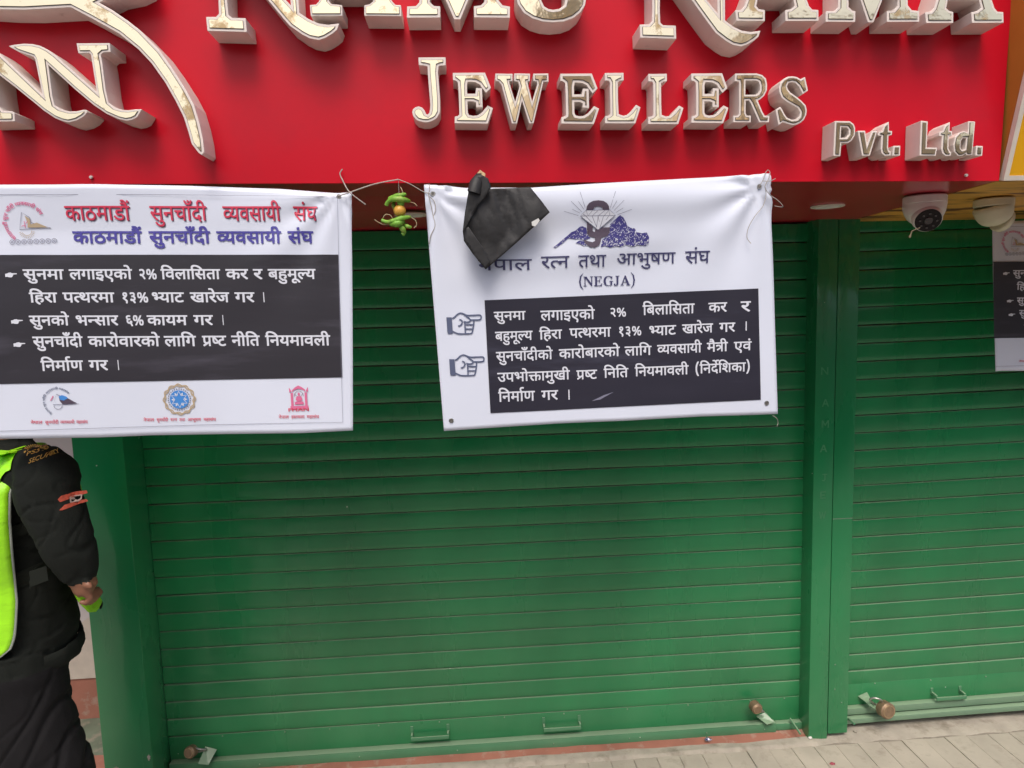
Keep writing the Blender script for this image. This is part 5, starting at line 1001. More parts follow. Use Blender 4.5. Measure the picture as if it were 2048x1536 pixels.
def latin(bn, txt, x0, x1, zb, h, m, name='printed_latin', lift=.0009):
    cu = bpy.data.curves.new('t', 'FONT'); cu.body = txt; cu.size = 1; cu.fill_mode = 'FRONT'; cu.offset = .015; cu.resolution_u = 2
    ob = bpy.data.objects.new('t', cu); me = bpy.data.meshes.new_from_object(ob)
    vs = [(v.co.x, v.co.y) for v in me.vertices]; fs = [tuple(p.vertices) for p in me.polygons]
    bpy.data.objects.remove(ob); bpy.data.curves.remove(cu); bpy.data.meshes.remove(me)
    xm = min(v[0] for v in vs); xM = max(v[0] for v in vs); zm = min(v[1] for v in vs); zM = max(v[1] for v in vs)
    V = [(x0 + (a - xm) / (xM - xm) * (x1 - x0), zb + (c - zm) / (zM - zm) * h) for a, c in vs]
    if bn is None: return V, fs
    return bn.put(name, V, fs, m, lift)

# left banner design, in its own world placement
LT = [(-1.1161, 2.1555), (-1.0735, 2.157), (-0.8708, 2.1545), (-0.642, 2.148), (-0.4328, 2.1384), (-0.3389, 2.1297), (-0.2964, 2.1253), (-0.2641, 2.1283)]
LBt = [(-1.1813, 1.558), (-1.137, 1.5599), (-0.9033, 1.5526), (-0.7845, 1.5527), (-0.5443, 1.5465), (-0.4225, 1.5428), (-0.2933, 1.5438)]
def pk(x, z, cx, cz, w): return math.exp(-((x - cx) ** 2 + (z - cz) ** 2) / (w * w))
def wave_left(x, z):
    ztop = 2.15
    d = max(0.0, min(1.0, (ztop - z) / .6))
    f = 0.015 * noise.noise(Vector((x * 2.6, z * .8, 1.7))) * (0.3 + d)
    f += 0.0035 * noise.noise(Vector((x * 9, z * 2.5, 4.1))) * (1 - .5 * d)
    # pull lines fanning out of the tied corner
    cx, cz = LT[-2]
    r = math.hypot(x - cx, z - cz); a = math.atan2(z - cz, x - cx)
    f += 0.0060 * math.sin(a * 11) * math.exp(-r * 6) * min(1, r * 25)
    f += -0.012 * max(0, 1 - d * 6) * (0.4 + .6 * math.sin(x * 5))
    return f

def left_design(bn, full=True):
    """prints the left banner's artwork; words outside the frame are still part of the sheet"""
    q = lambda a: (a[0], a[2])
    bn.quad('black_panel', [(-1.1175, 1.9981), (-0.3046, 1.9795), (-0.3117, 1.679), (-1.1505, 1.6934)], M_BLACK_INK, .0004, (64, 22))
    bl = lambda pts: [(p[0], p[2]) for p in pts]
    bn.strokes('border_line', [[(-1.0983, 2.1347), (-0.7358, 2.129), (-0.2981, 2.1171), (-0.3083, 1.8697), (-0.3167, 1.5663), (-0.6631, 1.5739), (-1.1582, 1.5792)]], .0010, M_GREY_INK, .0016)
    for i, ln in enumerate(LEFT_TEXT):
        if i == 0:
            bn.text(ln, M_MAROON_INK, .004, 'title_shadow', .0012, .0018, -.0020)
            bn.text(ln, M_RED_INK, .006, 'title_word', .0021)
        elif i == 1: bn.text(ln, M_BLUE_INK, .024, 'title_word')
        elif i < 7: bn.text(ln, M_WHITE_INK, .021)
        else: bn.text(ln, M_RED_INK, .006, 'caption_word')
    # small pointing hands
    for (x, z) in ((-1.0683, 1.9502), (-1.066, 1.8404), (-1.066, 1.7855)):
        s_ = .0115
        hp = [(-1.15, -.40), (-1.15, .25), (-.75, .30), (-.45, .45), (.0, .50), (.15, .36), (1.15, .30), (1.2, .12), (.35, .05), (.45, -.08), (.30, -.22), (.25, -.38), (.05, -.50), (-.5, -.45), (-.75, -.35)]
        bn.fills('pointing_hand', [[[(x + a * s_, z + b * s_) for a, b in hp]]], M_WHITE_INK)
    # emblem top left: triangle, golden wedge, sun ring, circled dots, arc text
    e = lambda px, pz: (px, pz)
    cx, cz = (-1.0241, 2.0701)
    arc_text(bn, 'काठमाडौं सुन चाँदी व्यवसायी संघ', cx, cz, .040, 235, 25, .0075, M_PINK_INK, .02)
    bn.strokes('emblem_outline', [[(cx - .014, cz - .015), (cx - .004, cz + .024), (cx + .012, cz + .012), (cx + .014, cz), (cx + .056, cz - .013), (cx - .014, cz - .015)]], .0014, M_GREY_INK)
    bn.fills('emblem_wedge', [[[(cx + .002, cz + .016), (cx + .012, cz + .009), (cx + .012, cz - .004), (cx + .026, cz + .0), (cx + .050, cz - .0115), (cx + .004, cz - .011), (cx + .006, cz - .002)]]], M_TAN_INK)
    bn.strokes('emblem_sun', [circle(cx + .001, cz - .018, .011, 20, 200, 360)] + [[(cx + .001 + math.cos(a) * .013, cz - .018 + math.sin(a) * .013), (cx + .001 + math.cos(a) * .018, cz - .018 + math.sin(a) * .018)] for a in [math.radians(k) for k in range(195, 350, 14)]], .0010, M_TAN_INK)
    bn.strokes('emblem_figure', [[(cx - .009, cz - .008), (cx - .004, cz - .006), (cx + .001, cz - .007)], [(cx - .001, cz + .004), (cx - .001, cz - .012)], [(cx + .002, cz - .002), (cx + .006, cz + .003)]], .0014, M_PINK_INK)
    rx, rz = (-1.0581, 2.0263)
    bn.strokes('ring_row', [circle(rx + k * .0134, rz + k * .0002, .0054, 16) for k in range(8)] + [circle(rx + k * .0134, rz + k * .0002, .0020, 8) for k in range(8)], .0011, M_GREY_INK)
    # bottom emblems
    cx, cz = (-0.9921, 1.6449)
    arc_text(bn, 'नेपाल सुन चाँदी व्यवसायी महासंघ', cx, cz, .030, 240, 35, .0045, M_SLATE_INK, .012)
    bn.strokes('emblem_outline', [[(cx - .012, cz - .007), (cx - .002, cz + .018), (cx + .048, cz - .0075), (cx - .012, cz - .007)]], .0012, M_NAVY_INK)
    bn.fills('emblem_wedge', [[[(cx + .003, cz + .012), (cx + .010, cz + .013), (cx + .024, cz + .007), (cx + .044, cz - .006), (cx + .010, cz - .0066), (cx + .004, cz + .002)]]], M_PURPLE_INK, .0010)
    bn.fills('emblem_cap', [[[(cx + .003, cz + .0125), (cx + .010, cz + .0155), (cx + .020, cz + .012), (cx + .024, cz + .0075), (cx + .014, cz + .002), (cx + .006, cz + .004)]]], M_SKY_INK, .0012)
    bn.strokes('emblem_bowl', [circle(cx - .001, cz - .009, .0095, 16, 180, 360)], .0012, M_GREY_INK)
    bn.strokes('emblem_mark', [[(cx - .017, cz + .003), (cx - .010, cz + .014)]], .0022, M_PINK_INK)
    cx, cz = (-0.7076, 1.639)
    flower = [(cx + math.cos(t_) * (.0365 + .0018 * math.cos(12 * t_)), cz + math.sin(t_) * (.0365 + .0018 * math.cos(12 * t_))) for t_ in [2 * math.pi * k / 96 for k in range(97)]]
    flower2 = [(cx + math.cos(t_) * (.0335 + .0016 * math.sin(12 * t_)), cz + math.sin(t_) * (.0335 + .0016 * math.sin(12 * t_))) for t_ in [2 * math.pi * k / 96 for k in range(97)]]
    bn.strokes('flower_ring', [flower, flower2], .0028, M_TAN_INK)
    bn.strokes('dotted_ring', [circle(cx, cz, .0262, 2, a, a + 6) for a in range(0, 360, 12)], .0022, M_SLATE_INK)
    bn.fills('blue_disc', [[circle(cx, cz, .0225, 32)[:-1]]], M_SKY_INK, .0008)
    star = []
    for k in range(12):
        a = math.radians(90 + k * 30); r_ = .0205 if k % 2 == 0 else .0105
        star.append((cx + math.cos(a) * r_, cz + math.sin(a) * r_))
    bn.strokes('star', [star + [star[0]]], .0018, M_WHITE_INK, .0011)
    bn.fills('star_notches', [[[(cx + math.cos(math.radians(60 * k + 0)) * .0195, cz + math.sin(math.radians(60 * k)) * .0195), (cx + math.cos(math.radians(60 * k - 12)) * .0135, cz + math.sin(math.radians(60 * k - 12)) * .0135), (cx + math.cos(math.radians(60 * k + 12)) * .0135, cz + math.sin(math.radians(60 * k + 12)) * .0135)]] for k in range(6)], M_WHITE_INK, .0013)
    cx, cz = (-0.4206, 1.6331)
    u = .00125
    pil = [[(-20, -22), (-20, 12), (-14, 12), (-14, -22)], [(14, -22), (14, 12), (20, 12), (20, -22)], [(-22, -30), (-22, -22), (22, -22), (22, -30)],
           [(-16, 13), (-12, 18), (0, 22), (12, 18), (16, 13), (16, 19), (8, 26), (0, 30), (-8, 26), (-16, 19)], [(-23, 13), (-23, 26), (-20, 21), (-17, 15)], [(23, 13), (23, 26), (20, 21), (17, 15)]]
    bn.fills('temple_frame', [[[(cx + a * u * .8, cz + b * u * .78) for a, b in p]] for p in pil], M_PINK_INK)
    fig = [[(-3, 10), (0, 13), (3, 10), (3, 6), (0, 4), (-3, 6)], [(-6, 3), (6, 3), (9, -6), (5, -10), (-5, -10), (-9, -6)], [(-11, -12), (-6, -11), (6, -11), (11, -12), (12, -19), (-12, -19)]]
    bn.fills('seated_figure', [[[(cx + a * u * .75, cz + b * u * .75) for a, b in p]] for p in fig], M_PINK_INK)
    bn.strokes('figure_lines', [circle(cx, cz + .002, .011, 18, 0, 180, .014), [(cx + .006, cz + .004), (cx + .011, cz + .010)], [(cx - .006, cz + .004), (cx - .011, cz + .009)]], .0009, M_MAROON_INK)
    latin(bn, 'FHAN', -0.4481, -0.3982, 1.5982, .0085, M_RED_INK)

lb = Banner('protest_banner', 'wide white banner with red title and blue star emblem, hanging over the guard', LT, LBt, -1.0, wave_left, M_VINYL)
left_design(lb)
lb.grommet(-0.2957, 2.1171)

# right banner
RT = [(-0.0897, 2.1416), (-0.0512, 2.1385), (0.0092, 2.1315), (0.168, 2.1274), (0.3413, 2.135), (0.5293, 2.1425), (0.7197, 2.1501), (0.7721, 2.1541)]
RBt = [(-0.0655, 1.5344), (0.2165, 1.5423), (0.4101, 1.5423), (0.5931, 1.5454), (0.7998, 1.5438)]
GA = (-0.0689, 2.1187); GB = (0.743, 2.1217)
def wave_right(x, z):
    d = max(0.0, min(1.0, (2.16 - z) / .6))
    f = 0.013 * noise.noise(Vector((x * 2.4, z * 1.1, 9.3))) * (.3 + d)
    f += 0.0022 * noise.noise(Vector((x * 8, z * 4, 2.2)))
    # sag fold: the sheet hangs from its two corners and billows between them
    u = (x - GA[0]) / (GB[0] - GA[0])
    f += -0.020 * math.exp(-((d - .10) / .10) ** 2) * math.sin(math.pi * max(0, min(1, u)))
    f += -0.008 * math.exp(-((d - .42 + .22 * u) / .07) ** 2) * math.sin(math.pi * max(0, min(1, u)))
    for (gx, gz) in (GA, GB):
        r = math.hypot(x - gx, z - gz); a = math.atan2(z - gz, x - gx)
        f += .0075 * math.sin(a * 9) * math.exp(-r * 5.5) * min(1, r * 25)
    return f
rb = Banner('protest_banner', 'middle white banner with diamond and mountain emblem above its black text panel', RT, RBt, -1.0, wave_right, M_VINYL, 96, 60)
rb.quad('black_panel', [(0.0475, 1.8589), (0.7431, 1.8688), (0.7528, 1.5836), (0.0532, 1.5757)], M_BLACK_INK2, .0004, (60, 30))
for i, ln in enumerate(RIGHT_TEXT):
    rb.text(ln, M_NAVY_INK if i == 0 else M_WHITE_INK, .006 if i == 0 else .016, 'title_word' if i == 0 else 'printed_word')
# scratch across the black panel
rb.fills('scratch', [[[(0.3113, 1.5965), (0.3332, 1.5996), (0.3683, 1.6175), (0.3437, 1.6107)]]], M_GREY_INK)
# serif capitals (NEGJA)
SER = {'(': ([[(.36, -.25), (.12, 0), (.05, .35), (.12, .72), (.36, .95), (.36, .90), (.22, .70), (.17, .35), (.22, .02), (.36, -.20)]], .38),
 ')': ([[(.02, -.25), (.26, 0), (.33, .35), (.26, .72), (.02, .95), (.02, .90), (.16, .70), (.21, .35), (.16, .02), (.02, -.20)]], .38),
 'N': ([[(.0, 0), (.0, .04), (.08, .06), (.08, .64), (.0, .67), (.0, .70), (.22, .70), (.58, .22), (.58, .64), (.49, .67), (.49, .70), (.74, .70), (.74, .67), (.65, .64), (.65, 0), (.60, 0), (.15, .58), (.15, .06), (.24, .04), (.24, 0)]], .78),
 'E': ([[(.0, 0), (.0, .04), (.09, .06), (.09, .64), (.0, .66), (.0, .70), (.58, .70), (.58, .52), (.54, .52), (.48, .63), (.40, .66), (.24, .66), (.24, .39), (.34, .39), (.40, .42), (.42, .50), (.45, .50), (.45, .23), (.42, .23), (.40, .31), (.34, .35), (.24, .35), (.24, .05), (.42, .05), (.52, .09), (.58, .20), (.62, .20), (.59, 0)]], .68),
 'G': ([[(.70, .68), (.66, .68), (.62, .65), (.55, .69), (.40, .71), (.22, .68), (.08, .55), (.03, .35), (.08, .15), (.22, .02), (.40, -.02), (.56, .01), (.68, .06), (.68, .28), (.76, .30), (.76, .34), (.48, .34), (.48, .30), (.55, .28), (.55, .07), (.48, .03), (.38, .03), (.25, .10), (.19, .35), (.25, .58), (.38, .66), (.54, .62), (.64, .48), (.68, .48)]], .80),
 'J': ([[(.12, .70), (.12, .66), (.20, .64), (.20, .12), (.17, .04), (.12, .03), (.13, .10), (.08, .16), (.01, .13), (.0, .05), (.05, -.01), (.16, -.02), (.28, .02), (.34, .12), (.34, .64), (.43, .66), (.43, .70)]], .50),
 'A': ([[(.0, 0), (.0, .04), (.07, .06), (.32, .71), (.39, .71), (.66, .06), (.73, .04), (.73, 0), (.43, 0), (.43, .04), (.50, .06), (.44, .20), (.20, .20), (.15, .07), (.24, .04), (.24, 0)], [(.22, .25), (.42, .25), (.32, .51)]], .75)}
x_ = 0.2833; xe = 0.4289; zb0 = 1.8863; zb1 = 1.8861
tw = sum(SER[c][1] for c in '(NEGJA)'); s_ = (xe - x_) / tw
hh = 0.0242 / .70
polys = []; cur = 0
for c in '(NEGJA)':
    cs, w_ = SER[c]; zb = zb0 + (zb1 - zb0) * cur / tw
    polys.append([[(x_ + (cur + a) * s_, zb + b * hh) for a, b in q_] for q_ in cs]); cur += w_
rb.fills('serif_line', polys, M_NAVY_INK)
# pointing hands with cuffs
for (ox, oy) in ((885, 615), (891, 698.5)):
    pass
HANDS = [[(-0.0482, 1.8198), (-0.035, 1.8194), (-0.0334, 1.7806), (-0.0371, 1.7786), (-0.0456, 1.7788), (-0.0472, 1.7835)], [(-0.0339, 1.8163), (-0.0277, 1.8198), (-0.0214, 1.8256), (-0.0128, 1.829), (-0.0045, 1.8263), (0.0039, 1.823), (0.0196, 1.8228), (0.033, 1.8228), (0.0371, 1.8208), (0.0378, 1.8166), (0.0362, 1.8124), (0.0313, 1.811), (0.0192, 1.8111), (0.0107, 1.8113)], [(-0.0045, 1.8257), (0.0025, 1.8195), (0.009, 1.8144), (0.0107, 1.8105), (0.0075, 1.807), (0.0008, 1.8062), (-0.0064, 1.8082)], [(-0.0165, 1.8134), (-0.0117, 1.8114), (-0.0094, 1.8071), (-0.0114, 1.8017), (-0.0152, 1.7982), (-0.0201, 1.7972)], [(-0.0034, 1.8063), (-0.003, 1.7942), (-0.0028, 1.7797)], [(0.0192, 1.8099), (0.0189, 1.802), (0.0166, 1.79), (0.0139, 1.7803), (0.0107, 1.778), (-0.0038, 1.7775), (-0.0196, 1.7784), (-0.0268, 1.781), (-0.0345, 1.7849)], [(-0.0024, 1.8003), (0.0176, 1.7994)], [(-0.0024, 1.7894), (0.0154, 1.7888)], [(-0.0455, 1.7159), (-0.0321, 1.7154), (-0.0306, 1.6762), (-0.0343, 1.6741), (-0.0428, 1.6744), (-0.0445, 1.6791)], [(-0.031, 1.7123), (-0.0248, 1.7158), (-0.0185, 1.7217), (-0.0099, 1.7251), (-0.0014, 1.7223), (0.007, 1.719), (0.0228, 1.7187), (0.0363, 1.7186), (0.0405, 1.7166), (0.0412, 1.7123), (0.0396, 1.7081), (0.0346, 1.7067), (0.0224, 1.7068), (0.0139, 1.7071)], [(-0.0015, 1.7217), (0.0056, 1.7154), (0.0122, 1.7103), (0.0139, 1.7063), (0.0107, 1.7027), (0.0039, 1.702), (-0.0033, 1.704)], [(-0.0135, 1.7093), (-0.0087, 1.7073), (-0.0064, 1.7029), (-0.0084, 1.6975), (-0.0122, 1.6939), (-0.0171, 1.6929)], [(-0.0003, 1.7021), (0.0001, 1.6898), (0.0003, 1.6751)], [(0.0224, 1.7056), (0.0221, 1.6976), (0.0198, 1.6854), (0.0171, 1.6757), (0.0139, 1.6733), (-0.0008, 1.6729), (-0.0166, 1.6738), (-0.0238, 1.6765), (-0.0316, 1.6805)], [(0.0007, 1.6959), (0.0208, 1.695)], [(0.0006, 1.6849), (0.0186, 1.6843)]]
for k in range(2):
    grp = HANDS[k * 8:(k + 1) * 8]
    rb.fills('hand_cuff', [[grp[0]]], M_SLATE_INK)
    rb.strokes('pointing_hand', [[tuple(p) for p in (smooth_path([(a, b, 0) for a, b in g], 3))][:] and [(p[0], p[1]) for p in smooth_path([(a, b, 0) for a, b in g], 3)] for g in grp[1:]], .0036, M_SLATE_INK)
# emblem: rays, gem, monogram, mountains
EM = {'rays': [[(0.2884, 2.1145), (0.3004, 2.0767)], [(0.2839, 2.0913), (0.297, 2.0729)], [(0.2659, 2.0923), (0.2922, 2.0671)], [(0.2689, 2.0734), (0.2874, 2.064)], [(0.2488, 2.069), (0.284, 2.0582)], [(0.376, 2.1141), (0.363, 2.0754)], [(0.3788, 2.0914), (0.3681, 2.0734)], [(0.3966, 2.0923), (0.3723, 2.0683)], [(0.395, 2.0741), (0.3767, 2.0634)], [(0.4159, 2.0701), (0.3814, 2.0585)]], 'gem': [[(0.303, 2.0705), (0.2887, 2.0572), (0.3337, 2.0234), (0.3762, 2.0576), (0.3606, 2.0703), (0.303, 2.0705)], [(0.2887, 2.0572), (0.3762, 2.0563)], [(0.303, 2.0705), (0.3074, 2.0568), (0.3183, 2.0692), (0.3181, 2.0566), (0.3317, 2.0689), (0.3329, 2.0562), (0.3492, 2.0692), (0.3477, 2.0562), (0.3593, 2.0694), (0.3625, 2.0565)], [(0.2954, 2.0618), (0.3027, 2.0565), (0.3284, 2.0298)], [(0.3181, 2.0562), (0.3311, 2.0272)], [(0.3329, 2.0559), (0.3291, 2.0272)], [(0.3329, 2.0559), (0.3392, 2.0296)], [(0.3463, 2.0556), (0.3378, 2.027)], [(0.3598, 2.0566), (0.3419, 2.0309)]], 'ring': [[(0.303, 2.071), (0.3045, 2.0798), (0.3106, 2.0875), (0.3201, 2.0919), (0.3328, 2.0933), (0.3455, 2.0914), (0.3542, 2.086), (0.3594, 2.0787), (0.3602, 2.0703), (0.3452, 2.0706), (0.3426, 2.0765), (0.3319, 2.0796), (0.3225, 2.0769), (0.3197, 2.0707)]], 'mono': [[(0.3052, 2.0434), (0.3204, 2.0313), (0.3202, 2.0209), (0.3256, 2.0181), (0.327, 2.0259), (0.333, 2.0232), (0.3405, 2.0263), (0.3446, 2.0295), (0.3634, 2.0291), (0.3626, 2.016), (0.3564, 2.0083), (0.3415, 2.004), (0.34, 1.9955), (0.3359, 1.9864), (0.325, 1.9807), (0.3129, 1.9823), (0.3035, 1.9885), (0.297, 1.9978), (0.3011, 2.0003), (0.3091, 1.9962), (0.3198, 1.994), (0.3259, 1.9971), (0.3247, 2.005), (0.3133, 2.0079), (0.3067, 2.0133)]], 'mtn': [[(0.2216, 1.9838), (0.2324, 1.9914), (0.2461, 2.0029), (0.2583, 2.0118), (0.2665, 2.0194), (0.2773, 2.0231), (0.2882, 2.032), (0.2949, 2.0332), (0.3042, 2.0291), (0.3067, 2.0133), (0.3146, 2.004), (0.2957, 1.9991), (0.2877, 2.0033), (0.2769, 2.0022), (0.2595, 2.0052), (0.2418, 1.9912), (0.2269, 1.9817)], [(0.2767, 1.993), (0.2876, 1.9993), (0.2983, 1.9965), (0.3075, 1.9857), (0.2954, 1.986), (0.2874, 1.9902)], [(0.3398, 1.981), (0.3441, 1.9993), (0.3564, 2.0069), (0.3633, 2.0186), (0.3628, 2.0291), (0.3635, 2.0356), (0.3745, 2.0458), (0.3826, 2.0535), (0.3881, 2.0576), (0.3961, 2.0519), (0.4027, 2.0413), (0.4067, 2.0321), (0.4148, 2.0266), (0.4256, 2.0251), (0.4296, 2.0158), (0.4445, 2.0128), (0.4553, 2.0152), (0.4614, 2.0032), (0.4606, 1.9887), (0.4537, 1.9823), (0.4306, 1.9842), (0.417, 1.9805), (0.4035, 1.9861), (0.3899, 1.9812), (0.3763, 1.9828), (0.3628, 1.9798), (0.3493, 1.9848)]], 'snow': [[(0.3723, 2.0341), (0.3765, 2.0438), (0.3802, 2.0428), (0.3759, 2.0318)], [(0.3812, 2.0431), (0.3844, 2.0505), (0.3872, 2.0498), (0.3839, 2.0413)], [(0.3886, 2.0468), (0.3916, 2.0537), (0.3942, 2.053), (0.3912, 2.0452)], [(0.385, 2.0286), (0.3898, 2.0394), (0.3939, 2.0384), (0.3891, 2.026)], [(0.3959, 2.0297), (0.3991, 2.0371), (0.4019, 2.0364), (0.3986, 2.0279)], [(0.3673, 2.0159), (0.3716, 2.0256), (0.3752, 2.0246), (0.371, 2.0136)], [(0.3753, 2.0091), (0.3808, 2.0217), (0.3856, 2.0205), (0.3801, 2.0061)], [(0.3875, 2.0115), (0.3925, 2.0229), (0.3968, 2.0218), (0.3918, 2.0088)], [(0.3996, 2.006), (0.4039, 2.0157), (0.4076, 2.0147), (0.4033, 2.0036)], [(0.4118, 2.0017), (0.4168, 2.0132), (0.4211, 2.012), (0.4161, 1.999)], [(0.4226, 1.9989), (0.4284, 2.012), (0.4333, 2.0107), (0.4276, 1.9957)], [(0.4348, 1.9959), (0.4403, 2.0086), (0.4451, 2.0073), (0.4396, 1.9929)], [(0.4457, 1.9944), (0.4511, 2.007), (0.4559, 2.0057), (0.4504, 1.9914)], [(0.4525, 2.0008), (0.4555, 2.0077), (0.4581, 2.007), (0.4551, 1.9992)], [(0.3657, 1.9962), (0.3707, 2.0077), (0.375, 2.0065), (0.37, 1.9935)], [(0.3522, 1.9952), (0.3577, 2.0078), (0.3624, 2.0065), (0.3569, 1.9922)], [(0.3779, 1.9946), (0.3829, 2.0061), (0.3872, 2.0049), (0.3821, 1.9919)], [(0.39, 1.9943), (0.3955, 2.0069), (0.4003, 2.0057), (0.3948, 1.9913)], [(0.4008, 1.9915), (0.4051, 2.0012), (0.4088, 2.0002), (0.4045, 1.9891)], [(0.3574, 1.9846), (0.3612, 1.9932), (0.3644, 1.9923), (0.3606, 1.9825)], [(0.371, 1.9842), (0.3742, 1.9917), (0.377, 1.991), (0.3737, 1.9825)], [(0.3831, 1.984), (0.3864, 1.9914), (0.3892, 1.9907), (0.3859, 1.9822)], [(0.4157, 1.9872), (0.419, 1.9946), (0.4218, 1.9939), (0.4185, 1.9854)], [(0.269, 2.0102), (0.272, 2.0171), (0.2746, 2.0164), (0.2715, 2.0086)], [(0.2771, 2.014), (0.2804, 2.0214), (0.2832, 2.0206), (0.2799, 2.0122)], [(0.288, 2.019), (0.2907, 2.0252), (0.2931, 2.0246), (0.2903, 2.0175)], [(0.2988, 2.0253), (0.3008, 2.0298), (0.3025, 2.0294), (0.3005, 2.0242)], [(0.2582, 2.0052), (0.262, 2.0138), (0.2652, 2.0129), (0.2614, 2.0032)], [(0.2459, 1.9951), (0.2487, 2.0013), (0.251, 2.0007), (0.2482, 1.9936)], [(0.2823, 2.0047), (0.2856, 2.0121), (0.2884, 2.0114), (0.2851, 2.0029)], [(0.2958, 2.0083), (0.2986, 2.0146), (0.3009, 2.014), (0.2982, 2.0068)], [(0.3039, 2.0068), (0.3064, 2.0125), (0.3085, 2.012), (0.306, 2.0055)]]}
rb.fills('mountain_range', [[c_] for c_ in EM['mtn']], M_MTN_INK, .0006)
def inside(p, poly_):
    c = False; n = len(poly_)
    for i in range(n):
        a = poly_[i]; b_ = poly_[i - 1]
        if (a[1] > p[1]) != (b_[1] > p[1]) and p[0] < (b_[0] - a[0]) * (p[1] - a[1]) / (b_[1] - a[1]) + a[0]: c = not c
    return c
sn = []; rs2 = random.Random(5)
for mp_ in EM['mtn']:
    xs1 = [p[0] for p in mp_]; zs1 = [p[1] for p in mp_]
    for k in range(int(70000 * (max(xs1) - min(xs1)) * (max(zs1) - min(zs1)))):
        x = rs2.uniform(min(xs1), max(xs1)); z = rs2.uniform(min(zs1), max(zs1))
        if not inside((x, z), mp_): continue
        low = 1 - (z - min(zs1)) / (max(zs1) - min(zs1))
        if rs2.random() > .35 + .6 * low: continue
        L_ = rs2.uniform(.0018, .0060); w_ = rs2.uniform(.0003, .0010) * (.7 + low); a = math.radians(rs2.uniform(35, 80) + (0 if x > mp_[0][0] + .05 else -20))
        d_ = Vector((math.cos(a), math.sin(a))); n_ = Vector((-d_.y, d_.x)); p0 = Vector((x, z))
        sn.append([[tuple(p0 - d_ * L_ * .5), tuple(p0 + n_ * w_), tuple(p0 + d_ * L_ * .5), tuple(p0 - n_ * w_ * .7)]])
rb.fills('snow_streaks', sn, M_WHITE_INK, .0009)
rb.fills('monogram', [[c_] for c_ in EM['mono']], M_PURPLE_INK, .0012)
rb.fills('ring_top', [[c_] for c_ in EM['ring']], M_PURPLE_INK, .0012)
rb.fills('gem_fill', [[EM['gem'][0][:-1]]], M_WHITE_INK, .0014)
rb.strokes('gem_lines', EM['gem'], .0009, M_NAVY_INK, .0018)
rb.strokes('rays', EM['rays'], .0007, M_NAVY_INK, .0009)
for g_ in (GA, GB, (-0.0463, 1.5605), (0.7688, 1.5739)): rb.grommet(*g_)

# far right banner: same artwork as the left one, hung further back
FT = [(1.8942, 2.0939)]
foff = Vector((1.9036, 0, 2.0937))
src0 = (LT[0][0] + .014, LT[0][1])
sc_ = (0.5439) / (LT[0][1] - LBt[0][1])
def far_wave(x, z): return .006 * noise.noise(Vector((x * 3, z * 1.5, 5))) + .004 * math.sin((x - foff.x) * 30) * math.exp(-(x - foff.x) * 9)
def far_map(x, z): return (foff.x + (x - src0[0]) * sc_ + (src0[1] - z) * sc_ * .167, foff.z + (z - src0[1]) * sc_)
fb_top = [far_map(*p) for p in LT[1:]]; fb_bot = [far_map(*p) for p in LBt[1:]]
fb_top = [(foff.x, foff.z)] + fb_top; _p = far_map(LBt[0][0], LBt[0][1]); fb_bot = [(_p[0] + .024 * sc_, _p[1])] + fb_bot
class FarBanner(Banner):
    def put(s, name, V, F, m, lift=.0007, parent=None, label=None):
        return Banner.put(s, name, [far_map(*p) for p in V], F, m, lift * 1.5, parent, label)
    def Y(s, x, z): return s.y + s.wave(x, z) - (0.0 if getattr(s, 'sheet', None) is None else .0012)
    def text(s, words, m, bold, name='printed_line', lift=.0009, dx=0, dz=0, xs=1.0):
        w2 = []
        for (t, x0, z0, x1, z1, h) in words:
            a = far_map(x0, z0); b = far_map(x1, z1); w2.append((t, a[0], a[1], b[0], b[1], h * sc_))
        return Banner.text(s, w2, m, bold, name, lift * 3.2, dx * sc_, dz * sc_)
fb = FarBanner('protest_banner', 'white banner cut off by the right edge, hung before the right shutter', fb_top, fb_bot, -.30, far_wave, M_VINYL, 60, 40)
left_design(fb)
fb.grommet(foff.x + .012, foff.z - .02)

# ------------------------------------------------------------------ cords
def cord(label, paths, r=.0016, group=None, m=None):
    t = thing('cord', label, 'cord', paths[0][0], group)
    for k, p in enumerate(paths):
        tube('strand', smooth_path(p, 5), r, m or M_CORD, t, 7)
    return t
cord('grey cord tied through the corner of the left banner, one end sticking up', [
    [(-0.2946, -1.006, 2.1173), (-0.2786, -1.008, 2.1214), (-0.2611, -1.004, 2.1276), (-0.2072, -1.0, 2.1449), (-0.1511, -0.992, 2.1559)],
    [(-0.2842, -0.99, 2.1833), (-0.2908, -0.99, 2.1728), (-0.2864, -0.992, 2.1594), (-0.2701, -1.007, 2.1284), (-0.2534, -1.005, 2.1132), (-0.2323, -1.0, 2.097)]], .0015)
cord('grey cord from the sign edge down to the top left corner of the middle banner', [
    [(-0.1511, -0.992, 2.1559), (-0.1236, -0.996, 2.144), (-0.0928, -1.0, 2.1251), (-0.0733, -1.01, 2.1172)],
    [(-0.0774, -1.004, 2.1419), (-0.0766, -1.008, 2.127), (-0.0794, -1.01, 2.115), (-0.0745, -1.008, 2.0915), (-0.0707, -1.008, 2.0677), (-0.0669, -1.008, 2.0414), (-0.0775, -1.008, 2.0202), (-0.0832, -1.008, 1.9987)],
    [(-0.0795, -1.01, 2.1126), (-0.0669, -1.008, 2.1009), (-0.064, -1.008, 2.0818), (-0.0695, -1.008, 2.0653)]], .0010)
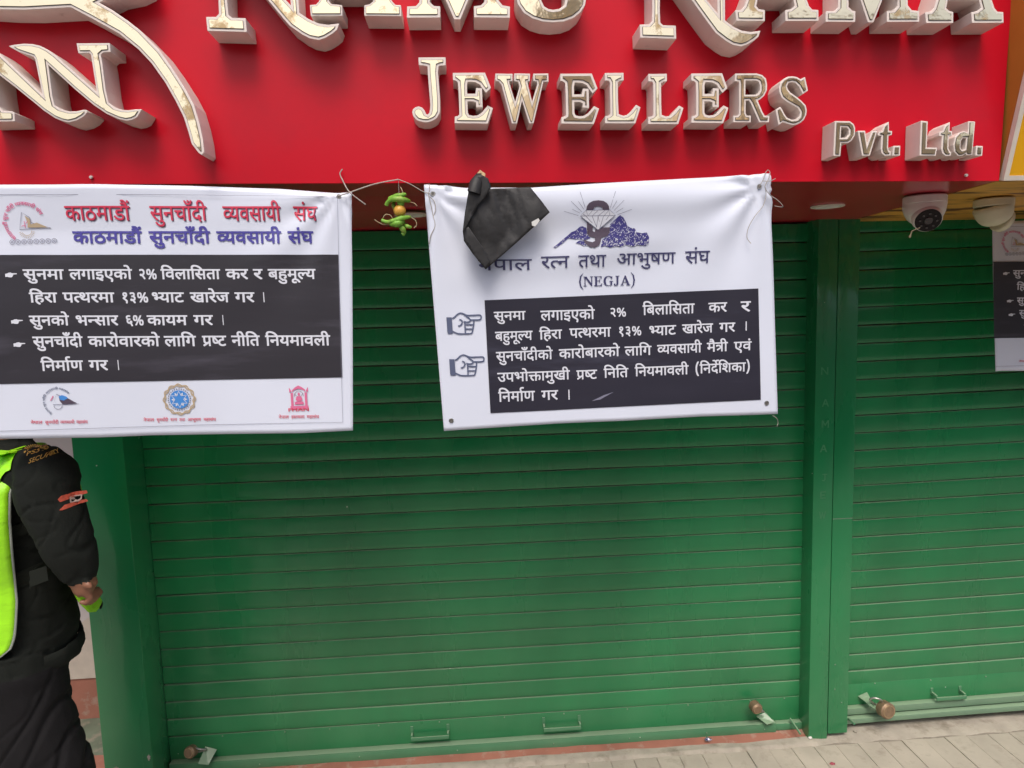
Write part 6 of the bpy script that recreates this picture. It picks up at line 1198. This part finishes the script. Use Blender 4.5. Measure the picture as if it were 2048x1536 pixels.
cord('pale cord knotted at the top right corner of the middle banner with long loose ends', [
    [(0.7396, -1.008, 2.1204), (0.7479, -1.012, 2.1354), (0.7567, -1.006, 2.1533), (0.77, -0.99, 2.1633), (0.7708, -1.0, 2.1541), (0.7607, -1.012, 2.1352), (0.7524, -1.014, 2.118), (0.7662, -1.012, 2.0986), (0.7826, -1.01, 2.0889), (0.7965, -1.008, 2.0779), (0.8019, -1.005, 2.0697), (0.7835, -1.0, 2.0732)],
    [(0.748, -1.012, 2.133), (0.7658, -1.012, 2.1326), (0.7815, -1.008, 2.1391)],
    [(0.7524, -1.014, 2.118), (0.756, -1.012, 2.0988), (0.7486, -1.012, 2.0722), (0.7285, -1.012, 2.0482), (0.7121, -1.012, 2.0204), (0.7085, -1.012, 1.9959), (0.7189, -1.012, 1.9809)]], .0009)
cord('short pale thread at the bottom right corner of the middle banner', [[(0.7838, -1.003, 1.541), (0.7932, -1.006, 1.5345), (0.8001, -1.0, 1.5214), (0.7976, -1.0, 1.511)]], .0007)

# ------------------------------------------------------------------ lime and chilli charm
ch = thing('lime_chilli_charm', 'lime and green chillies strung as a charm between the banners', 'charm', (-0.1513, -0.99, 2.155))
tube('string', [(-0.1513, -0.99, 2.1562), (-0.152, -0.985, 2.1262), (-0.1538, -0.985, 2.0603), (-0.1465, -0.985, 2.0337)], .0007, M_CORD, ch, 6)
b = bmesh.new(); add_ball(b, (-0.1522, -0.985, 2.0825), .0150, 1.0, 28, 18); bm_obj('lime', b, M_LIME, ch, smooth=True)
def chilli(pts, rr, stem=None):
    pts = smooth_path(pts, 5); n = len(pts)
    rad = [rr * (0.35 + .9 * math.sin(min(1, (i / (n - 1)) * 1.25 + .12) * math.pi * .78)) * (1 + .18 * noise.noise(Vector((i * .7, rr * 900, 0)))) for i in range(n)]
    rad[-1] = rr * .12
    o = tube('chilli', pts, rad, M_CHILLI, ch, 10)
    if stem: tube('stem', smooth_path(stem, 5), .0009, M_STEM, o, 6)
y1 = -.988
chilli([(-0.1348, -0.99, 2.1215), (-0.149, -0.995, 2.1174), (-0.1665, -0.99, 2.115), (-0.1781, -0.985, 2.1112)], .0050, [(-0.142, -0.99, 2.1216), (-0.144, -0.99, 2.1312), (-0.1477, -0.985, 2.1392)])
chilli([(-0.1274, -0.985, 2.1054), (-0.142, -0.998, 2.1073), (-0.1612, -0.998, 2.1089), (-0.1766, -0.99, 2.1056), (-0.185, -0.985, 2.0946)], .0058, [(-0.13, -0.985, 2.103), (-0.1167, -0.985, 2.1004), (-0.1097, -0.985, 2.0931)])
chilli([(-0.154, -0.985, 2.1083), (-0.1479, -0.99, 2.1003), (-0.151, -0.985, 2.0939)], .0075)
chilli([(-0.1656, -0.98, 2.1045), (-0.1673, -0.98, 2.0949), (-0.1645, -0.975, 2.0859)], .0042)
chilli([(-0.1267, -0.985, 2.067), (-0.144, -0.998, 2.0633), (-0.1636, -0.998, 2.0578), (-0.1827, -0.99, 2.0556), (-0.1987, -0.985, 2.0613)], .0052, [(-0.1267, -0.985, 2.067), (-0.1149, -0.985, 2.0583), (-0.1129, -0.985, 2.0474), (-0.1194, -0.985, 2.0403)])
chilli([(-0.143, -0.985, 2.0565), (-0.1542, -0.998, 2.0516), (-0.1667, -0.995, 2.0498), (-0.1772, -0.985, 2.0536)], .0070, [(-0.175, -0.985, 2.05), (-0.192, -0.985, 2.0503), (-0.2062, -0.985, 2.0566), (-0.2144, -0.985, 2.0628)])
chilli([(-0.1555, -0.985, 2.0507), (-0.1482, -0.99, 2.0404), (-0.1442, -0.985, 2.0312), (-0.1494, -0.985, 2.0241)], .0058)
chilli([(-0.1434, -0.985, 2.0481), (-0.1335, -0.99, 2.0437), (-0.1254, -0.985, 2.0417)], .0040, [(-0.1706, -0.985, 2.0655), (-0.1763, -0.985, 2.0728), (-0.1872, -0.985, 2.0742), (-0.1936, -0.985, 2.066)])

# ------------------------------------------------------------------ black fabric hung over the middle banner
bg_ = thing('hanging_cloth', 'dark grey folded umbrella cloth hung over the corner of the middle banner', 'cloth', (0.0484, -1.03, 2.1597))
def crumple(name, outline, y, m, parent, seed, amp=.006, th=.0016):
    V, F = fill2d([outline])
    # refine
    b = bmesh.new(); vs = [b.verts.new((x, y, z)) for x, z in V]
    for f in F:
        try: b.faces.new([vs[i] for i in f])
        except ValueError: pass
    bmesh.ops.remove_doubles(b, verts=b.verts, dist=1e-5)
    bmesh.ops.triangulate(b, faces=b.faces)
    for it in range(5):
        es = [e for e in b.edges if e.calc_length() > .009]
        if not es: break
        bmesh.ops.subdivide_edges(b, edges=es, cuts=1)
        bmesh.ops.triangulate(b, faces=b.faces)
    for v in b.verts:
        p = v.co
        f = abs(noise.noise(Vector((p.x * 9 + seed, p.z * 9, seed)))) * 2 - .5
        f += .6 * abs(noise.noise(Vector((p.x * 26 + seed, p.z * 15 + p.x * 14, seed))))
        v.co.y = y - amp * f
    o = bm_obj(name, b, m, parent, smooth=True, auto=80)
    md = o.modifiers.new('thickness', 'SOLIDIFY'); md.thickness = th
    return o
OUT = [[(0.0245, 2.1252), (0.0695, 2.1215), (0.1202, 2.1222), (0.1635, 2.1231), (0.1874, 2.0932), (0.2093, 2.0629), (0.1687, 2.0278), (0.1162, 1.9842), (0.0636, 1.9413), (0.0513, 1.9319), (0.022, 1.9696), (0.0019, 2.0015), (-0.0002, 2.0245), (0.0064, 2.0658), (0.0166, 2.1151)], [(0.0281, 2.1436), (0.0473, 2.1515), (0.0638, 2.1422), (0.0703, 2.1215), (0.0561, 2.0999), (0.0386, 2.0817), (0.0252, 2.0613), (0.0081, 2.0326), (0.0011, 2.0244), (0.0078, 2.0699), (0.0166, 2.1151), (0.0237, 2.1376)], [(0.008, 2.0284), (0.0136, 2.0325), (0.0527, 1.9731), (0.0638, 1.9476), (0.0514, 1.9327), (0.022, 1.9696), (0.0028, 2.0015)]]
crumple('cloth_panel', OUT[0], -1.045, M_BAG, bg_, 3.1, .012)
crumple('folded_strip', OUT[1], -1.064, M_BAG, bg_, 8.4, .010)
crumple('lower_fold', OUT[2], -1.059, M_BAG, bg_, 5.2, .005)
b = bmesh.new(); add_tube(b, [(0.0487, -1.02, 2.1627), (0.0431, -1.045, 2.1513), (0.0363, -1.058, 2.133), (0.0296, -1.058, 2.1101)], [.006, .009, .015, .018], 12)
for v in b.verts: v.co += Vector((1, .4, .3)) * .004 * noise.noise(v.co * 90)
bm_obj('gathered_neck', b, M_BAG, bg_, smooth=True, auto=80)
b = bmesh.new(); add_tube(b, [(0.0407, -1.05, 2.1527), (0.0469, -1.045, 2.1593), (0.0537, -1.05, 2.1536), (0.054, -1.062, 2.1366)], [.004, .006, .005, .002], 8)
bm_obj('paper_twist', b, M_PAPER, bg_, smooth=True)
tg = [(0.1632, 2.0395), (0.1798, 2.0477), (0.183, 2.0419), (0.1722, 2.029), (0.1642, 2.0308)]
pv, pf = prism([tg], -1.0665, -1.0645); fix_normals(mesh_obj('tag', pv, pf, M_TAGW, bg_))

# ------------------------------------------------------------------ padlocks
def padlock(p, axis, label, R=.0225, th=.030, plate=None, shackle=None, rail=None):
    p = Vector(p); ax = Vector(axis).normalized()
    t = thing('padlock', label, 'padlock', p)
    b = bmesh.new(); add_cyl(b, p, ax, R, th, 36, bev=.005); bd = bm_obj('lock_body', b, M_BRASS, t, smooth=True)
    b = bmesh.new(); add_cyl(b, p + ax * (th / 2 + .0006), ax, R * .80, .0016, 36, bev=.0005); bm_obj('front_disc', b, M_BRASS_RIM, t, smooth=True)
    b = bmesh.new(); add_cyl(b, p + ax * (th / 2 + .0018), ax, R * .68, .0012, 32, bev=.0003); bm_obj('face_plate', b, M_BRASS, t, smooth=True)
    tube('shackle', smooth_path(shackle, 5), .0040, M_METAL, t, 10)
    return t
def hasp(pts, m, label, th=.004):
    t = thing('hasp', label, 'hasp', pts[0])
    q = [Vector(x) for x in pts]; nn = (q[1] - q[0]).cross(q[3] - q[0]).normalized()
    b = bmesh.new(); hex8(b, q + [v + nn * th for v in q]); bm_obj('plate', b, m, t)
    return t
lp = Vector((-1.1553, -0.06, 0.1151))
padlock(lp, (-.25, -.95, .25), 'brown round padlock at the bottom left of the wide shutter', .0235, .034,
        shackle=[lp + Vector((.018, .004, .012)), lp + Vector((.036, -.004, .010)), lp + Vector((.054, .004, .002)), lp + Vector((.052, .014, -.006)), lp + Vector((.020, .012, -.012))])
hasp([(-1.1263, -0.07, 0.0665), (-1.0879, -0.07, 0.0593), (-1.0666, -0.028, 0.0957), (-1.1107, -0.028, 0.1118)], M_PALE_GREEN, 'pale green hasp plate beside the bottom left padlock')
lp = Vector((1.152, -0.055, 0.1414))
padlock(lp, (.15, -.93, -.05), 'brown round padlock near the right end of the wide shutter', .0235, .038,
        shackle=[lp + Vector((.014, .006, -.010)), lp + Vector((.030, .000, -.018)), lp + Vector((.040, .010, -.030)), lp + Vector((.028, .018, -.034))])
hasp([(1.1696, -0.02, 0.0785), (1.2087, -0.02, 0.0916), (1.2348, -0.055, 0.0686), (1.2002, -0.06, 0.063)], M_PALE_GREEN, 'pale green hasp plate beneath the padlock near the green double pilaster')
lp = Vector((1.6998, -0.085, 0.1106))
padlock(lp, (.12, -.90, .10), 'big brown round padlock on the right shutter', .034, .042,
        shackle=[lp + Vector((-.010, .006, .028)), lp + Vector((-.026, -.002, .048)), lp + Vector((-.050, .008, .050)), lp + Vector((-.058, .018, .036)), lp + Vector((-.030, .022, .010))])
hasp([(1.6228, -0.01, 0.1321), (1.6624, -0.01, 0.1477), (1.669, -0.075, 0.1044), (1.6459, -0.08, 0.1202)], M_PALE_GREEN, 'worn pale hasp plate held by the big padlock on the right shutter')
for i_, (a_, b_, lb_) in enumerate((((1.3138, -0.03, 0.0632), (1.326, -0.1, 0.0372), 'thin dark steel stay at the foot of the double pilaster, left side'), ((1.56, -0.05, 0.0584), (1.5636, -0.09, 0.0585), 'short dark steel stub at the foot of the double pilaster, right side'))):
    t = thing('floor_stay', lb_, 'bracket', a_)
    tube('bar', [a_, b_], .0045, M_GREEN_RAIL, t, 6)

# ------------------------------------------------------------------ litter
def scrap(name, p, m, label, r=.012, flat=.5, seed=1):
    b = bmesh.new(); bmesh.ops.create_icosphere(b, subdivisions=2, radius=1)
    for v in b.verts:
        k = 1 + .6 * noise.noise(v.co * 1.6 + Vector((seed, 0, 0)))
        v.co = Vector((v.co.x * r * k, v.co.y * r * .8 * k, v.co.z * r * flat * k)) + Vector(p)
    o = bm_obj(name, b, m, None, auto=None); tag(o, label, 'litter')
    return o
fp = (0.9449, -0.0669, 0.012)
scrap('foil_wrapper', (fp[0], fp[1], .019), M_FOIL, 'crumpled blue and silver foil wrapper on the terracotta threshold', .013, .6, 2)
fp = (1.3847, -0.2484, 0.0)
scrap('petal', (fp[0], fp[1], .004), M_PETAL, 'dark pink petal lying on the pavers', .010, .3, 4)
fp = (1.373, -0.0891, 0.0)
scrap('paper_scrap', (fp[0], fp[1], .012), M_SCRAP, 'tiny white paper scrap at the foot of the double pilaster', .009, .5, 6)
fp = (1.5843, -0.0641, 0.0)
scrap('pebble', (fp[0], fp[1], .008), M_CEMENT, 'pale chip of stone right of the double pilaster', .009, .4, 9)

# ------------------------------------------------------------------ the guard
PHI = math.radians(35); CX, CY = -1.322, -.70
def loc(fx, fy, z=0.0):          # body frame: x forward, y to his left -> world
    return Vector((CX + fx * math.cos(PHI) - fy * math.sin(PHI), CY + fx * math.sin(PHI) + fy * math.cos(PHI), z))
def ring(rx, ry, z, n=32, fx=0.0):
    return [loc(fx + math.cos(2 * math.pi * k / n) * rx, math.sin(2 * math.pi * k / n) * ry, z) for k in range(n)]
def loft(b, rings):
    rr = [[b.verts.new(v) for v in r] for r in rings]; n = len(rr[0])
    for i in range(len(rr) - 1):
        for k in range(n): b.faces.new([rr[i][k], rr[i][(k + 1) % n], rr[i + 1][(k + 1) % n], rr[i + 1][k]])
    b.faces.new(rr[0][::-1]); b.faces.new(rr[-1])
TORSO = ((.86, .120, .160), (.90, .126, .170), (.955, .140, .182), (.995, .134, .182), (1.04, .128, .184), (1.14, .132, .184), (1.25, .150, .198), (1.35, .148, .208), (1.42, .125, .195), (1.46, .095, .150), (1.50, .066, .080))
b = bmesh.new()
loft(b, [ring(rx, ry, z) for z, rx, ry in TORSO])
add_tube(b, [loc(.0, 0, 1.46), loc(.015, 0, 1.56)], [.064, .058], 16)
hd = loc(.035, 0, 1.665)
add_ball(b, hd, .094, 1.24, 24, 18)
add_ball(b, loc(.088, 0, 1.615), .045, 1.1, 16, 10)
add_tube(b, [loc(.112, 0, 1.685), loc(.142, 0, 1.650), loc(.125, 0, 1.640)], [.010, .016, .012], 10)
for s in (-1, 1): add_ball(b, loc(.030, s * .088, 1.655), .020, 1.6, 12, 8)
arm = [loc(.0, -.12, 1.42), Vector((-1.1228, -0.87, 1.4479)), Vector((-1.1065, -0.885, 1.3866)), Vector((-1.084, -0.89, 1.317)), Vector((-1.0674, -0.89, 1.2537)), Vector((-1.0549, -0.885, 1.1993)), Vector((-1.0476, -0.88, 1.1555))]
add_tube(b, smooth_path(arm, 4), [.066] * 4 + [.072, .076, .078, .078] + [.077, .076, .074, .072] + [.070, .068, .067, .066] + [.065, .063, .060, .057] + [.054, .050, .047, .044] + [.041], 22)
# hand: palm, four unequal bent fingers, thumb
wr = Vector((-1.0463, -0.89, 1.154)); pm = Vector((-1.0371, -0.88, 1.13))
add_tube(b, [wr, (wr + pm) / 2, pm, pm + (pm - wr) * .25], [.027, .031, .033, .027], 16)
dr = (pm - wr).normalized()
for k, ln in enumerate((.034, .040, .037, .028)):
    o0 = pm + Vector((.004, -.024 + k * .0160, .004 - k * .003)) + dr * .010
    add_tube(b, [o0, o0 + dr * ln * .5 + Vector((.004, 0, -.004)), o0 + dr * ln * .55 + Vector((-.012, .002, -.020)), o0 + dr * ln * .2 + Vector((-.024, .002, -.022))], [.0102, .0096, .0088, .0072], 10)
th0 = (wr + pm) / 2 + Vector((.008, -.018, .010))
add_tube(b, [th0, th0 + Vector((.016, -.010, .002)), th0 + Vector((.026, -.008, -.014))], [.0125, .0108, .0088], 10)
# far arm hangs on his left side
fa = [loc(.0, .12, 1.42), loc(.0, .215, 1.36), loc(.0, .245, 1.22), loc(.01, .25, 1.10), loc(.04, .245, .98), loc(.07, .235, .88)]
add_tube(b, smooth_path(fa, 4), [.068, .07, .074, .077] + [.078] * 4 + [.076] * 4 + [.072, .07, .068, .066] + [.060, .054, .048, .042] + [.036], 18)
hb = loc(.08, .23, .82)
add_tube(b, [loc(.07, .235, .89), hb, loc(.085, .225, .78)], [.026, .034, .028], 14)
for k in range(4): add_tube(b, [loc(.06 + k * .015, .225, .79), loc(.06 + k * .015, .215, .75), loc(.055 + k * .013, .195, .725)], [.0098, .0092, .0075], 8)
add_tube(b, [loc(.10, .22, .84), loc(.115, .20, .80), loc(.11, .19, .775)], [.012, .0105, .0085], 8)
# legs, loose trousers, shoes
NL = ((-1.300, -.775, .93), (-1.290, -.785, .82), (-1.265, -.790, .66), (-1.232, -.790, .50), (-1.268, -.765, .28), (-1.285, -.760, .12), (-1.285, -.760, .07))
FL = tuple(tuple(loc(.02 - .025 * k, .115, z)) for k, z in enumerate((.93, .82, .66, .50, .28, .12, .07)))
for pts_ in (NL, FL):
    add_tube(b, smooth_path(pts_, 4), [.118] * 4 + [.112, .109, .107, .107] + [.108, .108, .108, .107] + [.106, .104, .102, .100] + [.098, .096, .094, .092] + [.096, .092, .088, .080] + [.06], 24)
    e_ = Vector(pts_[-1]); f_ = Vector((math.cos(PHI), math.sin(PHI), 0))
    add_tube(b, [e_ - f_ * .06 + Vector((0, 0, -.02)), e_ + f_ * .03 + Vector((0, 0, -.02)), e_ + f_ * .12 + Vector((0, 0, -.028)), e_ + f_ * .185 + Vector((0, 0, -.036))], [.044, .048, .042, .026], 14)
me = bpy.data.meshes.new('body'); b.to_mesh(me); b.free()
tmp = bpy.data.objects.new('tmp_body', me); COL.objects.link(tmp)
rm = tmp.modifiers.new('r', 'REMESH'); rm.mode = 'VOXEL'; rm.voxel_size = .0062; rm.use_smooth_shade = True
sm = tmp.modifiers.new('s', 'SMOOTH'); sm.factor = .5; sm.iterations = 3
dg = bpy.context.evaluated_depsgraph_get()
body_me = bpy.data.meshes.new_from_object(tmp.evaluated_get(dg))
bpy.data.objects.remove(tmp); bpy.data.meshes.remove(me)
HANDC = pm
WRN = (arm[-1] - arm[-2]).normalized()
def region(p):
    if (p - HANDC).length < .12 and (p - arm[-1]).dot(WRN) > .002 and p.x > arm[-1].x - .045 and p.y < -.80: return 'skin'
    if (p - hb).length < .11 and p.z < .872 and p.y > -.62 and (p.xy - hb.xy).length < .07: return 'skin'
    if p.z > 1.515: return 'skin'
    if p.z < .085: return 'shoe'
    if p.z < .885: return 'trouser'
    return 'jacket'
nrm_ = [v.normal.copy() for v in body_me.vertices]
for i_, v in enumerate(body_me.vertices):
    p = v.co.copy(); r_ = region(p)
    if r_ == 'jacket':
        n1 = noise.noise(Vector((p.x * 6 + p.z * 5, p.y * 4, p.z * 11 - p.x * 7)))
        n2 = noise.noise(Vector((p.x * 12 - p.z * 9, p.y * 9, p.z * 17 + p.x * 9)))
        d = -.0040 * max(0, 1 - abs(n1) * 14) - .0025 * max(0, 1 - abs(n2) * 10) + .002 * noise.noise(p * 8)
        if p.z < .93: d += .006 * noise.noise(Vector((p.x * 30, p.y * 30, 2)))
    elif r_ == 'trouser':
        n1 = noise.noise(Vector((p.x * 2.5, p.y * 2.5, p.z * 8 - p.x * 11)))
        n2 = noise.noise(Vector((p.x * 4 + 7, p.y * 4, p.z * 13 - p.x * 7)))
        d = -.008 * max(0, 1 - abs(n1) * 11) - .0035 * max(0, 1 - abs(n2) * 13) + .0015
        d *= max(0, min(1, (.90 - p.z) * 10))
    else: d = 0
    v.co = p + nrm_[i_] * d
body_me.materials.clear()
for m_ in (M_UNIFORM, M_TROUSER, M_SKIN, M_SHOE): body_me.materials.append(m_)
ix = {'jacket': 0, 'trouser': 1, 'skin': 2, 'shoe': 3}
for f in body_me.polygons: f.material_index = ix[region(f.center)]; f.use_smooth = True
gd = thing('person', 'security guard in black uniform and neon vest standing at the left edge', 'person', (CX, CY, 0))
bo = bpy.data.objects.new('body', body_me); COL.objects.link(bo); attach(bo, gd)
bvh = BVHTree.FromPolygons([v.co.copy() for v in body_me.vertices], [tuple(p.vertices) for p in body_me.polygons])
# hair cap
b = bmesh.new(); add_ball(b, loc(.025, 0, 1.685), .100, 1.15, 24, 16)
bmesh.ops.delete(b, geom=[v for v in b.verts if v.co.z < 1.66 + ((v.co.x - CX) * math.cos(PHI) + (v.co.y - CY) * math.sin(PHI) - .025) * .9], context='VERTS')
hr = bm_obj('hair', b, M_HAIR, gd, smooth=True); md = hr.modifiers.new('t', 'SOLIDIFY'); md.thickness = .01; md.offset = -1
# jacket hem and collar
def tor(z):
    T = TORSO
    for (z0, a0, b0), (z1, a1, b1) in zip(T[:-1], T[1:]):
        if z0 <= z <= z1:
            t = (z - z0) / (z1 - z0); return (a0 + (a1 - a0) * t, b0 + (b1 - b0) * t)
    return (T[-1][1], T[-1][2]) if z > 1.4 else (T[0][1], T[0][2])
def interp(tab, z):
    if z <= tab[0][0]: return tab[0][1]
    for (z0, a), (z1, c_) in zip(tab[:-1], tab[1:]):
        if z <= z1: return a + (c_ - a) * (z - z0) / (z1 - z0)
    return tab[-1][1]
def drape(name, zs, e0, e1, n, m, off, th=.003, wr_=.006):
    """cloth panel wrapped on the torso between two body angles that vary with height"""
    vs = []; fs = []
    for j, z in enumerate(zs):
        rx, ry = tor(z); aa = interp(e0, z); ab = interp(e1, z)
        for i in range(n + 1):
            a = math.radians(aa + (ab - aa) * i / n)
            o_ = (interp(off, z) if isinstance(off, (list, tuple)) else off) + wr_ * noise.noise(Vector((a * 4, z * 9, 3.3))) + wr_ * .5 * noise.noise(Vector((a * 9, z * 22, 1.3)))
            p = loc(math.cos(a) * (rx + o_), math.sin(a) * (ry + o_), z); vs.append(tuple(p))
    for j in range(len(zs) - 1):
        for i in range(n):
            q = j * (n + 1) + i; fs.append((q, q + 1, q + n + 2, q + n + 1))
    o = mesh_obj(name, vs, fs, m, gd, smooth=True)
    md = o.modifiers.new('t', 'SOLIDIFY'); md.thickness = th
    return o
zb_ = [.935 + k * .0185 for k in range(31)]
BE = [(.935, -126), (.965, -108), (1.0, -103), (1.10, -98), (1.22, -97), (1.33, -96), (1.40, -94), (1.45, -86), (1.49, -74)]
BO = [(.93, .022), (1.15, .024), (1.25, .034), (1.40, .036), (1.49, .026)]
drape('vest_back', zb_, BE, [(.9, -250), (1.5, -250)], 34, M_NEON, BO)
drape('vest_piping', zb_, [(z, a - .2) for z, a in BE], [(z, a + 2.0) for z, a in BE], 2, M_PIPING, [(z, o + .0025) for z, o in BO])
zf_ = [.985 + k * .0175 for k in range(29)]
FE = [(.985, -30), (1.00, -40), (1.05, -48), (1.10, -52), (1.16, -48), (1.25, -36), (1.38, -36), (1.44, -55), (1.48, -78)]
drape('vest_front', zf_, FE, [(.9, -6), (1.5, -10)], 20, M_NEON, [(.98, .058), (1.06, .050), (1.14, .036), (1.2, .022), (1.35, .026), (1.5, .022)])
drape('vest_front', zf_, [(.9, 6), (1.5, 10)], [(.9, 70), (1.5, 60)], 20, M_NEON, .022)
drape('vest_hem', [.976, .984], [(.9, -20), (1.5, -20)], [(.9, -4), (1.5, -4)], 12, M_UNIFORM, .058)
drape('jacket_hem', [.868, .880, .900, .918], [(.8, -180), (1.5, -180)], [(.8, 180), (1.5, 180)], 60, M_UNIFORM, [(.86, .020), (.88, .022), (.90, .018), (.92, .008)], .003, .008)
# shoulder strap of the vest, lying over the jacket
_sv = [(-1.2556, 1.4434), (-1.2505, 1.4914), (-1.225, 1.5063), (-1.2027, 1.5147), (-1.1803, 1.5124), (-1.1744, 1.4841), (-1.1724, 1.4665), (-1.1936, 1.4567), (-1.2132, 1.4388), (-1.2245, 1.415), (-1.2314, 1.3856), (-1.2325, 1.3517), (-1.2234, 1.3172), (-1.224, 1.2872), (-1.2721, 1.2896)]
# pocket flaps and patches projected on the cloth
def onto(V, F, name, m, lift=.0016, parent=None):
    b = bmesh.new(); vs = [b.verts.new((x, 0, z)) for x, z in V]
    for f in F:
        try: b.faces.new([vs[i] for i in f])
        except ValueError: pass
    bmesh.ops.triangulate(b, faces=b.faces)
    for it in range(4):
        es = [e for e in b.edges if e.calc_length() > .006]
        if not es: break
        bmesh.ops.subdivide_edges(b, edges=es, cuts=1); bmesh.ops.triangulate(b, faces=b.faces)
    for v in b.verts:
        h = bvh.ray_cast(Vector((v.co.x, -1.6, v.co.z)), Vector((0, 1, 0)))
        v.co.y = (h[0].y if h[0] is not None else -.9) - lift
    o = bm_obj(name, b, m, parent or gd)
    return o
V, F = fill2d([_sv]); onto(V, F, 'vest_shoulder', M_NEON, .006)
def grid_poly(poly_, n=10):
    # bilinear grid in a quad
    V = []; F = []
    for j in range(n + 1):
        for i in range(n + 1):
            u = i / n; v = j / n
            V.append(tuple((poly_[0][k] * (1 - u) + poly_[1][k] * u) * (1 - v) + (poly_[3][k] * (1 - u) + poly_[2][k] * u) * v for k in (0, 1)))
    for j in range(n):
        for i in range(n):
            a = j * (n + 1) + i; F.append((a, a + 1, a + n + 2, a + n + 1))
    return V, F
YP = -.99
def pz(lst): return [(p[0], p[2]) for p in lst]
pt = pz([(-1.0517, -0.99, 1.3877), (-1.0466, -0.99, 1.3951), (-1.0003, -0.99, 1.399), (-0.9982, -0.99, 1.3912), (-1.0482, -0.99, 1.3799)])
V, F = fill2d([pt]); onto(V, F, 'arm_patch', M_THREAD_RED, .002)
V, F = fill2d([pz([(-1.0486, -0.99, 1.3606), (-1.0404, -0.99, 1.3712), (-1.0026, -0.99, 1.3755), (-0.9988, -0.99, 1.3698), (-1.043, -0.99, 1.3591)])]); onto(V, F, 'arm_patch', M_THREAD_RED, .002)
V, F = fill2d([pz([(-1.036, -0.99, 1.3869), (-1.0113, -0.99, 1.3894), (-1.014, -0.99, 1.3767), (-1.0232, -0.99, 1.3704), (-1.033, -0.99, 1.373)]), pz([(-1.0319, -0.99, 1.3843), (-1.0154, -0.99, 1.3859), (-1.0172, -0.99, 1.379), (-1.0242, -0.99, 1.3747), (-1.0301, -0.99, 1.3768)])]); onto(V, F, 'patch_shield', M_THREAD_PALE, .003)
# embroidered shoulder text
def skewed(txt, A, B, h, name):
    """letters along the line A->B (x,z)"""
    V, F = latin(None, txt, 0, 1, 0, 1, None)
    A = Vector(A); B = Vector(B); d = B - A; nrm = Vector((-d.y, d.x)).normalized() * h
    V = [tuple(A + d * a + nrm * c) for a, c in V]
    onto(V, F, name, M_THREAD_GOLD, .0025)
skewed('SECURITY', (-1.1168, 1.482), (-1.0568, 1.5024), .011, 'shoulder_text')
skewed('PSSTO', (-1.1319, 1.4988), (-1.0817, 1.5134), .009, 'shoulder_text')
cx, cz = (-1.1184, 1.4986)
V = []; F = []
for k in range(14):
    a = math.radians(165 - k * 9.5); a2 = a - .10
    q0 = len(V)
    for (aa, r_) in ((a, .026), (a2, .026), (a2, .034), (a, .034)): V.append((cx + math.cos(aa) * r_, cz + math.sin(aa) * r_ * .8))
    F.append((q0, q0 + 1, q0 + 2, q0 + 3))
onto(V, F, 'shoulder_arc', M_THREAD_GOLD, .0025)
for qd in ([(-1.2172, 1.3033), (-1.1517, 1.3192), (-1.1525, 1.2863), (-1.2181, 1.2704)], [(-1.2392, 1.1665), (-1.1197, 1.2017), (-1.1184, 1.1626), (-1.2387, 1.1219)]):
    V, F = grid_poly(qd); o = onto(V, F, 'pocket_flap', M_FLAP, .004)
    md = o.modifiers.new('t', 'SOLIDIFY'); md.thickness = .003
V, F = fill2d([circle(-1.1886, 1.133, .006, 14)[:-1]]); onto(V, F, 'press_stud', M_METAL, .0075)

bpy.context.view_layer.update()
